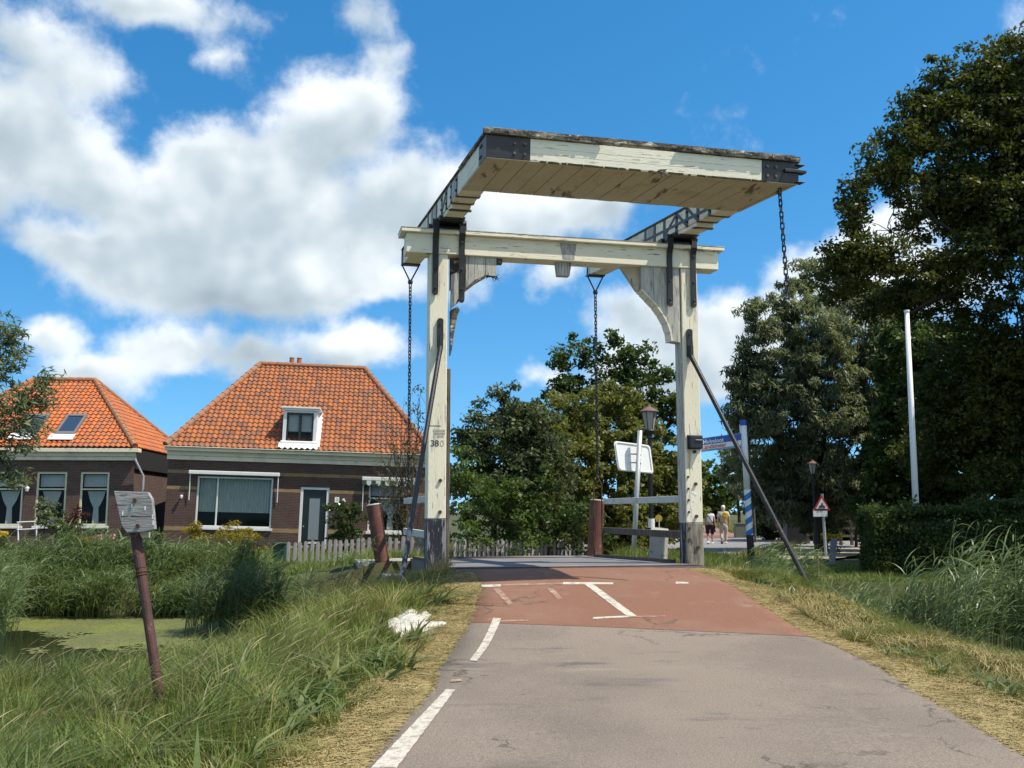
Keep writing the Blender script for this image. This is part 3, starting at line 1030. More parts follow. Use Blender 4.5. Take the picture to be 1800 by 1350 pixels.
for a0, a1 in ((-2.445, -1.803), (1.833, 2.445)):
    pl = MB().box(A, (a0, S1 - .028, .006), (a1, S1 + .004, HF - .004)).build('iron_plate', M_iron, cwo, bevel=.004)
    bb = MB()
    for du in ((.41, .56) if a0 < 0 else (.09, .23)):
        for h in (.09, .235):
            c = [(a0 + du + .021 * math.cos(2 * PI * i / 8), h + .021 * math.sin(2 * PI * i / 8)) for i in range(8)]
            bb.prism(lambda a, b, k: A(a, k, b), c, S1 + .004, S1 + .03)
    build_each(bb, 'bolt', M_bolt, pl)
    e = -2.452 if a0 < 0 else 2.445
    sp_ = MB().box(A, (e, S1 - .50, .006), (e + .007, S1 - .0, HF - .004)).build('side_plate', surf('grey_steel_plate' if a0 < 0 else 'black_steel_plate', (0.16, 0.155, 0.16) if a0 < 0 else (.03, .03, .033), rough=.6), cwo)
    sb2 = MB()
    for s in (S1 - .38, S1 - .30):
        for h in (.09, .24):
            c = [(s + .022 * math.cos(2 * PI * i / 8) + (h - .1) * .3, h + .022 * math.sin(2 * PI * i / 8)) for i in range(8)]
            sb2.prism(lambda a, b, k: A(k, a, b), c, e - .02 if a0 < 0 else e + .007, e if a0 < 0 else e + .03)
    build_each(sb2, 'bolt', M_iron, cwo)
hk = MB()
for h0, h1, e in ((.285, .30, 2.53), (.17, .215, 2.56), (.02, .035, 2.53)):
    hk.box(A, (2.20 if h0 == .17 else 2.40, S1 - .10, h0), (e, S1 + .05, h1))
hk.prism(lambda a, b, k: A(a, k, b), [(2.19, .17), (2.13, .008), (2.444, .008), (2.444, .17)], S1 + .005, S1 + .012)
hk.build('hook_bracket', M_iron, cwo, bevel=.004)
rf = MB()
rf.box(A, (-2.48, S0 - .06, HF + .002), (2.48, S1 - .06, HF + .05))
rf.box(A, (-2.49, S1 - .058, HF + .002), (-.78, S1 + .045, HF + .085))
rf.box(A, (.47, S1 - .058, HF + .002), (2.46, S1 + .045, HF + .080))
rf.box(A, (-2.42, S0 - .05, HF + .052), (2.40, S1 - .02, HF + .115))
for i in range(70):
    a = -2.4 + 4.8 * random.random()
    if -.8 < a < .45: continue
    rf.box(A, (a, S1 + .02, HF + .05 * random.random()), (a + .05 + .15 * random.random(), S1 + .05 + .012 * random.random(), HF + .05 + .04 * random.random()))
rf.build('counterweight_roof', M_rot, cwo, bevel=.006)

# chains
def chain(name, p0, p1, link=.115, wid=.030, rad=.0125, parent=bridge, mat=M_iron, sag=0.0):
    p0, p1 = Vector(p0), Vector(p1)
    L = (p1 - p0).length
    n = max(2, int(L / (link - 2 * rad - .008)))
    mb = MB()
    d = (p1 - p0).normalized()
    x0 = Vector((1, 0, 0)).cross(d).normalized()
    y0 = d.cross(x0)
    for i in range(n):
        f = (i + .5) / n
        c = p0.lerp(p1, f) + Vector((sag * math.sin(PI * f), 0, 0))
        th = (PI / 4 if i % 2 else -PI / 4) + random.uniform(-.25, .25)
        s = x0 * math.cos(th) + y0 * math.sin(th)
        hl = link / 2 - wid
        pts = []
        for k in range(12):
            a = 2 * PI * k / 12
            pts.append(c + d * (hl * (1 if math.cos(a) >= 0 else -1) + wid * math.cos(a)) + s * (wid * math.sin(a)))
        mb.tube(pts, rad, 5, closed=True)
    return mb.build(name, mat, parent, smooth=True)


for sgn in (-1, 1):
    uc = -2.27 if sgn < 0 else 2.22
    top = Vector(A(uc, -ALEN + .18, .0))
    foot = Vector(B(-2.30 if sgn < 0 else 2.18, -4.95, .44))
    ring = top + Vector((0, 0, -.42))
    hg = MB()
    for du in (-.20, .20):
        hg.tube([Vector(A(uc + du, -ALEN + .18, .34)), Vector(A(uc + du, -ALEN + .18, -.02)), ring], .019, 6)
    hg.box(A, (uc - .21, -ALEN + .06, -.03), (uc + .21, -ALEN + .32, -.002))
    hg.lathe([(.0, -.05), (.05, -.045), (.06, 0), (.05, .045), (0, .05)], ring, 8)
    hg.build('chain_hanger', M_iron, bridge)
    mid = ring.lerp(foot, .76 if sgn < 0 else .70)
    chain('lift_chain', ring + Vector((0, 0, -.05)), mid)
    rd = MB()
    tp = mid + Vector((0, 0, -.02))
    rd.lathe([(.0, -.04), (.04, -.03), (.045, 0), (.03, .05), (0, .055)], tp, 8)
    for du in ((-.02,) if sgn < 0 else (-.10, .09)):
        rd.tube([tp, tp + Vector((du, .0, -.16)), foot + Vector((du, 0, 0))], .018, 6)
    rd.build('lift_rod', M_rust, bridge)
c0 = Vector(A(2.30, 3.95, -.01))
c1 = c0 + Vector((.07, .02, -1.72))
chain('pull_chain', c0, c1, link=.12, wid=.028, rad=.011)

# stay rods
stays = MB()
for sgn in (-1, 1):
    fx = Vector(B(sgn * PU + (.03 if sgn < 0 else -.03), .20, 4.58))
    base = W(703, 1034, 15.6) if sgn < 0 else W(1425, 1036, 17.1)
    base = base + (base - fx).normalized() * .35
    s_ = MB()
    c = [(fx.x, fx.z)]
    uu = sgn * PU + (.03 if sgn < 0 else -.03)
    s_.prism(lambda a, b, k: B(a, k, b), [(uu - .055, 4.42), (uu + .055, 4.42), (uu + .055, 4.92), (uu + .03, 4.95), (uu - .03, 4.95), (uu - .055, 4.92)], .171, .215)
    for z in (4.85, 4.6): bolt(s_, B, uu, z, .215, r=.022, l=.02)
    k0 = Vector(B(uu, .225, 4.62))
    k1 = Vector(B(uu, .245, 4.42))
    tt = k1.lerp(base, .68)
    s_.tube([k0, k1, k1.lerp(base, .04), tt, tt], [.055, .05, .043, .043, .043], 10)
    so2 = s_.build('stay_rod', M_iron, bridge, smooth=False)
    MB().tube([tt, base], .0435, 10).build('worn_rod_end', surf('worn_black_paint_%s' % ('a' if sgn < 0 else 'b'), (0.03, 0.03, 0.035), [(5, (.5, .58), (0.30, 0.29, 0.30), (1, 1, .5)), (8, (.56, .64), (0.14, 0.07, 0.05))] if sgn < 0 else [(6, (.58, .66), (0.10, 0.06, 0.045))], rough=.6), so2)

# deck, kerb boards and railings
dk = MB()
P = []
for i in range(13):
    s = 1.02 - i * (6.2 / 12)
    for u in (-2.22, 2.22): P.append((u, s))
vs = [B(u, s, float(road_h(*B(u, s, 0)[:2])) + .006) for u, s in P] + [B(u, s, float(road_h(*B(u, s, 0)[:2])) - .28) for u, s in P]
nP = len(P)
fs = []
for i in range(12):
    a = 2 * i
    fs += [(a, a + 1, a + 3, a + 2), (nP + a, nP + a + 2, nP + a + 3, nP + a + 1), (a, a + 2, nP + a + 2, nP + a), (a + 1, nP + a + 1, nP + a + 3, a + 3)]
fs += [(0, nP, nP + 1, 1), (nP - 2, nP - 1, 2 * nP - 1, 2 * nP - 2)]
dk.add(vs, fs)
dko = dk.build('bridge_deck', M_deck, bridge)
sr = MB()
for s in (.98, .78, -4.6): sr.box(lambda u, s_, z: B(u, s_, z + float(road_h(*B(u, s_, 0)[:2]))), (-2.2, s - .02, .004), (2.2, s + .02, .018))
build_each(sr, 'steel_joint', M_rust, dko)
for sgn in (-1, 1):
    kb = MB()
    kb.box(lambda u, s_, z: B(u, s_, z + .50 + min(0, s_ + .3) * .02), (sgn * 2.06, -4.9, 0), (sgn * 2.20, -.25, .11))
    kb.build('deck_kerb', M_darkwood, dko, bevel=.01)
    for z, hh, mat in ((1.66, .15, M_rail), (.98, .16, M_darkwood if sgn > 0 else M_rail)):
        r_ = MB()
        e0 = -5.15 if sgn < 0 else -5.0
        r_.box(B, (sgn * 2.36 - .035, e0, z + .02), (sgn * 2.36 + .035, -.20, z + hh))
        r_.build('railing', mat, bridge, bevel=.012)
# ================================================================ houses
def brick_mat(name, c1, c2, mortar):
    m, t, b = new_mat(name)
    o = t.sep(t.coords())
    v = t.comb(t.math('ADD', o[0], o[1]), o[2], 0.0)
    br = t.n('ShaderNodeTexBrick')
    t.put(br.inputs['Vector'], v)
    br.inputs['Color1'].default_value = (*c1, 1)
    br.inputs['Color2'].default_value = (*c2, 1)
    br.inputs['Mortar'].default_value = (*mortar, 1)
    br.inputs['Scale'].default_value = 1.0
    br.inputs['Brick Width'].default_value = .22
    br.inputs['Row Height'].default_value = .064
    br.inputs['Mortar Size'].default_value = .006
    br.inputs['Mortar Smooth'].default_value = .2
    n = t.noise(t.coords(), 1.3, 4, .6)
    k = t.math('MULTIPLY_ADD', n, .7, .65)
    n2 = t.noise(t.vmath('MULTIPLY', v, (4.5, 15.6, 1)), 1.0, 2, .6)
    k = t.math('MULTIPLY', k, t.math('MULTIPLY_ADD', n2, .7, .65))
    col = t.mix(1.0, br.outputs[0], t.comb(k, k, k), 'MULTIPLY')
    t.put(b.inputs['Base Color'], col)
    b.inputs['Roughness'].default_value = .9
    bn = t.n('ShaderNodeBump'); bn.inputs['Distance'].default_value = .01; bn.inputs['Strength'].default_value = .6
    t.put(bn.inputs['Height'], br.outputs[1]); bn.invert = True
    t.put(b.inputs['Normal'], bn.outputs[0])
    return m


M_brick = brick_mat('dark_brown_brick', (0.088, 0.044, 0.034), (0.060, 0.030, 0.025), (0.14, 0.115, 0.095))
M_brick2 = brick_mat('purple_brown_brick', (0.098, 0.052, 0.040), (0.068, 0.036, 0.030), (0.15, 0.125, 0.105))
M_yband = brick_mat('yellow_brick_band', (0.30, 0.20, 0.085), (0.24, 0.155, 0.065), (0.2, 0.17, 0.13))
M_tile = None


def tile_mat(name, a, b_, c, moss):
    m, t, b = new_mat(name)
    r = t.attr('rnd')
    cr = t.n('ShaderNodeValToRGB')
    e = cr.color_ramp.elements
    e[0].position, e[0].color = 0.0, (*a, 1)
    e[1].position, e[1].color = 1.0, (*c, 1)
    e.new(.55).color = (*b_, 1)
    e.new(.88).color = (c[0] * 1.1, c[1] * 1.3, c[2] * 1.5, 1)
    t.put(cr.inputs[0], r)
    co = t.coords()
    n = t.noise(co, .8, 4, .6)
    cur = t.mix(t.math('MULTIPLY', t.step(n, .5, .75), .6), cr.outputs[0], (*moss, 1))
    n = t.noise(co, 9, 4, .65)
    cur = t.mix(t.step(n, .56, .74), cur, (0.16, 0.085, 0.05, 1))
    n = t.noise(co, 22, 3, .65)
    cur = t.mix(t.math('MULTIPLY', t.step(n, .62, .74), .7), cur, (0.33, 0.24, 0.13, 1))
    t.put(b.inputs['Base Color'], cur)
    b.inputs['Roughness'].default_value = .8
    return m


M_tile = tile_mat('orange_pantile', (0.353, 0.118, 0.035), (0.294, 0.094, 0.030), (0.168, 0.066, 0.035), (0.235, 0.092, 0.042))
M_tile2 = tile_mat('bright_orange_pantile', (0.470, 0.134, 0.029), (0.395, 0.105, 0.028), (0.277, 0.084, 0.034), (0.336, 0.118, 0.042))
M_ridge = surf('ridge_tile', (0.36, 0.13, 0.06), [(5, (.48, .62), (0.24, 0.15, 0.09)), (9, (.58, .7), (0.40, 0.32, 0.20))], rough=.85, rnd=(0.26, 0.12, 0.065))
M_trim = surf('white_trim', (0.70, 0.71, 0.69), [(2, (.55, .75), (0.58, 0.59, 0.56))], rough=.5)
M_cream = surf('cream_trim', (0.62, 0.58, 0.40), [(2, (.55, .75), (0.54, 0.50, 0.34))], rough=.5)
M_gutter = surf('cornice_paint', (0.76, 0.68, 0.52), [(1.5, (.5, .7), (0.64, 0.58, 0.45)), (8, (.62, .72), (0.33, 0.33, 0.28))], rough=.6)
M_door = surf('dark_green_black_door', (0.012, 0.018, 0.018), rough=.35)
M_frost = surf('frosted_glass', (0.20, 0.23, 0.25), rough=.25)
M_zinc = surf('zinc_grey', (0.42, 0.44, 0.46), [(5, (.5, .7), (0.33, 0.34, 0.36))], rough=.45, metal=.3)
M_lead = surf('painted_lead_flashing', (0.72, 0.73, 0.73), [(4, (.5, .7), (0.5, 0.5, 0.5))], rough=.5)
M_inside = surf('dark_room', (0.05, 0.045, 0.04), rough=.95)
m, t, b = new_mat('window_glass')
b.inputs['Base Color'].default_value = (.01, .012, .014, 1)
b.inputs['Roughness'].default_value = .04
tr = t.n('ShaderNodeBsdfTransparent'); tr.inputs[0].default_value = (.75, .8, .8, 1)
ms = t.n('ShaderNodeMixShader'); ms.inputs[0].default_value = .8
t.put(ms.inputs[1], b.outputs[0]); t.put(ms.inputs[2], tr.outputs[0])
t.put(m.node_tree.nodes['Material Output'].inputs[0], ms.outputs[0])
M_glass = m
M_lace = surf('lace_curtain', (0.80, 0.82, 0.80), [(40, (.45, .6), (0.65, 0.68, 0.68), (1, 1, .25))], rough=.9)
M_net = surf('net_curtain', (0.74, 0.80, 0.76), [(30, (.45, .6), (0.52, 0.57, 0.54), (3, 3, .1))], rough=.9)
M_stripe = surf('awning_green', (0.03, 0.075, 0.05), rough=.8)
M_awnw = surf('awning_white', (0.55, 0.56, 0.52), rough=.8)


def hip_tiles(mb, p0, ux, uy, nrm, xl, xr, vmax, tw=.215, tl=.30, amp=.036):
    """pantiles on a sloping plane: p0 eave corner, ux along, uy up the slope, xl/xr(v) outline"""
    nr = int(math.ceil(vmax / tl))
    S = 8
    for j in range(nr):
        v0, v1 = j * tl, min((j + 1) * tl, vmax)
        a = min(xl(v0), xl(v1)); c = max(xr(v0), xr(v1))
        i0, i1 = int(math.floor(a / tw)), int(math.ceil(c / tw))
        for i in range(i0, i1):
            if (i + 1) * tw < a or i * tw > c: continue
            rn = random.random()
            hj = random.uniform(-.006, .006)
            us = [min(max((i + k / S) * tw, min(xl(v0), xl(v1))), max(xr(v0), xr(v1))) for k in range(S + 1)]
            def prof(k):
                x = k / S
                return amp * (math.sin(PI * min(x / .62, 1)) ** 1 if x < .62 else -.55 * math.sin(PI * (x - .62) / .38))
            lo, up, ri = [], [], []
            for k in range(S + 1):
                h = prof(k) + hj
                l = min(max(us[k], xl(v0)), xr(v0))
                u = min(max(us[k], xl(v1)), xr(v1))
                lo.append(p0 + ux * l + uy * v0 + nrm * (h + .050))
                up.append(p0 + ux * u + uy * (v1 + .02) + nrm * (h + .010))
                ri.append(p0 + ux * l + uy * (v0 + .01) + nrm * (h + .008))
            b = len(mb.v)
            mb.v += [tuple(p) for p in ri + lo + up]
            n = S + 1
            for k in range(S):
                if (lo[k] - lo[k + 1]).length < 1e-4 and (up[k] - up[k + 1]).length < 1e-4: continue
                mb.f += [(b + k, b + k + 1, b + n + k + 1, b + n + k), (b + n + k, b + n + k + 1, b + 2 * n + k + 1, b + 2 * n + k)]
                mb.mi += [0, 0]
                mb.rnd += [rn, rn]


def ridge(mb, a, b, r=.12, seg=.36):
    a, b = Vector(a), Vector(b)
    n = max(1, int((b - a).length / seg))
    for i in range(n):
        q0, q1 = a.lerp(b, i / n), a.lerp(b, (i + 1.12) / n)
        mb.tube([q0 + Vector((0, 0, .01 * random.random())), q1], [r * 1.08, r * .92], 9, rnd=random.random())


def wall_with_holes(mb, x0, x1, z0, z1, holes, depth=.14, mi=0):
    """front wall in the local plane y = 0, holes = (x0, x1, z0, z1) with reveals going back"""
    xs_ = sorted({x0, x1, *[h[0] for h in holes], *[h[1] for h in holes]})
    zs_ = sorted({z0, z1, *[h[2] for h in holes], *[h[3] for h in holes]})
    for a, b in zip(xs_[:-1], xs_[1:]):
        for c, d in zip(zs_[:-1], zs_[1:]):
            mx, mz = (a + b) / 2, (c + d) / 2
            if any(h[0] < mx < h[1] and h[2] < mz < h[3] for h in holes): continue
            mb.add([(a, 0, c), (b, 0, c), (b, 0, d), (a, 0, d)], [(0, 1, 2, 3)], mi)
    for a, b, c, d in holes:
        mb.add([(a, 0, c), (b, 0, c), (b, 0, d), (a, 0, d), (a, depth, c), (b, depth, c), (b, depth, d), (a, depth, d)], [(0, 1, 5, 4), (1, 2, 6, 5), (2, 3, 7, 6), (3, 0, 4, 7)], mi)


def window(h, hole, mat, xbars=(), zbars=(), fw=.07, curtain=None, sill=None, label=None):
    x0, x1, z0, z1 = hole
    f = MB()
    y0, y1 = .035, .10
    f.box(None, (x0, y0, z0), (x0 + fw, y1, z1)).box(None, (x1 - fw, y0, z0), (x1, y1, z1))
    f.box(None, (x0 + fw, y0, z0), (x1 - fw, y1, z0 + fw)).box(None, (x0 + fw, y0, z1 - fw), (x1 - fw, y1, z1))
    for x in xbars: f.box(None, (x - .03, y0 + .002, z0 + fw), (x + .03, y1 - .002, z1 - fw))
    for z in zbars: f.box(None, (x0 + fw, y0 + .004, z - .03), (x1 - fw, y1 - .004, z + .03))
    w = f.build('window', mat, h, local=True, bevel=.006, label=label)
    g = MB().add([(x0 + .02, .085, z0 + .02), (x1 - .02, .085, z0 + .02), (x1 - .02, .085, z1 - .02), (x0 + .02, .085, z1 - .02)], [(0, 1, 2, 3)])
    g.build('pane', M_glass, w, local=True)
    if sill:
        MB().box(None, (x0 - .06, -.07, z0 - .10), (x1 + .06, .034, z0 - .002)).build('sill', sill, w, local=True, bevel=.008)
    if curtain:
        c = MB()
        if curtain[0] == 'net':
            zt, zb = z1 - fw, curtain[1]
            n = int((x1 - x0) / .035)
            for i in range(n):
                a0, a1 = x0 + .03 + (x1 - x0 - .06) * i / n, x0 + .03 + (x1 - x0 - .06) * (i + 1) / n
                d0, d1 = .22 + .03 * math.sin(i * 1.9), .22 + .03 * math.sin((i + 1) * 1.9)
                c.add([(a0, d0, zb), (a1, d1, zb), (a1, d1, zt), (a0, d0, zt)], [(0, 1, 2, 3)])
            c.build('curtain', M_net, w, local=True, smooth=True)
        else:  # tied lace: valance above, waisted panel below
            zs0 = curtain[1]
            xm = (x0 + x1) / 2 + curtain[2]
            hw = (x1 - x0) / 2 - .1
            c.add([(x0 + .1, .2, zs0 + .10), (x1 - .1, .2, zs0 + .10), (x1 - .1, .2, z1 - .12), (x0 + .1, .2, z1 - .12)], [(0, 1, 2, 3)])
            N_ = 14
            P = []
            for i in range(N_ + 1):
                k = i / N_
                z = zs0 - .08 + (z0 + .08 - zs0 + .08) * k
                wdt = hw * .75 * (1 - k / .5) + .10 * min(1, k / .3) if k < .5 else .10 + .06 * (k - .5)
                wdt = max(wdt, .10)
                P += [(xm - wdt, .22, z), (xm, .26, z), (xm + wdt, .22, z)]
            F_ = []
            for i in range(N_): F_ += [(3 * i, 3 * i + 1, 3 * i + 4, 3 * i + 3), (3 * i + 1, 3 * i + 2, 3 * i + 5, 3 * i + 4)]
            c.add(P, F_)
            c.build('curtain', M_lace, w, local=True)
    return w


def house(name, label, loc, rot, width, depth, zwall, zridge, li, ri, over, tile, brick, holes, bands=()):
    """hipped cottage in local axes: x along the front, y to the back, z up"""
    h = thing(name, label, 'house', loc, rot, 'cottages behind the pond')
    w = MB()
    wall_with_holes(w, 0, width, -.6, zwall, holes)
    for a, b in (((0, 0), (0, depth)), ((width, 0), (width, depth)), ((0, depth), (width, depth))):
        w.add([(a[0], a[1], -.6), (b[0], b[1], -.6), (b[0], b[1], zwall), (a[0], a[1], zwall)], [(0, 1, 2, 3)])
    wo = w.build('wall', brick, h, local=True, fixn=False)
    # interior backing so that rooms read as rooms
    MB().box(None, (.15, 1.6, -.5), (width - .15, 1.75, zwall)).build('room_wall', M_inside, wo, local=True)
    if bands:
        bm_ = MB()
        for z, hh in bands:
            segs = [(0.0, width)]
            for hx0, hx1, hz0, hz1 in holes:
                if hz0 < z + hh and hz1 > z:
                    ns = []
                    for a, b in segs:
                        if hx1 <= a or hx0 >= b: ns.append((a, b)); continue
                        if hx0 > a: ns.append((a, hx0))
                        if hx1 < b: ns.append((hx1, b))
                    segs = ns
            for a, b in segs: bm_.box(None, (a + .001, -.003, z), (b - .001, .05, z + hh))
        bm_.build('brick_band', M_yband, wo, local=True)
    # roof
    ze = zwall + .12
    rise = zridge - ze
    yr = depth / 2
    e = over
    L0, R0 = -.10, width + .10
    eave = [Vector((L0, -e, ze)), Vector((R0, -e, ze)), Vector((R0, depth + e, ze)), Vector((L0, depth + e, ze))]
    rl, rr = Vector((li, yr, zridge)), Vector((width - ri, yr, zridge))
    mb = MB()
    # under-roof
    mb.add([eave[0], eave[1], rr, rl, eave[2], eave[3]], [(0, 1, 2, 3), (1, 4, 2), (4, 5, 3, 2), (5, 0, 3)], rnd=.9)
    def plane(a, b, c, d):
        ux = (b - a).normalized()
        up = (c - b) - ux * (c - b).dot(ux)
        uy = up.normalized()
        n = ux.cross(uy)
        V = up.length
        lx = (d - a).dot(ux) / V
        Lb = (b - a).length
        rx = ((c - b).dot(ux)) / V
        hip_tiles(mb, a, ux, uy, n, lambda v: lx * v, lambda v: Lb + rx * v, V)
    plane(eave[0], eave[1], rr, rl)
    plane(eave[1], eave[2], rr, rr)
    ro = mb.build('roof', tile, h, local=True, fixn=False)
    rm = MB()
    up = Vector((0, 0, .06))
    ridge(rm, rl + up, rr + up)
    ridge(rm, eave[0] + up, rl + up); ridge(rm, eave[1] + up, rr + up); ridge(rm, eave[2] + up, rr + up); ridge(rm, eave[3] + up, rl + up)
    rm.build('ridge_tiles', M_ridge, ro, local=True, smooth=False)
    return h, ro, wo, (ze, rise, yr, e)


# ---- main house
HY = 40.0
H0 = W(285, 966, HY)
sc = HY * 1.0 / F
hw_ = 10.65
win1 = (1.19, 4.20, .93, 2.98)
door = (5.32, 6.49, .0, 2.66)
win2 = (8.10, 9.75, .90, 2.95)
h1, roof1, wall1, (ze, rise, yr, ov) = house('brick_house', 'brown brick cottage with orange tiled hip roof and a white dormer', H0, (0, .026, .14), hw_, 9.4, 4.02, 8.32, 2.85, 3.0, .34, M_tile, M_brick,
                                             [win1, door, win2], [(3.08, .13), (2.42, .13), (.78, .16)])
co = MB()
for (z0_, z1_, e_) in ((3.62, 3.80, .06), (3.802, 3.97, .11), (3.972, 4.11, .30)):
    co.box(None, (-.13 if e_ > .15 else -.06, -e_, z0_), (hw_ + .13, -.002, z1_))
co.box(None, (-.16, -.40, 4.112), (hw_ + .16, -.30, 4.145))
co.build('cornice', M_gutter, h1, local=True, bevel=.012)
window(h1, win1, M_trim, xbars=(2.0,), curtain=('net', 1.55), sill=M_trim)
window(h1, win2, M_trim, zbars=(2.28,), curtain=('lace', 2.28, .1), sill=M_trim)
# door with frame
d = MB()
d.box(None, (door[0], .02, 0), (door[0] + .11, .10, door[3])).box(None, (door[1] - .11, .02, 0), (door[1], .10, door[3])).box(None, (door[0] + .11, .02, door[3] - .10), (door[1] - .11, .10, door[3]))
df = d.build('door_frame', M_trim, h1, local=True, bevel=.006)
dr = MB().box(None, (door[0] + .112, .06, .02), (door[1] - .112, .095, door[3] - .102)).build('door', M_door, h1, local=True, bevel=.006)
MB().box(None, (5.70, .052, .52), (6.12, .0598, 2.20)).build('glass_panel', M_frost, dr, local=True)
MB().box(None, (5.72, .035, .36), (6.10, .0595, .43)).build('letter_slot', M_trim, dr, local=True)
MB().lathe([(.0, -.03), (.025, -.02), (.025, .02), (0, .03)], (5.50, .035, 1.05), 8).build('handle', M_zinc, dr, local=True)
pl = MB().box(None, (6.72, -.02, 2.06), (6.90, -.003, 2.28)).build('house_number_plate', M_chalk, h1, local=True)
text_mesh('number', '3', .15, M_ink, pl, MW[h1.name] @ Matrix.Translation((6.81, -.022, 2.17)) @ Matrix.Rotation(PI / 2, 4, 'X'), .001)
lg = MB()
lg.lathe([(.0, .12), (.03, .11), (.09, .0), (.09, -.03), (0, -.03)], (7.08, -.12, 2.12), 10).box(None, (7.06, -.12, 2.2), (7.10, -.002, 2.24))
lg.build('porch_light', surf('green_enamel_lamp', (.35, .42, .40), rough=.4), h1, local=True)
wl = MB()
wl.lathe([(0, .06), (.055, .05), (.06, 0), (.04, -.08), (0, -.09)], (.62, -.12, 2.14), 10).box(None, (.60, -.10, 2.14), (.64, -.002, 2.18))
wl.build('wall_light', M_chalk, h1, local=True)
# folded awnings
for x0_, x1_, lab in ((.85, 4.46, 'white rolled-up awning over the wide window'), (7.80, 10.1, 'awning with a green and white scalloped edge')):
    a = MB()
    a.box(None, (x0_, -.19, 3.05 if x0_ < 2 else 3.0), (x1_, -.005, 3.20 if x0_ < 2 else 3.15))
    ao = a.build('awning', M_trim, h1, local=True, bevel=.02, label=lab)
    b_ = MB()
    for x in (x0_ + .06, x1_ - .06):
        b_.tube([(x, -.10, 3.05), (x, -.055, 2.0 if x < 5 else 1.75)], .022, 6)
    b_.build('awning_arm', M_trim, ao, local=True)
    if x0_ > 5:
        v = MB(); v2 = MB()
        n = 12
        for i in range(n):
            w_ = (x1_ - x0_) / n
            xx = x0_ + i * w_
            pts = [(xx, 3.0), (xx + w_, 3.0), (xx + w_, 2.86), (xx + w_ * .75, 2.81), (xx + w_ / 2, 2.79), (xx + w_ * .25, 2.81), (xx, 2.86)]
            (v if i % 2 else v2).prism(lambda p, q, k: (p, k, q), pts, -.185, -.18)
        v.build('valance_white', M_awnw, ao, local=True)
        v2.build('valance_green', M_stripe, ao, local=True)
# dormer
Rm = MW[h1.name].inverted()
roof_y = lambda z: -ov + (z - ze) / rise * (yr + ov)
dx0, dx1, dz0, dz1 = 4.46, 5.84, 4.40, 5.88
yf = roof_y(4.40) - .02
yb = roof_y(dz1) + .1
dm = MB()
P = [(dx0, dz0), (dx1, dz0), (dx1, dz1), (dx0, dz1)]
for x in (dx0, dx1 - .14):
    dm.box(None, (x, yf, dz0), (x + .14, yf + .12, dz1))
dm.box(None, (dx0 + .14, yf, dz0), (dx1 - .14, yf + .12, dz0 + .12)).box(None, (dx0 + .14, yf, dz1 - .16), (dx1 - .14, yf + .12, dz1))
for x in (dx0 + .005, dx1 - .06):
    dm.prism(lambda p, q, k: (k, p, q), [(yf + .121, dz0), (roof_y(dz0) + .3, dz0 + .1), (yb, dz1), (yf + .121, dz1)], x, x + .055)
dmo = dm.build('dormer', M_trim, h1, local=True, bevel=.006)
MB().box(None, (dx0 - .10, yf - .12, dz1 + .002), (dx1 + .12, yb + .15, dz1 + .07)).box(None, (dx0 - .06, yf - .07, dz1 - .08), (dx1 + .07, yf - .002, dz1)).build('dormer_roof', M_trim, dmo, local=True, bevel=.012)
sl_ = MB()
sl_.prism(lambda p, q, k: (k, p, q), [(yf - .10, dz0 + .02), (yf - .10, dz0 + .10), (yf - .002, dz0 + .14), (yf - .002, dz0 + .0)], dx0 - .06, dx1 + .06)
sl_.build('dormer_sill', M_trim, dmo, local=True)
dw = MB()
x0_, x1_, z0_, z1_ = dx0 + .14, dx1 - .14, dz0 + .12, dz1 - .16
fr = .07
dw.box(None, (x0_, yf + .02, z0_), (x0_ + fr, yf + .08, z1_)).box(None, (x1_ - fr, yf + .02, z0_), (x1_, yf + .08, z1_)).box(None, (x0_, yf + .022, z0_), (x1_, yf + .082, z0_ + fr)).box(None, (x0_, yf + .022, z1_ - fr), (x1_, yf + .082, z1_)).box(None, ((x0_ + x1_) / 2 - .05, yf + .018, z0_), ((x0_ + x1_) / 2 + .05, yf + .078, z1_))
dwo = dw.build('dormer_window', M_door, dmo, local=True)
MB().add([(x0_, yf + .07, z0_), (x1_, yf + .07, z0_), (x1_, yf + .07, z1_), (x0_, yf + .07, z1_)], [(0, 1, 2, 3)]).build('pane', M_glass, dmo, local=True)
cu = MB()
for a, b in ((x0_ + .08, (x0_ + x1_) / 2 - .06), ((x0_ + x1_) / 2 + .06, x1_ - .08)):
    cu.add([(a, yf + .14, z0_ + .42), (b, yf + .14, z0_ + .42), (b, yf + .14, z1_ - .05), (a, yf + .14, z1_ - .05)], [(0, 1, 2, 3)])
cu.build('curtain', M_lace, dmo, local=True)
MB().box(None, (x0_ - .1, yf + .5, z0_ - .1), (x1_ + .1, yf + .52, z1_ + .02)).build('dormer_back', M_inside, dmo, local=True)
# corrugated lead apron below and along the right cheek
ap = MB()
n = 36
P, Q = [], []
z_a, z_b = dz0 + .06, 4.17
for i in range(n + 1):
    x = dx0 - .12 + (dx1 - dx0 + .22) * i / n
    w_ = .035 * math.sin(i / n * 2 * PI * 7)
    P += [(x, roof_y(z_a) - .13 + w_ * .3, z_a + .02), (x, roof_y(z_b) - .11 - .5 * max(w_, -.02), z_b + .05 + w_)]
for i in range(n): Q.append((2 * i, 2 * i + 1, 2 * i + 3, 2 * i + 2))
ap.add(P, Q)
ap.build('lead_apron', M_lead, h1, local=True, smooth=True)
sf_ = MB()
sf_.prism(lambda p, q, k: (k, p, q), [(roof_y(4.25) - .10, 4.30), (roof_y(dz1) - .02, dz1 + .05), (roof_y(dz1) + .1, dz1 + .02), (roof_y(4.25) + .0, 4.25)], dx1 + .0, dx1 + .16)
sf_.build('side_flashing', M_lead, h1, local=True)
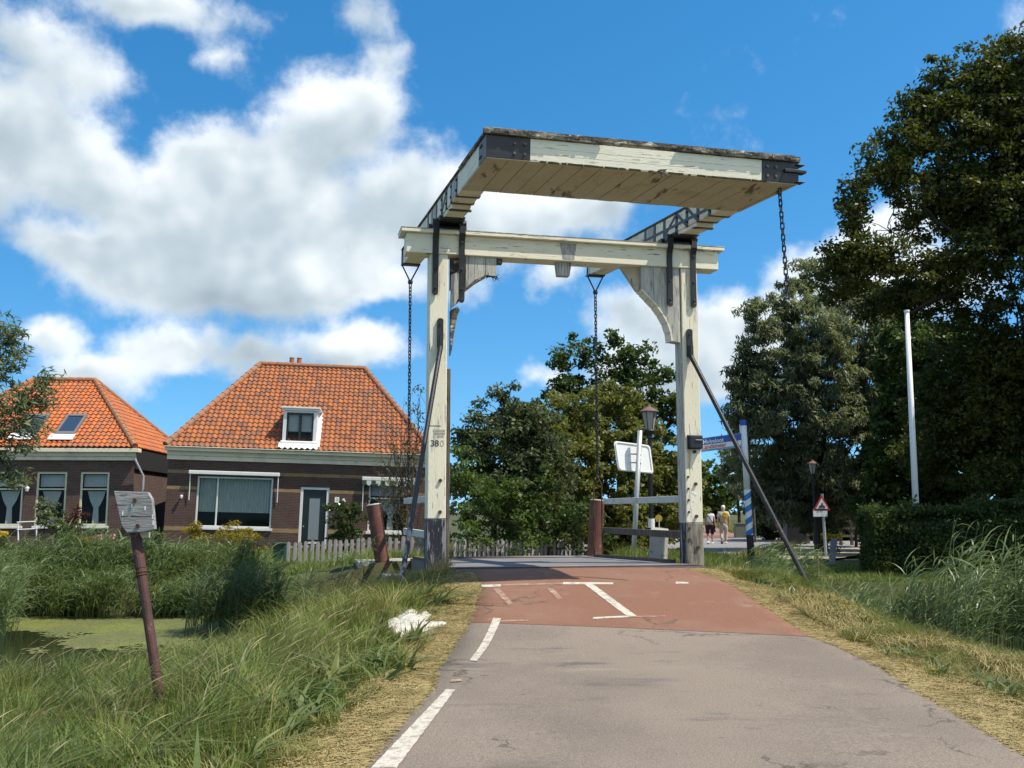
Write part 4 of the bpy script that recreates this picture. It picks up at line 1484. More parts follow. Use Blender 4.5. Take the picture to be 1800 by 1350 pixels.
# chimney with two pots behind the ridge
ch = MB().box(None, (4.0, yr + .25, 7.2), (4.8, yr + .85, 8.42)).build('chimney', M_brick2, roof1, local=True)
cp = MB()
for x in (4.22, 4.56):
    cp.lathe([(.085, 8.42), (.115, 8.46), (.105, 8.76), (.125, 8.80), (.10, 8.83)], (x, yr + .55, 0), 10)
cp.build('chimney_pot', M_ridge, roof1, local=True)
mor = MB().box(None, (3.95, yr - .1, 8.36), (4.87, yr + .9, 8.43)).build('mortar_cap', M_conc, roof1, local=True)

# ---- left house
H2 = W(218, 966, HY)
w2 = 9.0
xo = w2  # facade's right corner at local x = w2
def lx(px): return w2 + (px - 218) * HY / F
wins = [(lx(126), lx(176), .93, 3.13), (lx(51), lx(103), .93, 3.13), (lx(-24), lx(29), .93, 3.13), (lx(-98), lx(-46), .93, 3.13)]
h2, roof2, wall2, (ze2, rise2, yr2, ov2) = house('brick_house', 'brown brick cottage with tall curtained windows and a skylit orange roof', H2 - Vector((w2, 0, -.0)), (0, .0, .08), w2, 9.0, 4.0, 7.46, 3.0, 3.27, .38, M_tile2, M_brick2, wins)
co = MB()
for (z0_, z1_, e_) in ((3.60, 3.76, .10), (3.762, 3.92, .18), (3.922, 4.08, .40)):
    co.box(None, (-.1, -e_, z0_), (w2 + (.10 if e_ < .2 else .42 if e_ > .4 else .26), -.002, z1_))
co.build('cornice', M_cream if False else M_gutter, h2, local=True, bevel=.012)
# boarded eaves band along the side
MB().box(None, (w2 + .002, .0, 3.25), (w2 + .10, 9.0, 4.05)).build('side_fascia', M_tar if False else surf('black_tarred_boards', (.018, .016, .015), rough=.8), h2, local=True)
for i, wn in enumerate(wins):
    window(h2, wn, M_cream, zbars=(2.42,), fw=.085, curtain=('lace', 2.42, .03 * (-1) ** i), sill=M_trim)
dp = MB()
dp.tube([(w2 + .05, -.32, 3.75), (w2 + .42, -.10, 2.95), (w2 + .42, -.06, .0)], .045, 8)
dp.build('drainpipe', M_zinc, h2, local=True)
gl = MB().lathe([(0, .08), (.08, .06), (.09, 0), (.05, -.12), (0, -.13)], (lx(38), -.14, 2.45), 10)
gl.build('wall_light', M_chalk, h2, local=True)
ry2 = lambda z: -ov2 + (z - ze2) / rise2 * (yr2 + ov2)
for px0, px1 in ((104, 138), (35, 100 - 28)):
    x0_, x1_ = lx(px0) - .72, lx(px1) - .70
    za, zb = 4.62, 5.55
    sk = MB()
    def RP(x, z, l): return (x, ry2(z) - l * .7, z + l * .7)
    def rp(x, k, l):
        z = za + (zb - za) * k
        return (x, ry2(z) - l * .68, z + l * .73)
    for (a, b, c, d_) in ((x0_, x0_ + .08, 0, 1), (x1_ - .08, x1_, 0, 1), (x0_ + .08, x1_ - .08, 0, .09), (x0_ + .08, x1_ - .08, .91, 1)):
        P = [rp(a, c, .04), rp(b, c, .04), rp(b, d_, .04), rp(a, d_, .04), rp(a, c, .17), rp(b, c, .17), rp(b, d_, .17), rp(a, d_, .17)]
        sk.add(P, [(0, 3, 2, 1), (4, 5, 6, 7), (0, 1, 5, 4), (1, 2, 6, 5), (2, 3, 7, 6), (3, 0, 4, 7)])
    sko = sk.build('skylight', surf('skylight_frame', (.16, .15, .145), rough=.5) if px0 > 80 else bpy.data.materials['skylight_frame'], roof2, local=True)
    MB().add([rp(x0_ + .05, .05, .13), rp(x1_ - .05, .05, .13), rp(x1_ - .05, .95, .13), rp(x0_ + .05, .95, .13)], [(0, 1, 2, 3)]).build('skylight_pane', bpy.data.materials.get('skylight_glass') or surf('skylight_glass', (.03, .05, .08), rough=.06, spec=.7), roof2, local=True)
    MB().add([rp(x0_ - .15, -.28, .13), rp(x1_ + .05, -.28, .13), rp(x1_ + .05, .0, .13), rp(x0_ - .15, .0, .13)], [(0, 1, 2, 3)]).build('skylight_flashing', M_lead, roof2, local=True)
# ================================================================ trees and shrubs
L_dark = leaf_mat('leaf_dark', (0.039, 0.068, 0.015), (0.065, 0.101, 0.022), (0.078, 0.115, 0.024))
L_big = leaf_mat('leaf_big_tree', (0.034, 0.050, 0.011), (0.080, 0.095, 0.018), (0.120, 0.125, 0.022), big=.35)
L_olive = leaf_mat('leaf_olive', (0.110, 0.125, 0.026), (0.190, 0.200, 0.048), (0.145, 0.150, 0.034))
L_gray = leaf_mat('leaf_grey_green', (0.105, 0.135, 0.068), (0.190, 0.220, 0.125), (0.140, 0.170, 0.085))
L_willow = leaf_mat('leaf_willow', (0.100, 0.125, 0.060), (0.260, 0.285, 0.180), (0.110, 0.130, 0.060), big=.45)
L_bram = leaf_mat('leaf_bramble', (0.056, 0.098, 0.022), (0.112, 0.161, 0.036), (0.084, 0.119, 0.026))
L_yellow = leaf_mat('leaf_golden', (0.25, 0.19, 0.018), (0.36, 0.27, 0.025), (0.17, 0.15, 0.02), big=1.5)
L_gloss = leaf_mat('leaf_glossy', (0.035, 0.065, 0.018), (0.075, 0.11, 0.035), (0.05, 0.085, 0.025), rough=.3, big=2)
L_brown = leaf_mat('leaf_sparse', (0.085, 0.09, 0.022), (0.14, 0.12, 0.035), (0.11, 0.075, 0.03), big=1)
L_red = leaf_mat('leaf_red', (0.06, 0.018, 0.016), (0.10, 0.03, 0.02), (0.05, 0.03, 0.018), big=2)
L_hedge = leaf_mat('leaf_hedge', (0.034, 0.054, 0.015), (0.066, 0.096, 0.022), (0.120, 0.138, 0.028), big=.9)
M_bark = surf('bark', (0.042, 0.035, 0.028), [(6, (.45, .65), (0.035, 0.03, 0.024), (2, 2, .4))], rough=.95, spec=.05, bump=(14, .03, (2, 2, .3)))
M_twig = surf('twig', (0.12, 0.095, 0.07), [(8, (.5, .65), (0.06, 0.05, 0.04))], rough=.95)


def leaves(name, P, size, mat, parent, up=0.45, aspect=.55, droop=0.0, wind=None, fold=True):
    """one small kite-shaped leaf per point; size array"""
    n = len(P)
    nrm = unit(rng.normal(size=(n, 3)) + np.array([0, 0, up]) * 1.6)
    ax = rng.normal(size=(n, 3))
    ax[:, 2] -= droop * 1.6
    if wind is not None: ax += np.array(wind)
    ax = unit(ax - nrm * (ax * nrm).sum(1, keepdims=True) * (1 if droop < .5 else .6))
    sd = unit(np.cross(nrm, ax))
    s = np.asarray(size)[:, None]
    a = P - ax * s * .5
    c = P + ax * s * .5
    bend = nrm * s * .10
    l = P - ax * s * .06 + sd * s * aspect * .5 + bend
    r = P - ax * s * .06 - sd * s * aspect * .5 + bend
    V = np.stack([a, r, c, l], 1).reshape(-1, 3)
    rnd = np.clip(rng.random(n) * .75 + .25 * rng.random(), 0, 1)
    return mesh_np(name, V, np.arange(n * 4).reshape(-1, 4), rnd, mat, parent)


def blob_points(blobs, clumps_per_m2=4.6, per_clump=55, rc=.34, shell=.62, gap=.12):
    """leaf points in clumps spread through ellipsoids: (centre, radii) in metres"""
    out = []
    for c, r in blobs:
        c, r = np.array(c), np.array(r)
        area = 4 * PI * ((r[0] * r[1]) ** 1.6 / 3 + (r[0] * r[2]) ** 1.6 / 3 + (r[1] * r[2]) ** 1.6 / 3) ** (1 / 1.6)
        n = max(6, int(area * clumps_per_m2))
        d = unit(rng.normal(size=(n, 3)))
        k = shell + (1.14 - shell) * rng.random(n) ** .8
        cc = c + d * r * k[:, None]
        cc += rng.normal(size=(n, 3)) * min(.16, .12 * float(r.mean()))
        keep = vnoise(cc[:, 0] + cc[:, 1] * .6 + 40, cc[:, 2] + cc[:, 1] * .5 + 40, .9) > gap
        cc, d = cc[keep], d[keep]
        m = per_clump
        rr = rc * (0.6 + .8 * rng.random(len(cc)))
        off = unit(rng.normal(size=(len(cc), m, 3))) * (rng.random((len(cc), m, 1)) ** .5) * rr[:, None, None]
        off[:, :, 2] *= .62
        out.append((cc[:, None, :] + off).reshape(-1, 3))
    return np.concatenate(out)


def px_blobs(lst, depthk=.8):
    """blobs given by photo position at a real distance: (px, py, Y, rx_px, ry_px)"""
    res = []
    for px, py, Y, rx, ry in lst:
        c = W(px, py, Y)
        k = pxm(Y)
        res.append(((c.x, c.y, c.z), (rx * k, (rx + ry) * .5 * k * depthk, ry * k)))
    return res


def limb(mb, p0, p1, r0, r1, seg=6, wob=.06, rnd=0):
    p0, p1 = Vector(p0), Vector(p1)
    L = (p1 - p0).length
    pts, rad = [], []
    for i in range(seg + 1):
        k = i / seg
        o = Vector((random.uniform(-1, 1), random.uniform(-1, 1), random.uniform(-.5, .5))) * wob * L * (0 if i in (0,) else 1) * .5
        pts.append(p0.lerp(p1, k) + o + Vector((0, 0, .06 * L * math.sin(PI * k))))
        rad.append(r0 + (r1 - r0) * k)
    mb.tube(pts, rad, 7)
    return pts


def tree(name, label, base, blobs, mat, leaf=.13, trunk_r=.16, group=None, twigs=True, cat='tree', fork=.35, up=.45, aspect=.55, droop=0., wind=None, seed=1, trunkname='trunk', **kw):
    random.seed(seed)
    t = thing(name, label, cat, base, group=group)
    B0 = Vector(base)
    tb = MB()
    cs = sorted(blobs, key=lambda b: -(b[1][0] * b[1][2]))
    top = max(b[0][2] for b in blobs)
    mean = Vector((sum(b[0][0] for b in blobs) / len(blobs), sum(b[0][1] for b in blobs) / len(blobs), 0))
    hf = B0.z + (top - B0.z) * fork
    fk = Vector((B0.x * .7 + mean.x * .3, B0.y * .7 + mean.y * .3, hf))
    limb(tb, B0 - Vector((0, 0, .25)), fk, trunk_r * 1.25, trunk_r * .8, wob=.03)
    nodes = [(fk, trunk_r * .8)]
    for c, r in sorted(blobs, key=lambda b: (Vector(b[0]) - fk).length):
        c = Vector(c)
        n0 = min(nodes, key=lambda n_: (n_[0] - c).length + (.0 if n_[0].z <= c.z + .3 else .8))
        r1 = max(n0[1] * .52, .018)
        q = limb(tb, n0[0], c, n0[1] * .72, r1)
        nodes.append((c, r1))
        if twigs:
            for _ in range(7):
                d = Vector((random.gauss(0, 1), random.gauss(0, 1), random.gauss(0, .8))).normalized()
                e = c + Vector((d.x * r[0], d.y * r[1], d.z * r[2])) * .93
                limb(tb, q[-3 if random.random() < .5 else -2], e, min(trunk_r * .14, r1 * .7), .008, 4, .1)
    tb.build(trunkname, M_bark, t, smooth=True)
    P = blob_points(blobs, **kw)
    leaves('crown', P, leaf * (.65 + .7 * rng.random(len(P))), mat, t, up=up, aspect=aspect, droop=droop, wind=wind)
    return t


def gbase(px, Y, dz=0.0):
    a = (px - 900) / F
    x = a * Y * .995
    return (x, Y, float(ground_h(x, Y)) + dz)


# ---- behind the bridge, between the posts
TG = 'trees and bushes beyond the bridge'
L_shrub = leaf_mat('leaf_shrub', (0.060, 0.082, 0.034), (0.115, 0.142, 0.070), (0.080, 0.105, 0.042))
tree('grey_green_shrub', 'grey-green round-topped shrub just right of the numbered post', gbase(862, 31), px_blobs([(875, 725, 31, 48, 44), (910, 775, 31, 62, 60), (832, 800, 31, 34, 60), (870, 830, 31, 70, 60), (945, 760, 31.5, 40, 50), (955, 830, 31.5, 50, 60)]), L_shrub, leaf=.14, trunk_r=.10, group=TG, seed=2, per_clump=70, clumps_per_m2=5.2)
tree('olive_green_tree', 'broad olive-green tree behind the white sign, wide rounded crown', gbase(1080, 35), px_blobs([(985, 760, 35, 70, 56), (950, 790, 34, 50, 60), (1075, 750, 35, 80, 65), (1140, 790, 35, 60, 70), (1020, 850, 34, 90, 90), (1110, 860, 35, 95, 100), (960, 850, 34, 60, 80), (1170, 860, 35, 50, 90), (1060, 930, 34, 110, 50)]), L_olive, leaf=.17, trunk_r=.2, group=TG, seed=3, per_clump=70, clumps_per_m2=4.9)
tree('dark_tall_tree', 'tall dark tree with ragged top rising above the olive-green tree', gbase(1090, 44), px_blobs([(1005, 640, 44, 40, 50), (985, 690, 44, 34, 24), (1045, 690, 44, 60, 50), (1075, 640, 44, 36, 45), (1120, 640, 44, 34, 36), (1110, 700, 44, 70, 48), (1165, 700, 44, 34, 46), (1180, 740, 44, 24, 40)], .6), L_dark, leaf=.22, trunk_r=.22, group=TG, seed=4, per_clump=45, clumps_per_m2=2.7, gap=.22, rc=.42)
tree('bramble_bush', 'bramble bush with light green leaves at the numbered post', gbase(838, 29), px_blobs([(825, 900, 29, 45, 70), (880, 910, 29, 60, 60), (806, 845, 29.5, 26, 60)]), L_bram, leaf=.13, trunk_r=.04, group=TG, cat='bush', seed=5, per_clump=60, clumps_per_m2=3)
tree('dark_bush', 'dark green bush behind the bridge deck, left of the chain', gbase(960, 30), px_blobs([(950, 905, 30, 60, 66), (1010, 925, 30, 50, 46)]), L_dark, leaf=.14, trunk_r=.05, group=TG, cat='bush', seed=6, per_clump=60, clumps_per_m2=3)
tree('olive_brown_bush', 'tall brownish-olive bush between the grey-green shrub and the olive tree', gbase(915, 32.5), px_blobs([(895, 850, 33, 60, 80), (935, 800, 33.5, 50, 70), (930, 880, 33, 60, 60)]), L_olive, leaf=.14, trunk_r=.07, group=TG, cat='bush', seed=7, per_clump=60, clumps_per_m2=4.9)
# wispy shrub in front of the cottage's right corner
tree('sparse_shrub', 'thin straggly shrub with bare twigs in front of the striped awning', gbase(708, 33), px_blobs([(700, 850, 33, 52, 60), (730, 790, 33, 30, 50), (740, 720, 33, 14, 40), (690, 920, 33, 50, 30), (730, 900, 33, 36, 50)]), L_brown, leaf=.10, trunk_r=.035, cat='shrub', seed=8, per_clump=14, clumps_per_m2=3.2, gap=.25, rc=.3)
bt = MB()
random.seed(9)
bo = bpy.data.objects['sparse_shrub']
for i in range(60):
    p0 = W(random.uniform(690, 735), random.uniform(830, 950), 33)
    p1 = W(random.uniform(650, 752), random.uniform(690, 880), 33 + random.uniform(-.8, .8))
    limb(bt, p0, p1, .014, .004, 5, .12)
bt.build('twigs', M_twig, bo)

# ---- garden plants by the cottages
tree('golden_bush', 'low golden-yellow bush under the wide white window', gbase(392, 37), px_blobs([(385, 935, 37, 40, 20), (350, 945, 37, 28, 16), (425, 945, 37, 30, 26), (440, 965, 37, 22, 22), (390, 960, 37, 50, 24)]), L_yellow, leaf=.09, trunk_r=.03, cat='bush', seed=10, per_clump=70, clumps_per_m2=5, rc=.2, twigs=False)
tree('laurel_bush', 'round glossy dark bush beside the black door', gbase(606, 38), px_blobs([(604, 918, 38, 30, 34), (592, 900, 38, 18, 14), (615, 935, 38, 24, 24)]), L_gloss, leaf=.12, trunk_r=.03, cat='bush', seed=11, per_clump=50, clumps_per_m2=6, rc=.2)
tree('olive_bush', 'small upright grey-leaved bush before the tall curtained windows', gbase(80, 36), px_blobs([(80, 885, 36, 16, 20), (85, 905, 36, 16, 20), (78, 928, 36, 20, 22)]), L_gray, leaf=.10, trunk_r=.03, cat='bush', seed=12, per_clump=40, clumps_per_m2=6, rc=.18)
tree('red_leaved_bush', 'dark red-leaved bush below a curtained window', gbase(135, 38), px_blobs([(135, 903, 38, 14, 14), (128, 925, 38, 12, 20), (118, 940, 38, 14, 10)]), L_red, leaf=.10, trunk_r=.02, cat='bush', seed=13, per_clump=40, clumps_per_m2=6, rc=.18)
tree('green_garden_bush', 'yellow-green garden bush right of the small grey-leaved bush', gbase(105, 36.5), px_blobs([(102, 918, 36.5, 14, 22), (110, 940, 36.5, 22, 16)]), L_bram, leaf=.10, trunk_r=.02, cat='bush', seed=14, per_clump=40, clumps_per_m2=6, rc=.18)
# willow at the left edge
tree('young_willow', 'grey-green willow overhanging the orange roof at the picture edge', gbase(-60, 25), px_blobs([(15, 600, 24, 34, 40), (-20, 640, 24, 50, 60), (30, 690, 24, 46, 40), (75, 680, 24, 24, 24), (20, 760, 24, 60, 40), (-40, 760, 24, 60, 80), (20, 835, 24, 50, 22), (60, 730, 24, 24, 30)]), L_gray, leaf=.20, trunk_r=.1, seed=15, per_clump=26, clumps_per_m2=5, rc=.3, aspect=.22, droop=.35, gap=.18, wind=(.8, 0, 0), shell=.35)

# ---- right side
RG = 'large trees at the right'
tree('big_willow', 'large grey-green willow with drooping foliage behind the blue-striped signpost', gbase(1440, 38), px_blobs([(1350, 560, 37, 42, 40), (1395, 525, 37.5, 40, 34), (1450, 500, 38, 56, 46), (1425, 580, 37, 70, 50), (1340, 615, 37, 44, 36), (1310, 660, 37, 32, 34), (1370, 660, 37, 56, 50), (1440, 650, 37, 70, 60), (1520, 580, 38, 70, 70), (1525, 680, 38, 70, 80), (1325, 715, 37, 34, 36), (1385, 740, 37, 56, 46), (1460, 740, 37, 70, 60), (1550, 760, 38, 70, 80), (1400, 815, 38, 60, 50), (1480, 830, 38, 70, 50), (1560, 850, 38, 60, 60), (1350, 790, 38.5, 36, 46), (1340, 850, 39, 30, 40), (1410, 880, 39, 50, 40), (1302, 715, 37, 26, 40), (1312, 785, 37.5, 28, 50), (1318, 850, 38.5, 22, 40), (1590, 620, 38, 60, 70), (1600, 700, 38, 60, 60), (1375, 885, 38.5, 44, 36), (1450, 890, 39, 60, 40), (1520, 890, 39, 50, 40)]), L_willow, leaf=.27, trunk_r=.20, group=RG, seed=16, per_clump=60, clumps_per_m2=4.6, rc=.36, aspect=.22, droop=.75, gap=.26, fork=.3)
tree('big_dark_tree', 'huge dark leafy tree filling the picture edge, sky showing through its branches', gbase(1860, 28), px_blobs([(1800, 110, 26, 60, 50), (1745, 140, 26, 50, 44), (1690, 140, 26, 56, 46), (1640, 190, 26, 50, 40), (1605, 240, 26, 50, 46), (1555, 285, 26, 44, 40), (1680, 230, 26, 70, 56), (1760, 240, 26, 70, 70), (1820, 220, 26, 70, 80), (1520, 340, 26, 36, 30), (1505, 385, 26, 30, 24), (1585, 330, 26, 46, 36), (1560, 400, 26, 50, 26), (1545, 455, 26, 60, 36), (1490, 480, 26, 36, 34), (1610, 455, 26, 60, 44), (1680, 330, 27, 60, 50), (1640, 395, 27, 50, 34), (1590, 430, 26, 60, 40), (1530, 430, 26, 50, 36), (1490, 450, 26, 40, 30), (1470, 500, 27, 40, 36), (1590, 500, 27, 80, 46), (1740, 350, 26, 70, 70), (1810, 350, 26, 70, 90), (1690, 450, 26, 70, 50), (1770, 470, 26, 80, 70), (1720, 400, 27, 40, 50),
    (1570, 520, 28, 60, 36), (1640, 530, 28, 60, 40), (1510, 540, 28, 44, 34), (1720, 560, 28, 80, 60), (1800, 590, 27, 80, 90), (1680, 630, 29, 70, 60), (1760, 680, 28, 90, 80), (1640, 690, 30, 50, 60), (1830, 720, 28, 80, 90), (1690, 740, 29, 80, 70), (1780, 800, 28, 90, 80), (1690, 820, 30, 70, 60), (1640, 800, 31, 50, 60), (1900, 400, 27, 110, 180), (1920, 700, 28, 120, 200), (1880, 180, 27, 90, 100), (2010, 480, 23, 140, 190), (2170, 420, 23, 150, 200), (2060, 200, 24, 130, 140), (2110, 720, 24, 110, 140)]), L_big, leaf=.135, trunk_r=.26, group=RG, seed=17, per_clump=60, clumps_per_m2=8.0, rc=.36, gap=.20, shell=.5)  # rightmost crown blobs lie out of view, added to shade the hedge
bb = MB()
random.seed(21)
bo = bpy.data.objects['big_dark_tree']
limb(bb, W(1690, 515, 26.4), W(1596, 553, 26), .07, .035, 6, .04)
limb(bb, W(1700, 440, 26), W(1600, 350, 25.8), .06, .02, 6, .08)

limb(bb, W(1810, 330, 26.5), W(1760, 100, 26.3), .08, .02, 6, .05)
build_each(bb, 'branch', M_bark, bo, smooth=True)
tree('shade_bush', 'light-green bush beside the lantern post under the big trees', gbase(1500, 42), px_blobs([(1490, 840, 42, 42, 44), (1530, 860, 42, 46, 50), (1500, 885, 42, 46, 30)]), L_bram, leaf=.18, trunk_r=.06, group=RG, cat='bush', seed=18, per_clump=50, clumps_per_m2=3)
tree('yard_tree', 'dark tree deep in the shade behind the clipped hedge', gbase(1640, 34), px_blobs([(1610, 640, 34, 60, 80), (1670, 640, 34, 60, 80), (1600, 740, 34, 60, 60), (1600, 800, 34, 70, 90), (1680, 790, 34, 80, 110), (1760, 800, 34, 90, 110), (1560, 880, 35, 50, 40), (1850, 800, 34, 90, 120)]), L_dark, leaf=.22, trunk_r=.2, group=RG, seed=19, per_clump=60, clumps_per_m2=4.9)
tree('thicket_tree', 'dark tree added at the back of the junction to block light below the willow crown', gbase(1400, 52), px_blobs([(1380, 850, 50, 50, 50), (1440, 850, 52, 60, 60), (1350, 885, 52, 26, 26)]), L_dark, leaf=.26, trunk_r=.12, group=RG, seed=20, per_clump=60, clumps_per_m2=4.2, droop=.4)  # added behind the willow to block light from the area below it
tree('road_tree', 'rounded green tree beyond the two walkers', gbase(1252, 74), px_blobs([(1262, 860, 74, 32, 34), (1245, 890, 74, 30, 20), (1222, 850, 74, 26, 46)]), L_bram, leaf=.36, trunk_r=.15, seed=22, per_clump=46, clumps_per_m2=2.6, rc=.5)
tree('weeping_tree', 'slim tree with hanging branches behind the striped signpost', gbase(1297, 60), px_blobs([(1295, 800, 60, 24, 34), (1310, 830, 60, 30, 34), (1290, 845, 60, 20, 26)]), L_willow, leaf=.34, trunk_r=.09, seed=23, per_clump=30, clumps_per_m2=2.9, rc=.45, droop=.8, aspect=.3, gap=.22, fork=.6)
tree('shade_thicket', 'dark thicket added to deepen the shade at the back of the junction', gbase(1450, 53), px_blobs([(1375, 900, 53, 40, 46), (1440, 890, 53, 60, 60), (1510, 880, 53, 60, 66), (1580, 880, 53, 60, 66), (1345, 920, 53, 18, 28)]), L_dark, leaf=.28, trunk_r=.08, group=RG, cat='bush', seed=24, per_clump=60, clumps_per_m2=4)  # dense dark mass added to darken the open area under the trees
# far tree lines on the polder horizon
for i, (x, y, n, lab) in enumerate(((40, 520, 26, 'low dark line of trees on the horizon beyond the walkers'), (-260, 600, 40, 'distant tree line hidden low behind the cottages'), (300, 480, 34, 'distant tree line far behind the big trees'))):
    bl = []
    for k in range(n):
        bl.append(((x + k * 9 + random.uniform(-3, 3), y + random.uniform(-20, 20), 2.5 + random.uniform(-.5, 1.5)), (7, 5, 3.5 + random.uniform(0, 2))))
    P = blob_points(bl, clumps_per_m2=.10, per_clump=24, rc=1.6)
    tag(leaves('distant_treeline', P, 1.5 * (.6 + .8 * rng.random(len(P))), L_dark, None), kind='stuff')

# ---- clipped hedge on the right
def hedge():
    t = thing('clipped_hedge', 'long dark clipped hedge in front of the flagpole', 'hedge', gbase(1680, 25))
    n = 60000
    x0, x1 = 8.75, 22.0
    u = rng.random(n)
    x = x0 + (x1 - x0) * u ** 1.25
    yb = 24.6 - (x - 9) * .10
    top = 1.40 + .28 * smooth01((x - 8.8) / 3.5) + .22 * (vnoise(x, x * 0, .9) - .5) + .14 * (vnoise(x, x * 0 + 5, 3.1) - .5)
    # points over top and front faces, some inside
    f = rng.random(n)
    top = top - .25 * (rng.random(n) < .02) + .30 * (rng.random(n) ** 3) * (vnoise(x, x * 0 + 9, 4.0) > .62)
    z = np.where(f < .35, top + rng.normal(size=n) * .06, -.1 + (top + .1) * rng.random(n))
    y = np.where(f < .35, yb - .5 + 1.1 * rng.random(n), yb - .62 + np.abs(rng.normal(size=n)) * .14 + .40 * (vnoise(x, z, 1.4) - .5) + .40 * smooth01((z - top + .45) / .45))
    e = rng.random(n) < .10
    x = np.where(e, x0 + np.abs(rng.normal(size=n)) * .22, x)
    y = np.where(e, 24.0 + 1.2 * rng.random(n), y)
    z = np.where(e, (1.45) * rng.random(n), z)
    P = np.stack([x, y, z], -1)
    leaves('foliage', P, .085 * (.7 + .7 * rng.random(n)), L_hedge, t, up=.35, aspect=.6)
    sp = np.stack([8.9 + rng.random(160) * 3.2, 24.2 + .5 * rng.random(160), 1.45 + .35 * rng.random(160) * rng.random(160)], -1)
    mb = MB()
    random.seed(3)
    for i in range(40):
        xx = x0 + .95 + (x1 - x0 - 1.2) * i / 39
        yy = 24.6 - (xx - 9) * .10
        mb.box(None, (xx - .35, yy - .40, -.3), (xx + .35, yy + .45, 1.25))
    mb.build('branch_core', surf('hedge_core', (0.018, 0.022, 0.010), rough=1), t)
    return t


hedge()
# ================================================================ grass, reeds, straw
G_fresh = leaf_mat('grass_fresh', (0.105, 0.148, 0.028), (0.185, 0.235, 0.050), (0.210, 0.225, 0.060), rough=.55, trans=.25, big=.8)
G_coarse = leaf_mat('grass_coarse', (0.075, 0.112, 0.034), (0.140, 0.185, 0.060), (0.160, 0.175, 0.050), rough=.45, trans=.25, big=.9)
G_dry = leaf_mat('grass_dry', (0.304, 0.232, 0.100), (0.416, 0.336, 0.160), (0.240, 0.192, 0.080), rough=.8, trans=.15, big=2)
G_mix = leaf_mat('grass_mixed', (0.150, 0.160, 0.038), (0.240, 0.240, 0.068), (0.300, 0.250, 0.095), rough=.6, trans=.22, big=1.1)
G_reed = leaf_mat('reed_leaf', (0.090, 0.135, 0.050), (0.180, 0.235, 0.100), (0.150, 0.185, 0.065), rough=.4, trans=.3, big=.7)
G_seed = leaf_mat('seed_head', (0.36, 0.29, 0.15), (0.48, 0.38, 0.20), (0.28, 0.22, 0.11), rough=.8, trans=.15, big=3)


def left_d(x, y): return edge_x(LE, y) - x
def right_d(x, y): return x - edge_x(RE, y)


def scatter(x0, x1, y0, y1, n, ok):
    x = x0 + (x1 - x0) * rng.random(n)
    y = y0 + (y1 - y0) * rng.random(n)
    k = ok(x, y)
    return x[k], y[k]


def grass(name, x, y, hmean, width, mat, lean=.45, wind=(.28, .0), hvar=.45, K=4, dz=-.02):
    n = len(x)
    z = ground_h(x, y) + dz
    h = hmean * (1 - hvar + 2 * hvar * rng.random(n))
    az = rng.random(n) * 2 * PI
    tuft = vnoise(x, y, 2.1) * 2 * PI * 2
    dirx = np.cos(az) * .75 + np.cos(tuft) * .9 + wind[0]
    diry = np.sin(az) * .75 + np.sin(tuft) * .9 + wind[1]
    l = lean * (0.4 + 1.2 * rng.random(n))
    C = np.empty((n, K, 3)); S = np.empty((n, K, 3))
    fa = rng.random(n) * 2 * PI
    for k in range(K):
        t_ = k / (K - 1)
        C[:, k, 0] = x + dirx * h * l * t_ ** 2
        C[:, k, 1] = y + diry * h * l * t_ ** 2
        C[:, k, 2] = z + h * (t_ - .38 * np.minimum(l, 1.3) * t_ ** 2.4)
        w = width * (1 - t_ ** 1.6) * (.6 + .8 * rng.random(n)) if k == 0 else w0 * (1 - t_ ** 1.5 * .97)
        if k == 0: w0 = w
        S[:, k, 0] = np.cos(fa) * w * .5
        S[:, k, 1] = np.sin(fa) * w * .5
        S[:, k, 2] = 0
    rnd = np.clip(.55 * rng.random(n) + .6 * (vnoise(x + 9, y + 5, 1.7) - .15), 0, 1)
    return ribbons(name, C, S, rnd, mat)


stuff = lambda o: tag(o, kind='stuff')
bagx, bagy = -1.33, 12.75
nobag = lambda x, y: ((x - bagx) / .45) ** 2 + ((y - bagy) / .45) ** 2 > 1

# left verge
def ok_left(x, y): return (left_d(x, y) > .10 + .34 * vnoise(x, y, 2.5)) & (pond_sd(x, y) > -.25) & nobag(x, y)
for y0, y1, n, wd in ((3.6, 7.5, 44000, .0095), (7.5, 11, 44000, .012), (11, 15.2, 46000, .014), (15.2, 18.6, 24000, .016)):
    x, y = scatter(-8.5, -.4, y0, y1, n, ok_left)
    d = left_d(x, y)
    h = (.08 + .33 * smooth01((d - .3) / 1.4) + .22 * (vnoise(x, y, .9) - .4)) * (.55 + .8 * vnoise(x + 7, y + 2, 3.3)) * (1 - .6 * np.exp(-((x + 2.75) / .55) ** 2 - ((y - 7.6) / 1.1) ** 2))
    h = np.where(y > 14.5, h * .8, h)
    mixk = .8 * vnoise(x + 3, y + 7, .8) + .3 * vnoise(x, y, 5.0) + .35 * smooth01((.9 - d) / .8) + .25 * smooth01((y - 12.5) / 3) - .18 * smooth01((9 - y) / 3)
    a = mixk < .70
    stuff(grass('verge_grass', x[a], y[a], np.maximum(h[a], .08), wd, G_fresh))
    stuff(grass('verge_grass', x[~a], y[~a], np.maximum(h[~a], .08), wd, G_mix, lean=.6))
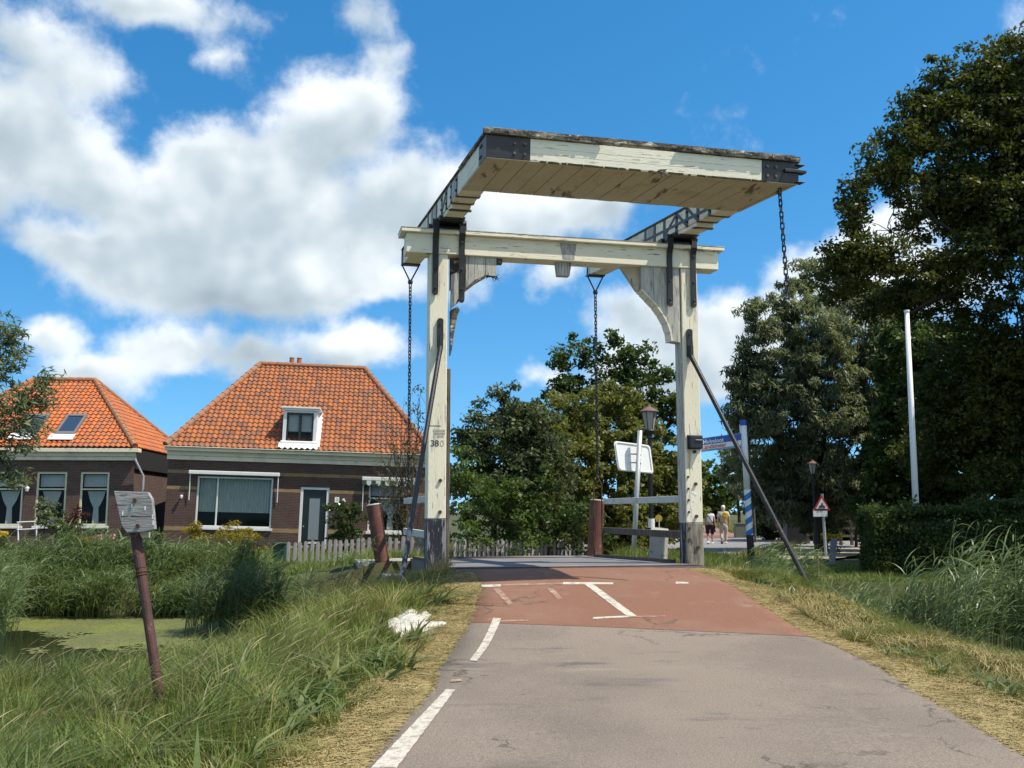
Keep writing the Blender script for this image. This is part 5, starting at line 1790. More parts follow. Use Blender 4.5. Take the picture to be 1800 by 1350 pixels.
# coarse tall blades in the lower left corner and on the pond bank
x, y = scatter(-7.5, -1.6, 4.4, 12.5, 34000, lambda x, y: ok_left(x, y) & (left_d(x, y) > .8 + .35 * (y - 5) * .5) & (vnoise(x, y, .7) + .25 * smooth01((left_d(x, y) - 1.5) / 2) > .42) & (((x + 2.75) / .5) ** 2 + ((y - 7.5) / 1.1) ** 2 > 1))
stuff(grass('coarse_grass', x, y, .42 + .12 * vnoise(x, y, 1.1), .017, G_coarse, lean=.8, K=5))
x, y = scatter(-9, -2.4, 8.6, 18.5, 14000, lambda x, y: (pond_sd(x, y) > -.45) & (pond_sd(x, y) < 1.0) & nobag(x, y))
stuff(grass('bank_grass', x, y, .42 + .12 * smooth01((y - 13) / 3), .013, G_mix, lean=.7, K=5))
x, y = scatter(-9, -2.4, 9, 18.5, 9000, lambda x, y: (pond_sd(x, y) > -.5) & (pond_sd(x, y) < .9))
stuff(grass('bank_grass', x, y, .45 + .15 * smooth01((y - 13) / 3), .014, G_coarse, lean=.6, K=5))
# right verge
def ok_right(x, y): return (right_d(x, y) > .12 + .42 * vnoise(x, y, 2.2)) & (pond_sd(x, y) > -.2)
for y0, y1, n, wd in ((5.8, 9.5, 46000, .007), (9.5, 13.5, 52000, .009), (13.5, 19.8, 46000, .012)):
    x, y = scatter(3.0, 6.2, y0, y1, n, ok_right)
    d = right_d(x, y)
    h = .07 + .13 * smooth01((d - .4) / 1.2) + .14 * np.maximum(vnoise(x, y, .9) - .45, 0) * 2
    mixk = vnoise(x + 13, y + 17, .9) + .3 * smooth01((.9 - d) / .8)
    a = mixk < .50
    stuff(grass('verge_grass', x[a], y[a], h[a], wd, G_fresh))
    stuff(grass('verge_grass', x[~a], y[~a], h[~a], wd, G_mix, lean=.6))
# dry straw lying along both road edges, with a little on the asphalt
def straw(name, x, y, ln, mat, zoff):
    n = len(x)
    az = rng.random(n) * PI * 2
    L = ln * (.5 + rng.random(n))
    K = 3
    C = np.empty((n, K, 3)); S = np.empty((n, K, 3))
    for k in range(K):
        t_ = k / 2 - .5
        C[:, k, 0] = x + np.cos(az) * L * t_
        C[:, k, 1] = y + np.sin(az) * L * t_
        xx, yy = C[:, k, 0], C[:, k, 1]
        on = (left_d(xx, yy) < 0) & (right_d(xx, yy) < 0)
        g_ = np.where(on, road_h(xx, yy) - .028, ground_h(xx, yy))
        C[:, k, 2] = g_ + np.where(on, .010, zoff) * (.2 + rng.random(n))
        w = .0016 + .0018 * rng.random(n)
        S[:, k, 0] = -np.sin(az) * w; S[:, k, 1] = np.cos(az) * w; S[:, k, 2] = w * .3
    return ribbons(name, C, S, rng.random(n), mat)
for sgn, nn in ((-1, 38000), (1, 46000)):
    y = 4 + 14 * rng.random(nn) ** 1.2
    d = np.abs(rng.normal(size=nn)) * (.32 if sgn > 0 else .24) - (.17 if sgn > 0 else .09) + .22 * (vnoise(y, y * 0 + 3, .8) - .4)
    x = edge_x(LE, y) - d if sgn < 0 else edge_x(RE, y) + d
    stuff(straw('dry_straw', x, y, .12, G_dry, .03))
# dead cut grass patches on the right bank and by the bridge on the left
x, y = scatter(3.4, 5.6, 6, 17.5, 16000, lambda x, y: (right_d(x, y) > .3) & (pond_sd(x, y) > .1) & (vnoise(x + 31, y + 3, .8) > .56))
stuff(straw('dead_grass', x, y, .16, G_dry, .12))
x, y = scatter(-5, -.8, 13, 18.4, 12000, lambda x, y: (left_d(x, y) > .2) & (pond_sd(x, y) > 0) & (vnoise(x + 11, y + 23, .9) > .55))
stuff(grass('dead_grass', x, y, .42, .010, G_dry, lean=.8))

# seed heads standing over the left grass
def seedheads(x, y, H, lean=.35):
    n = len(x)
    z = ground_h(x, y)
    h = H * (.75 + .5 * rng.random(n))
    dx = (.25 + .8 * rng.random(n)) * lean; dy = rng.normal(size=n) * .15 * lean
    K = 6
    C = np.empty((n, K, 3)); S = np.zeros((n, K, 3))
    fa = rng.random(n) * PI
    wp = [.0018, .0017, .0015, .0055, .005, .001]
    for k in range(K):
        t_ = [0, .45, .78, .84, .93, 1.0][k]
        C[:, k, 0] = x + dx * h * t_ ** 2.4
        C[:, k, 1] = y + dy * h * t_ ** 2.4
        C[:, k, 2] = z + h * (t_ - .20 * lean * t_ ** 4)
        S[:, k, 0] = np.cos(fa) * wp[k]; S[:, k, 1] = np.sin(fa) * wp[k]
    return ribbons('seed_grass', C, S, rng.random(n), G_seed)
x, y = scatter(-7, -1.2, 5.2, 12.5, 1300, lambda x, y: ok_left(x, y) & (left_d(x, y) > .7) & (vnoise(x + 5, y, .8) > .42))
stuff(seedheads(x, y, .60, .7))
x, y = scatter(-8, -2.0, 9.5, 18, 600, lambda x, y: ok_left(x, y) & (pond_sd(x, y) < 1.6))
stuff(seedheads(x, y, .70, .7))

# lawns and rough grass beyond the water
def ok_far(x, y): return (pond_sd(x, y) > .2) & (far_dist(x, y) > 2.55) & ~((y > 43.2) & (y < 57.5) & (x > 2.2)) & ~((x > 7.6) & (x < 16) & (y > 30) & (y < 44) & (np.abs(x - 9.1 - (y - 31) * .43) < 1.8))
x, y = scatter(2.8, 15, 18.8, 31, 60000, ok_far)
stuff(grass('lawn_grass', x, y, .10 + .08 * vnoise(x, y, .8), .016, G_fresh, lean=.5, K=3))
x, y = scatter(-3, 22, 30, 44, 50000, ok_far)
stuff(grass('lawn_grass', x, y, .22 + .22 * vnoise(x, y, .5), .028, G_mix, K=3))
x, y = scatter(-4, 6, 23.2, 31, 26000, lambda x, y: ok_far(x, y) & (far_dist(x, y) > 2.4))
stuff(grass('rough_grass', x, y, .30, .02, G_fresh, K=3))
x, y = scatter(-18, -2.0, 23, 39.5, 50000, ok_far)
stuff(grass('garden_grass', x, y, .20, .022, G_fresh, K=3))
x, y = scatter(9, 40, 57.6, 130, 50000, lambda x, y: ~((np.abs(x - 11.95 - (y - 57.4) * .145) < 1.9)))
stuff(grass('field_grass', x, y, .55, .06, G_mix, K=3))


def reeds(name, x, y, H, mat=G_reed, nleaf=9, wind=.8, leaflen=.42, lw=.020, zmin=ZW - .05):
    n = len(x)
    z = np.maximum(ground_h(x, y), zmin)
    h = H * (.72 + .5 * rng.random(n))
    lx = wind * .16 * (.4 + 1.2 * rng.random(n)) + rng.normal(size=n) * .05
    ly = rng.normal(size=n) * .06
    def stalk(t_): return np.stack([x + lx * h * t_ ** 1.8, y + ly * h * t_ ** 1.8, z + h * t_ * (1 - .03 * t_)], -1)
    K = 5
    C = np.stack([stalk(k / (K - 1)) for k in range(K)], 1)
    S = np.zeros_like(C)
    S[:, :, 0] = .0045
    S[:, -1] *= .3
    Cs, Ss, R = [C], [S], [rng.random(n) * .4]
    for i in range(nleaf):
        t0 = .22 + .78 * (i + rng.random(n) * .8) / nleaf
        p = np.stack([x + lx * h * t0 ** 1.8, y + ly * h * t0 ** 1.8, z + h * t0 * (1 - .03 * t0)], -1)
        az = rng.random(n) * 2 * PI
        d = np.stack([np.cos(az) * .75 + wind * (.35 + .8 * rng.random(n)), np.sin(az) * .75, np.zeros(n)], -1)
        d = unit(d)
        L = leaflen * (.6 + .7 * rng.random(n)) * (.75 + .5 * np.sin(PI * np.minimum(t0, 1)))
        rise = .55 + .55 * rng.random(n)
        dr = .35 + .65 * rng.random(n)
        sd = unit(np.cross(d, np.array([0, 0, 1.0])) + rng.normal(size=(n, 3)) * .35)
        LC = np.empty((n, 5, 3)); LS = np.empty((n, 5, 3))
        for k in range(5):
            q = k / 4
            LC[:, k] = p + d * (L * q * (.55 + .3 * q))[:, None]
            LC[:, k, 2] += L * (rise * q - dr * q ** 2.2 * .8)
            LS[:, k] = sd * lw * .5 * [.55, 1.0, .85, .5, .04][k] * (.7 + .6 * rng.random(n))[:, None]
        Cs.append(LC); Ss.append(LS); R.append(np.clip(rng.random(n) * .8 + .2 * (t0 > .7), 0, 1))
    return stuff(ribbons(name, np.concatenate(Cs), np.concatenate(Ss), np.concatenate(R), mat))


# far bank of the left pond
x = -13.5 + 10.2 * rng.random(2600); y = 21.0 + 2.4 * rng.random(2600)
k = (x < -4.9 - .5 * rng.random(2600) - np.maximum(0, y - 22) * .5) & (vnoise(x + 4, y, .9) > .30)
reeds('reed_bed', x[k], y[k], .86 + .45 * (vnoise(x[k], y[k], .5) - .5) + .55 * (vnoise(x[k] + 9, y[k], 1.7) - .5) - .30 * smooth01((x[k] + 7.5) / 3.0), lw=.022)
x, y = scatter(-11.5, -7.0, 16.0, 21.0, 1300, lambda x, y: (x + (y - 16) * .55 < -8.2 + .5 * rng.random(x.size)))
reeds('reed_bed', x, y, 1.35, lw=.020)
x, y = scatter(-6.4, -4.0, 17.4, 20.4, 480, lambda x, y: ((x + 5.25) / .85) ** 2 + ((y - 18.8) / 1.1) ** 2 < 1)
reeds('reed_clump', x, y, 1.12, mat=leaf_mat('reed_shaded', (0.060, 0.090, 0.034), (0.11, 0.145, 0.060), (0.085, 0.11, 0.042), big=.7), lw=.022)  # reed leaves in darker colours, the clump's shade put into them
x, y = scatter(-5.2, -2.4, 18.6, 22.6, 260, lambda x, y: (pond_sd(x, y) > -.6) & (vnoise(x, y, 1.1) > .45))
reeds('reed_bed', x, y, .55, lw=.016, nleaf=8)
x, y = scatter(-13, -7.5, 23.2, 24.6, 300, lambda x, y: vnoise(x, y, .8) > .5)
reeds('reed_bed', x, y, .60, lw=.024)
# right: reeds along the near canal bank, combed to the right by the wind
x, y = scatter(5.0, 9.5, 8.6, 17.5, 3000, lambda x, y: (vnoise(x + 1, y + 5, .9) > .40) & (pond_sd(x, y) < -.05) & (pond_sd(x, y) > -3.2) & (x < .56 * y + .4))
reeds('reed_bank', x, y, .95 + 1.05 * smooth01((vnoise(x + 2, y, .7) - .35) / .3) * smooth01((x - 5.3) / .8) * smooth01((17.2 - y) / 2.5), wind=1.25, leaflen=.48, lw=.021)
x, y = scatter(5.0, 7.2, 15.5, 19.4, 160, lambda x, y: (pond_sd(x, y) < .3) & (pond_sd(x, y) > -.9))
reeds('reed_bank', x, y, .85, wind=1.1, leaflen=.4, lw=.02, nleaf=7)
x, y = scatter(4.3, 5.9, 19.0, 20.6, 260, lambda x, y: ((x - 5.05) / .75) ** 2 + ((y - 19.7) / .8) ** 2 < 1)
reeds('reed_clump', x, y, 1.35, wind=1.5, leaflen=.5, lw=.022)
x, y = scatter(3.6, 4.6, 18.9, 20.4, 160, lambda x, y: x < 1e9)
reeds('reed_clump', x, y, .75, wind=1.3, leaflen=.4, lw=.02, nleaf=7)
# leafy weeds among the right bank reeds
x, y = scatter(4.3, 8, 8.4, 17.5, 12000, lambda x, y: (pond_sd(x, y) < .6) & (pond_sd(x, y) > -.5))
stuff(grass('bank_grass', x, y, .32, .013, G_mix, lean=.6, K=5))

# short grass creeping over both asphalt edges, broad-leaved weeds, dry stems
x, y = scatter(-1.7, -.3, 4, 17, 26000, lambda x, y: (left_d(x, y) > -.05 - .10 * (vnoise(x, y, 3) - .5)) & (left_d(x, y) < .5) & (vnoise(x + 3, y + 1, 2.2) > .40))
stuff(grass('edge_grass', x, y, .07, .007, G_mix, lean=.9, K=3))
x, y = scatter(2.9, 4.6, 5, 17.5, 26000, lambda x, y: (right_d(x, y) > -.05 - .12 * (vnoise(x, y, 3) - .5)) & (right_d(x, y) < .6) & (vnoise(x + 3, y + 1, 2.2) > .46))
stuff(grass('edge_grass', x, y, .07, .008, G_mix, lean=.9, K=3))
def weeds(x, y, L, w, mat, nl=9):
    X, Y_ = np.repeat(x, nl), np.repeat(y, nl)
    n = len(X)
    return stuff(grass('broad_weeds', X + rng.normal(size=n) * .05, Y_ + rng.normal(size=n) * .05, L, w, mat, lean=1.3, K=5))
x, y = scatter(-6.5, -.8, 4.6, 15, 420, lambda x, y: ok_left(x, y) & (left_d(x, y) > .3) & (vnoise(x + 2, y + 9, 1.0) > .42))
weeds(x, y, .34, .05, G_coarse)
x, y = scatter(3.7, 6.2, 6, 17, 260, lambda x, y: ok_right(x, y) & (right_d(x, y) > .35))
weeds(x, y, .20, .04, G_coarse)
x, y = scatter(-6.5, -.9, 4.6, 15, 2600, lambda x, y: ok_left(x, y) & (left_d(x, y) > .25) & (vnoise(x + 22, y + 9, 1.3) > .45))
stuff(grass('dry_stems', x, y, .40, .006, G_dry, lean=.9, K=5))
x, y = scatter(3.4, 6.4, 6, 18, 4200, lambda x, y: ok_right(x, y) & (right_d(x, y) > .3))
stuff(grass('dry_stems', x, y, .22, .007, G_dry, lean=1.1, K=5))
# ================================================================ street furniture and small things
M_steelrust = surf('rusty_steel_tube', (0.135, 0.052, 0.038), [(3, (.45, .62), (0.085, 0.036, 0.030), (1, 1, .5)), (12, (.56, .68), (0.20, 0.085, 0.05)), (5, (.62, .72), (0.22, 0.16, 0.13))], rough=.75, bump=(30, .006))
M_galv = surf('galvanised_steel', (0.46, 0.49, 0.49), [(5, (.45, .65), (0.36, 0.39, 0.39), (1, 1, .3))], rough=.4, metal=.35)
M_signback = surf('white_sign_back', (0.80, 0.80, 0.79), rough=.45)
M_blue = surf('sign_blue', (0.020, 0.085, 0.36), rough=.4)
M_blue_l = surf('pale_blue_edge', (0.16, 0.33, 0.55), rough=.5)
M_signwhite = surf('sign_white', (0.74, 0.74, 0.72), [(3, (.55, .7), (0.60, 0.60, 0.57))], rough=.45)
M_signred = surf('sign_red', (0.42, 0.030, 0.025), rough=.45)
M_black = surf('black_paint', (0.015, 0.015, 0.017), rough=.5)
M_lampglass = surf('lamp_milk_glass', (0.36, 0.35, 0.29), rough=.3)
M_lamproof = surf('lamp_copper_brown', (0.20, 0.115, 0.10), [(6, (.5, .65), (0.14, 0.09, 0.085))], rough=.4)
M_plank = surf('weathered_grey_plank', (0.25, 0.245, 0.235), [(6, (.45, .62), (0.36, 0.35, 0.33), (.5, 2, 3)), (14, (.58, .68), (0.13, 0.125, 0.12), (.4, 2, 3)), (5, (.64, .7), (0.10, 0.055, 0.045))], rough=.85, bump=(30, .01, (.4, 2, 3)))
M_picket = surf('grey_picket', (0.25, 0.235, 0.22), [(5, (.45, .62), (0.36, 0.34, 0.31), (3, 3, .3)), (11, (.58, .68), (0.13, 0.12, 0.11), (3, 3, .4))], rough=.9)


def along(p, q, k): return Vector(p).lerp(Vector(q), k)


# ---- leaning steel piles at the far corners of the deck
for lab, top, bot, Y in (('leaning rusty steel pile left of the numbered post', (656.5, 888), (674, 1000), 22.6), ('rusty steel pile beside the two rails, right of the hanging chain', (1050, 880), (1043, 1000), 23.9)):
    a, b_ = W(*bot, Y), W(*top, Y)
    pile = thing('steel_pile', lab, 'pile', (a.x, a.y, a.z - .6), group='steel piles by the bridge deck')
    r = 12.6 * pxm(Y)
    MB().tube([a - (b_ - a) * .6, b_], r, 20).build('tube', M_steelrust, pile, smooth=False)
    d = (b_ - a).normalized()
    MB().tube([b_ + d * .001, b_ + d * .02, b_ + d * .028], [r * 1.01, r * 1.0, r * .8], 20).build('cap', surf('pale_pile_cap', (.55, .50, .43), [(9, (.5, .65), (.36, .27, .2))], rough=.9), pile)

# ---- bridge abutments (quay walls) and ledges
ab = MB()
ab.box(B, (-3.3, -.55, -1.6), (3.0, .62, .42))
tag(ab.build('quay_wall', M_conc, bevel=.02), 'near concrete quay wall carrying the white portal of the bridge', 'quay wall', 'quay walls under the bridge')
ab = MB()
ab.box(B, (-3.4, -6.6, -1.6), (3.3, -5.22, .40))
tag(ab.build('quay_wall', M_conc, bevel=.02), 'far concrete quay wall with the two rusty steel piles', 'quay wall', 'quay walls under the bridge')

# ---- plank sign on a leaning rusty pole in the pond grass
a, b_ = W(288, 1275, 8.4), W(238, 936, 8.7)
sp = thing('plank_sign', 'grey weathered plank board on a leaning rusty pole in the grass by the pond', 'sign', (a.x, a.y, a.z - .3))
mid = along(a, b_, .80)
pm = MB()
pm.tube([a - (b_ - a) * .25, mid, mid + (b_ - a) * .004, b_ + (b_ - a) * .0], [.040, .042, .046, .047], 14)
pm.build('pole', surf('dark_rusty_pole', (0.075, 0.032, 0.028), [(5, (.45, .62), (0.045, 0.022, 0.02), (1, 1, .5)), (14, (.58, .68), (0.15, 0.075, 0.05))], rough=.75, bump=(30, .006)), sp, smooth=False)
cl = MB()
for k in (.78, .765): cl.tube([along(a, b_, k), along(a, b_, k + .008)], .050, 12)
cl.build('clamp', M_rust, sp)
Yb = 8.66
bd = [(206, 864), (266, 866), (273, 878), (278, 931), (262, 935), (229, 937), (220, 925)]
P0 = [W(x, y, Yb) for x, y in bd]
nb = Vector((-.10, -1, .05)).normalized()
brd = MB()
n = len(P0)
vs = [p + nb * .02 for p in P0] + [p + nb * .065 for p in P0]
brd.add(vs, [tuple(range(n)), tuple(range(2 * n - 1, n - 1, -1))] + [(i, n + i, n + (i + 1) % n, (i + 1) % n) for i in range(n)])
bo_ = brd.build('board', M_plank, sp, bevel=.006)
ck = MB()
for (x0, y0), (x1, y1) in (((209, 888), (228, 889)), ((236, 908), (276, 909)), ((219, 909), (232, 908))):
    p, q_ = W(x0, y0, Yb) + nb * .0655, W(x1, y1, Yb) + nb * .0655
    ck.add([p + Vector((0, 0, .004)), q_ + Vector((0, 0, .003)), q_ - Vector((0, 0, .002)), p - Vector((0, 0, .004))], [(0, 1, 2, 3)])
ck.build('crack', M_black, bo_)
bl = MB()
for x, y in ((244, 880), (249, 925)):
    c = W(x, y, Yb) + nb * .066
    bl.tube([c, c + nb * .015], .018, 8)
bl.build('bolt', M_rust, bo_)
nt = MB()
for x, y in ((238, 890), (261, 894), (222, 903), (274, 909), (275, 920)):
    c = W(x, y, Yb) + nb * .0658
    nt.box(None, (c.x - .005, c.y - .001, c.z - .018), (c.x + .005, c.y + .001, c.z + .018))
nt.build('paint_fleck', M_chalk, bo_)
MB().box(None, tuple(W(250, 945, Yb) - Vector((0, .02, .0))), tuple(W(262, 936, Yb) + Vector((0, .03, .0)))).build('batten', surf('pale_batten', (.45, .38, .26), rough=.9), sp)

# ---- road sign seen from behind on a galvanised pole
Ys = 25.0
a, b_ = W(1113, 990, Ys), W(1125, 757, Ys)
rs = thing('road_sign', 'white back of a tilted square road sign on a thin leaning pole', 'road sign', (a.x, a.y, a.z))
MB().tube([a - (b_ - a) * .1, b_], 4.4 * pxm(Ys), 12).build('pole', M_galv, rs, smooth=True)
Q4 = [(1078, 775), (1142, 783), (1148.5, 833), (1086, 827)]
cs = [W(x, y, Ys + o) for (x, y), o in zip(Q4, (-.02, .40, .40, -.02))]
cen = sum(cs, Vector()) / 4
def rounded(cs, r, n=5):
    out = []
    for i, c in enumerate(cs):
        p, nx_ = cs[i - 1], cs[(i + 1) % 4]
        d0, d1 = (p - c).normalized(), (nx_ - c).normalized()
        for k in range(n + 1):
            t_ = k / n
            out.append(c + d0 * r * (1 - t_) ** 2 + d1 * r * t_ ** 2)
    return out
fy = (cs[1] - cs[0]).cross(cs[3] - cs[0]).normalized() * .022
if fy.y > 0: fy = -fy
pn = MB()
o_ = rounded(cs, .10)
n = len(o_)
pn.add([p for p in o_] + [p + fy for p in o_], [tuple(range(n)), tuple(range(2 * n - 1, n - 1, -1))] + [(i, (i + 1) % n, n + (i + 1) % n, n + i) for i in range(n)])
po = pn.build('panel', M_signback, rs)
inn = rounded([cen + (c - cen) * .90 for c in cs], .09)
out = rounded([cen + (c - cen) * .945 for c in cs], .10)
rim = MB()
rim.add([p + fy * 1.02 for p in out] + [p + fy * 1.02 for p in inn] + [p + fy * 1.9 for p in out] + [p + fy * 1.9 for p in inn],
        [(2 * n + i, 2 * n + (i + 1) % n, 3 * n + (i + 1) % n, 3 * n + i) for i in range(n)] + [(i, (i + 1) % n, 2 * n + (i + 1) % n, 2 * n + i) for i in range(n)] + [(n + i, n + (i + 1) % n, 3 * n + (i + 1) % n, 3 * n + i) for i in range(n)])
rim.build('rim', M_signback, po)
brk = MB()
for y in (799, 814):
    brk.tube([W(1108, y - 1, Ys + .03), W(1127, y, Ys + .03)], .018, 6)
    brk.tube([W(1115 + (y - 790) * -.05, y - 2, Ys - .02), W(1127, y, Ys - .05)], .014, 6)
brk.build('bracket', M_galv, rs)

# ---- lantern posts
def lantern(label, px, ytop, ybase, Y, wpx, group):
    k = pxm(Y)
    base = W(px, ybase, Y); top = W(px + .5, ytop, Y)
    g0 = float(ground_h(base.x, Y))
    t = thing('lantern_post', label, 'street lamp', (base.x, Y, g0), group=group)
    r = wpx / 2 * k
    zt = top.z
    c = (base.x, Y, 0)
    MB().lathe([(0, zt), (r * .14, zt - .02), (r * .2, zt - r * .25), (r * .62, zt - r * .48), (r * 1.0, zt - r * .72), (r * 1.02, zt - r * .80), (r * .8, zt - r * .84), (0, zt - r * .84)], c, 16).build('lamp_roof', M_lamproof, t, smooth=False)
    zg, zb = zt - r * .85, zt - r * 2.7
    gl = MB().lathe([(r * .80, zg), (r * .46, zb)], c, 6).build('lamp_glass', M_lampglass, t)
    fr_ = MB()
    for i in range(6):
        th = 2 * PI * i / 6
        fr_.tube([(c[0] + r * .81 * math.cos(th), c[1] + r * .81 * math.sin(th), zg), (c[0] + r * .47 * math.cos(th), c[1] + r * .47 * math.sin(th), zb)], .012, 5)
    fr_.build('lamp_frame', M_black, gl)
    MB().lathe([(r * .48, zb), (r * .56, zb - .04), (r * .5, zb - r * .3), (r * .25, zb - r * .5), (r * .3, zb - r * .9), (r * .22, zb - r * 1.0), (r * .2, zb - r * 2.2), (r * .30, zb - r * 2.3), (r * .2, zb - r * 2.5), (r * .20, zb - r * 3.6), (r * .3, zb - r * 3.7), (r * .24, zb - r * 3.8), (r * .24, g0 + 1.0), (r * .36, g0 + .95), (r * .34, g0 + .2), (r * .5, g0 + .1), (r * .5, g0 - .1)], c, 14).build('post', M_black, t, smooth=False)
    la = MB()
    la.box(None, (c[0] - r * .62, c[1] - .01, zb - r * 3.64), (c[0] + r * .3, c[1] + .01, zb - r * 3.56))
    la.build('ladder_bar', M_black, t)
    return t
lantern('lantern post with brown hat behind the white sign back', 1146, 711, 985, 30.5, 33, 'lantern posts')
MB_ = MB().lathe([(.105, 1.02), (.105, 1.30)], (W(1146, 985, 30.5).x, 30.5, float(ground_h(W(1146, 985, 30.5).x, 30.5))), 14)
MB_.build('white_band', M_signwhite, bpy.data.objects['lantern_post'])
lantern('smaller lantern post in the shade beside the triangular warning sign', 1434, 808, 955, 34.5, 18, 'lantern posts')

# ---- concrete block, yellow marker
k = pxm(23.4)
c = W(1156, 990, 23.4)
kb = MB()
P8 = [W(1139, 998, 23.4), W(1166, 1001, 23.2), W(1173, 993, 23.6), W(1146, 992, 23.8), W(1142, 931, 23.4), W(1171, 935, 23.2), W(1176, 929, 23.6), W(1146, 926, 23.8)]
kb.add(P8, [(0, 3, 2, 1), (4, 5, 6, 7), (0, 1, 5, 4), (1, 2, 6, 5), (2, 3, 7, 6), (3, 0, 4, 7)])
tag(kb.build('concrete_block', M_conc, bevel=.03), 'leaning pale concrete block between the rails and the right post', 'concrete block')
ym = thing('marker_post', 'small yellow round marker on a short stick in the grass', 'marker', gbase(1158, 33))
c = W(1158, 911, 33)
yl = surf('marker_yellow', (.45, .33, .03), rough=.5)
MB().tube([c + Vector((0, -.01, 0)), c + Vector((0, .015, 0))], .12, 14).build('disc', yl, ym)
MB().tube([gbase(1158, 33), c], .025, 6).build('stick', M_galv, ym)

# ---- signpost with blue spiral
Yf = 27.0
a, b_ = W(1321, 990, Yf), W(1306, 738, Yf)
fp = thing('signpost', 'blue and white spiral-striped signpost with a direction arm to the left', 'signpost', (a.x, a.y, a.z))
r0 = 5.6 * pxm(Yf)
zk = lambda y: along(a, b_, (990 - y) / (990 - 738))
MB().tube([a - (b_ - a) * .1, zk(941)], r0 * 1.12, 16).build('black_foot', M_black, fp)
spm, t_, bs = new_mat('spiral_paint')
o3 = t_.sep(t_.coords())
ang = t_.math('ARCTAN2', o3[1], o3[0])
ph = t_.math('FRACT', t_.math('ADD', t_.math('MULTIPLY', ang, 1 / (2 * PI)), t_.math('MULTIPLY', o3[2], -3.1)))
t_.put(bs.inputs['Base Color'], t_.mix(t_.math('GREATER_THAN', ph, .5), (.74, .76, .72, 1), (.03, .16, .48, 1)))
bs.inputs['Roughness'].default_value = .45
# spiral section: its own origin at the axis so the stripes wind round it
q0, q1 = zk(941), zk(862)
L_ = (q1 - q0).length
me_ = MB().tube([(0, 0, 0), (0, 0, L_)], r0 * 1.05, 20)
se = me_.build('spiral_section', spm, fp, local=True)
dq = (q1 - q0).normalized()
se.location = q0 - Vector(fp.location)
se.rotation_euler = dq.to_track_quat('Z', 'Y').to_euler()
MB().tube([zk(862), zk(748)], r0, 16).build('white_pole', M_signwhite, fp, smooth=True)
MB().tube([zk(748), zk(738)], r0 * 1.08, 16).build('blue_cap', M_blue, fp)
MB().tube([W(1303, 746, Yf + .18), W(1307, 792, Yf + .18)], .06, 8).build('side_bracket', M_signwhite, fp)
# direction arm: tilts down to the left, partly behind the bridge post
def arm_pt(u, v, o=0.0):
    """u along the arm from its left tip (0) to the pole (1), v from top (0) to bottom (1)"""
    tl, tr, bl_, brr = W(1216, 772.5, Yf - .35), W(1303, 761, Yf - .02), W(1216, 797, Yf - .35), W(1303, 785.5, Yf - .02)
    p = tl.lerp(tr, u).lerp(bl_.lerp(brr, u), v)
    nn = (tr - tl).cross(bl_ - tl).normalized()
    if nn.y > 0: nn = -nn
    return p + nn * o
def arm_quad(u0, u1, v0, v1, o0, o1, name, mat, par):
    m_ = MB()
    P = [arm_pt(u0, v0, o0), arm_pt(u1, v0, o0), arm_pt(u1, v1, o0), arm_pt(u0, v1, o0), arm_pt(u0, v0, o1), arm_pt(u1, v0, o1), arm_pt(u1, v1, o1), arm_pt(u0, v1, o1)]
    m_.add(P, [(0, 3, 2, 1), (4, 5, 6, 7), (0, 1, 5, 4), (1, 2, 6, 5), (2, 3, 7, 6), (3, 0, 4, 7)])
    return m_.build(name, mat, par)
ar = arm_quad(0, 1, 0, 1, -.03, .0, 'direction_arm', M_blue_l, fp)
arm_quad(.005, .995, .03, .115, .001, .006, 'edge_strip', M_blue, ar)
arm_quad(.005, .995, .13, .50, .001, .006, 'blue_field', M_blue, ar)
arm_quad(.005, .995, .52, .86, .001, .006, 'white_field', M_signwhite, ar)
def arm_text(s, u, v, size, mat, nm):
    X = (arm_pt(1, v) - arm_pt(0, v)).normalized()
    Yv = (arm_pt(u, 0) - arm_pt(u, 1)).normalized()
    Z = X.cross(Yv).normalized()
    M4 = Matrix((X, Yv, Z)).transposed().to_4x4()
    M4.translation = arm_pt(u, v, .0075)
    text_mesh(nm, s, size, mat, ar, M4, .001, align='LEFT', bold=.003)
arm_text('Holysloot', .22, .315, .155, M_signwhite, 'place_name')
arm_text('Landsmeer', .20, .685, .165, M_signred, 'place_name')
arm_text(':76:', .83, .685, .12, M_galv, 'route_number')
b2 = MB()
P = [W(1299, 790, Yf - .1), W(1304, 792, Yf - .02), W(1310, 808, Yf - .02), W(1300, 808, Yf - .3)]
b2.add(P + [p + Vector((.03, .03, 0)) for p in P], [(0, 1, 2, 3), (7, 6, 5, 4), (0, 4, 5, 1), (1, 5, 6, 2), (2, 6, 7, 3), (3, 7, 4, 0)])
b2.build('second_arm', surf('bright_blue_plate', (.015, .13, .55), rough=.4), fp)

# ---- things around the junction
t = thing('utility_cabinet', 'small grey-green utility cabinet at the verge beyond the walkers', 'cabinet', gbase(1303, 58))
g_ = gbase(1303, 58)
MB().box(None, (g_[0] - .45, 57.8, g_[2] - .1), (g_[0] + .45, 58.3, g_[2] + .85)).build('body', surf('cabinet_green', (.13, .16, .13), rough=.6), t, bevel=.02)
MB().box(None, (g_[0] - .48, 57.77, g_[2] + .853), (g_[0] + .48, 58.33, g_[2] + .91)).build('lid', surf('cabinet_lid', (.2, .22, .19), rough=.6), t)
t = thing('route_marker', 'thin white pole with a small tan sign left of the striped signpost', 'sign post', gbase(1312, 49))
MB().tube([gbase(1315, 49), W(1311, 872, 49)], .05, 8).build('pole', M_signwhite, t)
c = W(1305, 875, 49)
MB().box(None, (c.x - .2, c.y - .02, c.z - .14), (c.x + .22, c.y + .02, c.z + .14)).build('plate', surf('tan_plate', (.40, .25, .13), rough=.6), t, bevel=.01)
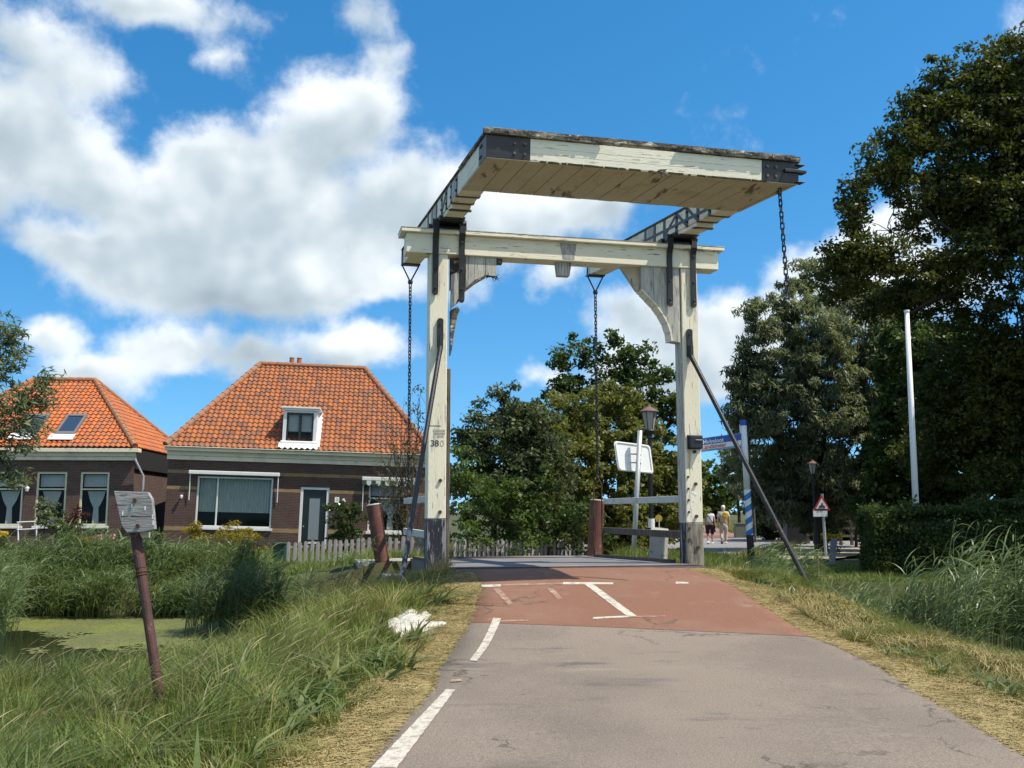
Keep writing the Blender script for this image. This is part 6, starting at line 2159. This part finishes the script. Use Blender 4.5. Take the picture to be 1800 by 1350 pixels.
t = thing('dark_post', 'dark slim post right of the striped signpost', 'post', gbase(1325, 48))
MB().tube([gbase(1325, 48), W(1324, 878, 48)], .06, 8).build('post_shaft', M_darkwood, t)
MB().box(None, tuple(W(1320, 884, 48)), tuple(W(1330, 879, 48) + Vector((0, .2, 0)))).build('cap', M_darkwood, t)

# warning triangle with cyclists
Yt = 33.5
t = thing('warning_sign', 'red-edged triangular warning sign with a white plate beneath, in deep shade', 'road sign', gbase(1446, Yt))
MB().tube([gbase(1447, Yt), W(1445, 868, Yt)], .05, 8).build('pole', M_galv, t)
c = W(1444.5, 888, Yt - .08)
def tri(s, y, col, nm, par):
    m_ = MB()
    pts = [(-.5 * s, -.30 * s), (.5 * s, -.30 * s), (0, .57 * s)]
    m_.prism(lambda a, b, w: (c.x + a, c.y + w, c.z + b), pts, y, y + .012)
    return m_.build(nm, col, par)
tp_ = tri(.60, 0, M_signred, 'triangle', t)
tri(.40, -.0135, M_signwhite, 'white_field', tp_)
cy = MB()
def ring(x, z, r): cy.tube([(c.x + .62 * (x + r * math.cos(2 * PI * i / 12)), c.y - .02, c.z + .62 * (z + r * math.sin(2 * PI * i / 12))) for i in range(12)], .012, 5, closed=True)
ring(-.10, -.09, .06); ring(.10, -.09, .06)
for p, q_ in (((-.10, -.09), (-.03, .01)), ((-.03, .01), (.06, .0)), ((.06, 0), (.10, -.09)), ((-.03, .01), (0, -.09)), ((0, -.09), (.06, 0)), ((-.04, .03), (0, .12)), ((0, .12), (.06, .03))):
    cy.tube([(c.x + .62 * p[0], c.y - .02, c.z + .62 * p[1]), (c.x + .62 * q_[0], c.y - .02, c.z + .62 * q_[1])], .008, 5)
cy.build('bicycle_symbol', M_black, tp_)
c2 = W(1442, 902, Yt - .08)
up = MB().box(None, (c2.x - .24, c2.y, c2.z - .12), (c2.x + .24, c2.y + .015, c2.z + .12)).build('under_plate', M_signwhite, t, bevel=.005)
# picnic bin and rail fences in the shade
t = thing('dark_bin', 'dark boxy bin in the shade at the end of the junction', 'bin', gbase(1396, 46))
g_ = gbase(1396, 46)
MB().box(None, (g_[0] - .45, 45.8, g_[2] + .05), (g_[0] + .45, 46.5, g_[2] + 1.05)).build('body', M_black, t, bevel=.03)
MB().box(None, (g_[0] - .5, 45.75, g_[2] + 1.053), (g_[0] + .5, 46.55, g_[2] + 1.13)).build('lid', M_black, t, bevel=.03)
for lab, x0, x1, Y in (('dark timber rail fence between the bin and the warning sign', 1406, 1428, 47), ('timber rail fence at the end of the hedge', 1474, 1512, 45)):
    t = thing('rail_fence', lab, 'fence', gbase(x0, Y), group='rail fences in the shade')
    p0, p1 = Vector(gbase(x0, Y)), Vector(gbase(x1, Y))
    for k in np.linspace(0, 1, 3):
        p = p0.lerp(p1, float(k))
        MB().box(None, (p.x - .06, p.y - .06, p.z - .2), (p.x + .06, p.y + .06, p.z + 1.25)).build('post', M_darkwood, t)
    for z in (.5, .85, 1.15):
        MB().box(None, (p0.x, p0.y - .09, p0.z + z - .05), (p1.x, p0.y - .0605, p0.z + z + .05)).build('rail', M_darkwood, t)
# planter with yellow flowers, grey slab, stake
M_petal = leaf_mat('yellow_petals', (.55, .36, .01), (.65, .45, .02), (.5, .33, .02), big=3)
M_pink = leaf_mat('pink_petals', (.60, .28, .34), (.70, .42, .46), (.55, .22, .28), big=3)
M_orange = leaf_mat('orange_petals', (.50, .20, .02), (.6, .30, .03), (.45, .12, .02), big=3)
def flowers(name, label, px, py, Y, wpx, hpx, mat, n=160, group=None):
    g_ = gbase(px, Y)
    t = thing(name, label, 'flowers', g_, group=group)
    c = W(px, py, Y); k = pxm(Y)
    P = np.stack([c.x + (rng.random(n) - .5) * wpx * k * 2, Y + (rng.random(n) - .5) * .5, c.z + (rng.random(n) - .5) * 2 * hpx * k], -1)
    leaves('blossom', P, .11 * (.7 + .6 * rng.random(n)), mat, t, up=.8, aspect=.8)
    zt = c.z - hpx * k
    m_ = 260
    P = np.stack([c.x + rng.normal(size=m_) * wpx * k * .6, Y + (rng.random(m_) - .5) * .5, g_[2] + (zt - g_[2] + .06) * rng.random(m_)], -1)
    leaves('stems_and_leaves', P, .12 * (.7 + .6 * rng.random(m_)), L_bram, t, up=.2, aspect=.35)
    return t
flowers('yellow_flowers', 'row of yellow flowers by the grey slab at the hedge end', 1462, 943, 36, 15, 4, M_petal)
flowers('pink_flowers', 'pink flowers behind the reeds at the left cottage', 186, 945, 37.5, 14, 5, M_pink)
flowers('orange_flowers', 'orange flowers beside the pink ones below the curtained window', 152, 948, 37.6, 9, 4, M_orange, 90)
flowers('yellow_flowers', 'yellow flowers at the extreme left edge by the cottage', 4, 939, 37.6, 9, 5, M_petal, 90)
t = thing('grey_slab', 'upright narrow grey slab leaning in the shade by the hedge', 'slab', W(1462, 990, 27.5))
P = [W(1458, 992, 27.5), W(1468, 992, 27.5), W(1472, 946, 27.6), W(1462, 945, 27.6)]
m_ = MB().add(P + [p + Vector((0, .09, 0)) for p in P], [(0, 1, 2, 3), (7, 6, 5, 4), (0, 4, 5, 1), (1, 5, 6, 2), (2, 6, 7, 3), (3, 7, 4, 0)])
m_.build('slab_body', surf('grey_slate', (.16, .17, .21), rough=.7), t, bevel=.01)
t = thing('timber_stake', 'thin wooden stake standing in the shaded lawn', 'stake', W(1437, 1012, 23.5))
MB().tube([W(1437, 1016, 23.5), W(1437, 971, 23.5)], .045, 8).build('stake_shaft', surf('pale_stake', (.24, .16, .09), rough=.9), t)

# ---- flagpole
a, b_ = W(1614, 975, 25.3), W(1594, 548, 25.3)
fl = thing('flagpole', 'tall white flagpole behind the clipped hedge', 'flagpole', (a.x, a.y, a.z))
MB().tube([a - (b_ - a) * .06, a.lerp(b_, .5), b_], [.085, .075, .058], 14).build('pole', M_signback, fl, smooth=True)
MB().lathe([(0, .05), (.07, .04), (.075, 0), (.06, -.03), (0, -.03)], tuple(b_), 12).build('top_knob', M_signback, fl)
ctt = a.lerp(b_, .17)
MB().box(None, (ctt.x - .13, ctt.y - .12, ctt.z - .12), (ctt.x + .06, ctt.y - .09, ctt.z)).build('cleat', M_galv, fl)

# ---- picket fences
def picket_fence(label, p0, p1, h, step=.17):
    p0, p1 = Vector(p0), Vector(p1)
    L = (p1 - p0).length
    d = (p1 - p0).normalized()
    nrm = Vector((d.y, -d.x, 0))
    t = thing('picket_fence', label, 'fence', p0, group='grey picket fences')
    n = int(L / step)
    proto = None
    for i in range(n):
        w_ = .105
        if proto is None:
            m_ = MB()
            pts = [(-.052, -.15), (.052, -.15), (.052, h - .05), (.03, h - .008), (0, h), (-.03, h - .008), (-.052, h - .05)]
            m_.prism(lambda a, b, k: (d.x * a + nrm.x * k, d.y * a + nrm.y * k, b), pts, 0, .022)
            proto = m_.build('picket', M_picket, t, local=True)
            o = proto
        else:
            o = proto.copy()
            COL.objects.link(o)
            o.parent = t
        q_ = d * (i * step + random.uniform(-.012, .012))
        gz_ = p0.lerp(p1, i / n).z - p0.z
        o.location = (q_.x, q_.y, gz_ + random.uniform(-.03, .025))
        o.rotation_euler = (random.uniform(-.02, .02), random.uniform(-.035, .035), 0)
    for z in (.16, h - .2):
        m_ = MB()
        m_.prism(lambda a, b, k: (p0.x + d.x * a + nrm.x * k, p0.y + d.y * a + nrm.y * k, p0.z + b + (p1.z - p0.z) * a / L), [(0, z), (L, z), (L, z + .07), (0, z + .07)], -.05, -.004)
        m_.build('rail', M_picket, t)
picket_fence('grey picket fence before the brick cottage with the dormer', W(506, 1004, 29.5), W(792, 989, 31.0), .86)
picket_fence('short low grey picket fence at the foot of the bushes', W(800, 979, 28.2), W(1034, 978, 31.5), .50, .17)
t = thing('green_bin', 'dark green bin at the left end of the picket fence', 'bin', W(492, 1000, 30))
c = W(492, 1000, 30)
MB().box(None, (c.x - .17, 29.8, c.z), (c.x + .17, 30.2, c.z + .72)).build('body', surf('bin_green', (.012, .05, .035), rough=.5), t, bevel=.03)
MB().box(None, (c.x - .19, 29.76, c.z + .723), (c.x + .19, 30.24, c.z + .78)).build('lid', bpy.data.materials['bin_green'], t, bevel=.02)
# thin tubular rail in front of the left cottage
t = thing('garden_rail', 'thin white tube railing before the left cottage windows', 'railing', W(30, 950, 37))
for y in (918, 931):
    MB().tube([W(30, y, 37), W(66, y - 1.5, 37)], .025, 6).build('rail', M_signwhite, t)
for x in (32, 64):
    MB().tube([W(x, 950, 37), W(x, 917, 37)], .025, 6).build('post', M_signwhite, t)

# ---- litter: crumpled white plastic in the left verge
def crumple(name, label, cat, c, rx, ry, h, mat, seed, n=46):  # folded sheet heap
    r_ = np.random.default_rng(seed)
    u, v = np.meshgrid(np.linspace(-1, 1, n), np.linspace(-1, 1, n), indexing='ij')
    rad = np.sqrt(u * u + v * v)
    ang = np.arctan2(v, u)
    ridge_ = np.abs(vnoise(u * 2 + seed, v * 2, 1.0) - .5) * 2
    r2 = np.abs(vnoise(u * 2 + 31, v * 2 + seed, 3.4) - .5) * 2
    out = 1 + .25 * np.sin(ang * 3 + seed) + .18 * np.sin(ang * 7 + 1)
    z = h * (1 - np.clip(rad / out, 0, 1) ** 2.2) * (.55 + .7 * ridge_) + h * .22 * r2 - .02 + r_.random(u.shape) * h * .03
    X = c[0] + rx * u * (1 + .2 * ridge_); Y_ = c[1] + ry * v * (1 + .2 * r2)
    Z = ground_h(X, Y_) + z
    keep = rad < out
    idx = np.arange(n * n).reshape(n, n)
    q = np.stack([idx[:-1, :-1], idx[1:, :-1], idx[1:, 1:], idx[:-1, 1:]], -1)
    q = q[(rad < out)[:-1, :-1]].reshape(-1, 4)
    o = mesh_np(name, np.stack([X, Y_, Z], -1).reshape(-1, 3), q, np.zeros(len(q)), mat)
    return tag(o, label, cat)
M_plastic = surf('white_plastic_sheet', (0.52, 0.50, 0.43), [(7, (.52, .62), (0.40, 0.35, 0.27)), (3, (.58, .70), (0.36, 0.42, 0.50)), (14, (.62, .7), (0.30, 0.16, 0.10))], rough=.35)
crumple('plastic_sheet', 'crumpled white plastic sheeting lying in the grass by the road', 'plastic sheet', (bagx, bagy), .42, .66, .11, M_plastic, 3, 60)
crumple('board_scrap', 'pale flat scrap lying on the right bank', 'scrap', (5.0, 14.6), .22, .45, .10, surf('pale_scrap', (.45, .45, .44), [(8, (.5, .65), (.3, .29, .27))], rough=.7), 8, 24)
crumple('dead_plant_clump', 'brown dead clump of roots in front of the stay rod', 'plant clump', (4.95, 17.45), .22, .2, .26, surf('dead_brown', (.10, .06, .035), [(14, (.5, .65), (.18, .12, .07))], rough=1), 9, 24)
# dandelions
dn = thing('dandelions', 'tiny yellow dandelion flowers in the right verge', 'flowers', (4.35, 11.0, float(ground_h(4.35, 11.0))))
for i, (px, py) in enumerate(((1576, 1150), (1592, 1174), (1640, 1180))):
    m_ = MB()
    a_, yd, zd = ray(px, py)
    s_ = (-.0 - ZC) / zd * .985
    x_, y_ = a_ * s_, yd * s_
    z_ = float(ground_h(x_, y_))
    m_.lathe([(0, .018), (.019, .014), (.020, .005), (0, 0)], (x_, y_, z_ + .09), 10)
    m_.build('flower_head', M_petal, dn)
    MB().tube([(x_, y_, z_), (x_, y_, z_ + .09)], .003, 5).build('stem', G_fresh, dn)

# ================================================================ the two walkers
M_skin = surf('skin', (0.42, 0.25, 0.18), rough=.6)
M_beige = surf('beige_cotton', (0.52, 0.48, 0.38), [(8, (.5, .65), (.44, .40, .31), (1, 1, 2))], rough=.9)
M_beige2 = surf('beige_trousers', (0.48, 0.42, 0.33), [(8, (.5, .65), (.40, .35, .27), (2, 2, 1))], rough=.9)
M_capw = surf('white_cap', (0.75, 0.74, 0.70), rough=.8)
M_yel = surf('yellow_bag', (0.58, 0.38, 0.02), rough=.7)
M_navy = surf('black_shorts', (0.014, 0.014, 0.018), rough=.9)
M_tee = surf('white_top', (0.70, 0.71, 0.76), rough=.85)
M_shoe = surf('white_shoe', (0.65, 0.64, 0.62), rough=.7)
M_shoed = surf('dark_shoe', (0.05, 0.04, 0.04), rough=.7)
M_hair = surf('dark_hair', (0.035, 0.018, 0.014), rough=.6)


def skin(name, nodes, edges, mat, parent, root=0, sub=2):
    """one continuous surface grown round a jointed skeleton: nodes = (x, y, z, rx, ry)"""
    me = bpy.data.meshes.new(name)
    me.from_pydata([n_[:3] for n_ in nodes], edges, [])
    o = bpy.data.objects.new(name + '_tmp', me)
    COL.objects.link(o)
    sk = o.modifiers.new('skin', 'SKIN')
    sk.use_smooth_shade = True
    for i, n_ in enumerate(nodes):
        d = me.skin_vertices[0].data[i]
        d.radius = (n_[3], n_[4] if len(n_) > 4 else n_[3])
        d.use_root = i == root
    sb_ = o.modifiers.new('sub', 'SUBSURF')
    sb_.levels = sub
    sb_.render_levels = sub
    dg = bpy.context.evaluated_depsgraph_get()
    m2 = bpy.data.meshes.new_from_object(o.evaluated_get(dg))
    m2.name = name
    bpy.data.objects.remove(o)
    m2.materials.clear()
    ob = link_mesh(name, m2, mat, parent, smooth=True)
    return ob


def walker(label, px, pfoot, Y, H, man):
    g_ = gbase(px, Y)
    base = (g_[0], Y, .04)
    t = thing('person', label, 'person', base, rot=(0, 0, -.12), group='walkers beyond the bridge')
    s = H / 1.75
    def S(*a): return tuple(v * s for v in a)
    # a walker seen from behind, one heel lifted; +y is the walking direction
    hipw, shw = (.10, .19) if man else (.105, .165)
    N = [S(0, 0, .98, .15, .11), S(0, .01, 1.18, .135, .10), S(0, .015, 1.36, .15, .10), S(0, .01, 1.49, .06, .06), S(0, .025, 1.60, .075, .09), S(0, .02, 1.68, .07, .085),
         S(-hipw, 0, .92, .095), S(-hipw - .01, .04, .52, .062), S(-hipw, -.12, .14, .042), S(-hipw, -.10, .05, .042), S(-hipw, .03, .02, .035),
         S(hipw, 0, .92, .095), S(hipw + .01, .07, .50, .062), S(hipw, .06, .09, .042), S(hipw, .05, .045, .04), S(hipw, .20, .035, .035),
         S(-shw, .01, 1.42, .062), S(-shw - .06, -.03, 1.14, .045), S(-shw - .05, .06, .90, .034), S(-shw - .045, .08, .80, .03, .02),
         S(shw, .01, 1.42, .062), S(shw + .06, -.02, 1.14, .045), S(shw + .06, .02, .90, .034), S(shw + .06, .04, .80, .03, .02)]
    E_ = [(0, 1), (1, 2), (2, 3), (3, 4), (4, 5), (0, 6), (6, 7), (7, 8), (8, 9), (9, 10), (0, 11), (11, 12), (12, 13), (13, 14), (14, 15), (2, 16), (16, 17), (17, 18), (18, 19), (2, 20), (20, 21), (21, 22), (22, 23)]
    # fingers: five short chains on each hand
    for h_, sx in ((19, -1), (23, 1)):
        hx, hy, hz = N[h_][:3]
        for i, (dx, dl) in enumerate(((-.025, .055), (-.009, .075), (.008, .08), (.024, .07), (.040, .045))):
            k0 = len(N)
            th = i == 4
            N.append((hx + (sx * -.03 if th else 0), hy + dx + (.01 if th else 0), hz - .035 * s, .009, .009))
            N.append((hx + (sx * -.045 if th else sx * -.012), hy + dx + .02, hz - (.035 + dl) * s, .007, .007))
            E_ += [(h_, k0), (k0, k0 + 1)]
    skin('body', N, E_, M_skin, t)
    if man:
        sh_ = [S(0, 0, .93, .185, .135), S(0, .01, 1.18, .17, .125), S(0, .015, 1.38, .175, .12), S(0, .01, 1.47, .09, .08), S(-shw, .01, 1.42, .095), S(-shw - .05, -.02, 1.20, .085), S(shw, .01, 1.42, .095), S(shw + .05, -.015, 1.20, .085)]
        skin('shirt', sh_, [(0, 1), (1, 2), (2, 3), (2, 4), (4, 5), (2, 6), (6, 7)], M_beige, t)
        tr_n = [S(0, 0, .99, .155, .12), S(0, 0, .90, .15, .12), S(-hipw, 0, .82, .12), S(-hipw - .01, .04, .52, .088), S(-hipw, -.11, .20, .075), S(hipw, 0, .82, .12), S(hipw + .01, .07, .50, .088), S(hipw, .06, .12, .078)]
        skin('trousers', tr_n, [(0, 1), (1, 2), (2, 3), (3, 4), (1, 5), (5, 6), (6, 7)], M_beige2, t)
        cp_ = MB().lathe([(0, 1.79 * s), (.05 * s, 1.78 * s), (.088 * s, 1.73 * s), (.095 * s, 1.665 * s), (.092 * s, 1.655 * s)], (0, .022 * s, 0), 16)
        cp_.box(None, (-.07 * s, .10 * s, 1.655 * s), (.07 * s, .19 * s, 1.668 * s))
        cp_.build('cap', M_capw, t, local=True, smooth=True)
        MB().lathe([(.076 * s, 1.652 * s), (.082 * s, 1.60 * s), (.06 * s, 1.54 * s)], (0, .012 * s, 0), 14).build('hair', surf('grey_hair', (.42, .41, .39), rough=.8), t, local=True, smooth=True)
    else:
        sh_ = [S(0, 0, .98, .175, .13), S(0, .01, 1.18, .165, .12), S(0, .015, 1.36, .165, .115), S(0, .01, 1.46, .085, .075), S(-shw, .01, 1.41, .085), S(-shw - .04, -.01, 1.28, .072), S(shw, .01, 1.41, .085), S(shw + .04, -.01, 1.28, .072)]
        skin('top', sh_, [(0, 1), (1, 2), (2, 3), (2, 4), (4, 5), (2, 6), (6, 7)], M_tee, t)
        tr_n = [S(0, 0, 1.0, .165, .125), S(0, 0, .92, .18, .14), S(-hipw, 0, .82, .125), S(-hipw - .01, .03, .48, .10), S(hipw, 0, .82, .125), S(hipw + .01, .06, .46, .10)]
        skin('shorts', tr_n, [(0, 1), (1, 2), (2, 3), (1, 4), (4, 5)], M_navy, t)
        hr = MB().lathe([(0, 1.785 * s), (.06 * s, 1.77 * s), (.098 * s, 1.70 * s), (.10 * s, 1.62 * s), (.085 * s, 1.54 * s), (.05 * s, 1.52 * s)], (0, .012 * s, 0), 16)
        hr.build('hair', M_hair, t, local=True, smooth=True)
    # face features on the far side: nose, ears
    fc = MB()
    fc.lathe([(0, .012), (.012, 0), (.016, -.02), (0, -.024)], (0, .115 * s, 1.61 * s), 8)
    for x in (-.082, .082): fc.lathe([(0, .03), (.016, .015), (.016, -.015), (0, -.03)], (x * s, .02 * s, 1.62 * s), 8)
    fc.build('nose_and_ears', M_skin, t, local=True, smooth=True)
    shn = MB()
    for (x, y, z, p, dk) in ((-hipw, -.10, .07, -.5, man), (hipw, .06, .05, 0, False)):
        fn = lambda a, b, c_: (x * s + a, y * s + b * math.cos(p) - c_ * math.sin(p), z * s + b * math.sin(p) + c_ * math.cos(p))
        shn.prism(lambda a, b, w: fn(w, a, b), [(-.10, -.05), (.17, -.05), (.18, -.015), (.10, .02), (.02, .05), (-.08, .045), (-.105, .0)], -.05, .05, 1 if dk else 0)
    shn.build('shoes', [M_shoe, M_shoed], t, local=True, bevel=.012)
    return t, s


wm_, s_ = walker('man in beige shirt, beige trousers and white cap walking away on the junction road', 1270, 958, 46.0, 1.74, True)
Mw = Matrix.LocRotScale(Vector(wm_.location), Euler((0, 0, -.12)), None)
bpk = MB()
bpk.prism(lambda a, b, w: tuple(Mw @ Vector((a, w, b))), [(-.03, 1.12), (.13, 1.12), (.17, 1.22), (.16, 1.40), (.10, 1.46), (.0, 1.46), (-.05, 1.38), (-.06, 1.2)], -.25, -.115)
bo_ = bpk.build('yellow_backpack', M_yel, bevel=.035)
tag(bo_, 'yellow backpack on the back of the man in beige', 'backpack')
pk = MB()
pk.prism(lambda a, b, w: tuple(Mw @ Vector((a, w, b))), [(-.01, 1.14), (.10, 1.14), (.11, 1.26), (-.02, 1.26)], -.28, -.252)
pk.build('front_pocket', surf('yellow_bag_pocket', (.42, .24, .02), rough=.8), bo_, bevel=.01)
wf_, s2 = walker('woman in a white top and black knee-length shorts beside the man in beige', 1246, 960, 45.4, 1.64, False)
Mw = Matrix.LocRotScale(Vector(wf_.location), Euler((0, 0, -.12)), None)
sb3 = MB()
pts = [(-.10, 1.40, -.10), (-.02, 1.28, -.135), (.08, 1.10, -.14), (.16, .98, -.12), (.185, .92, -.03)]
sb3.tube([tuple(Mw @ Vector((x * .95, y_, z * .94))) for x, z, y_ in pts], .020, 6)
so_ = sb3.build('shoulder_bag', M_navy)
tag(so_, 'black shoulder bag strap slung across the white top of the woman', 'bag')
sb4 = MB()
sb4.prism(lambda a, b, w: tuple(Mw @ Vector((w, a, b))), [(-.10, .70), (.10, .70), (.11, .86), (-.11, .86)], .175, .245)
sb4.build('pouch', M_navy, so_, bevel=.02)
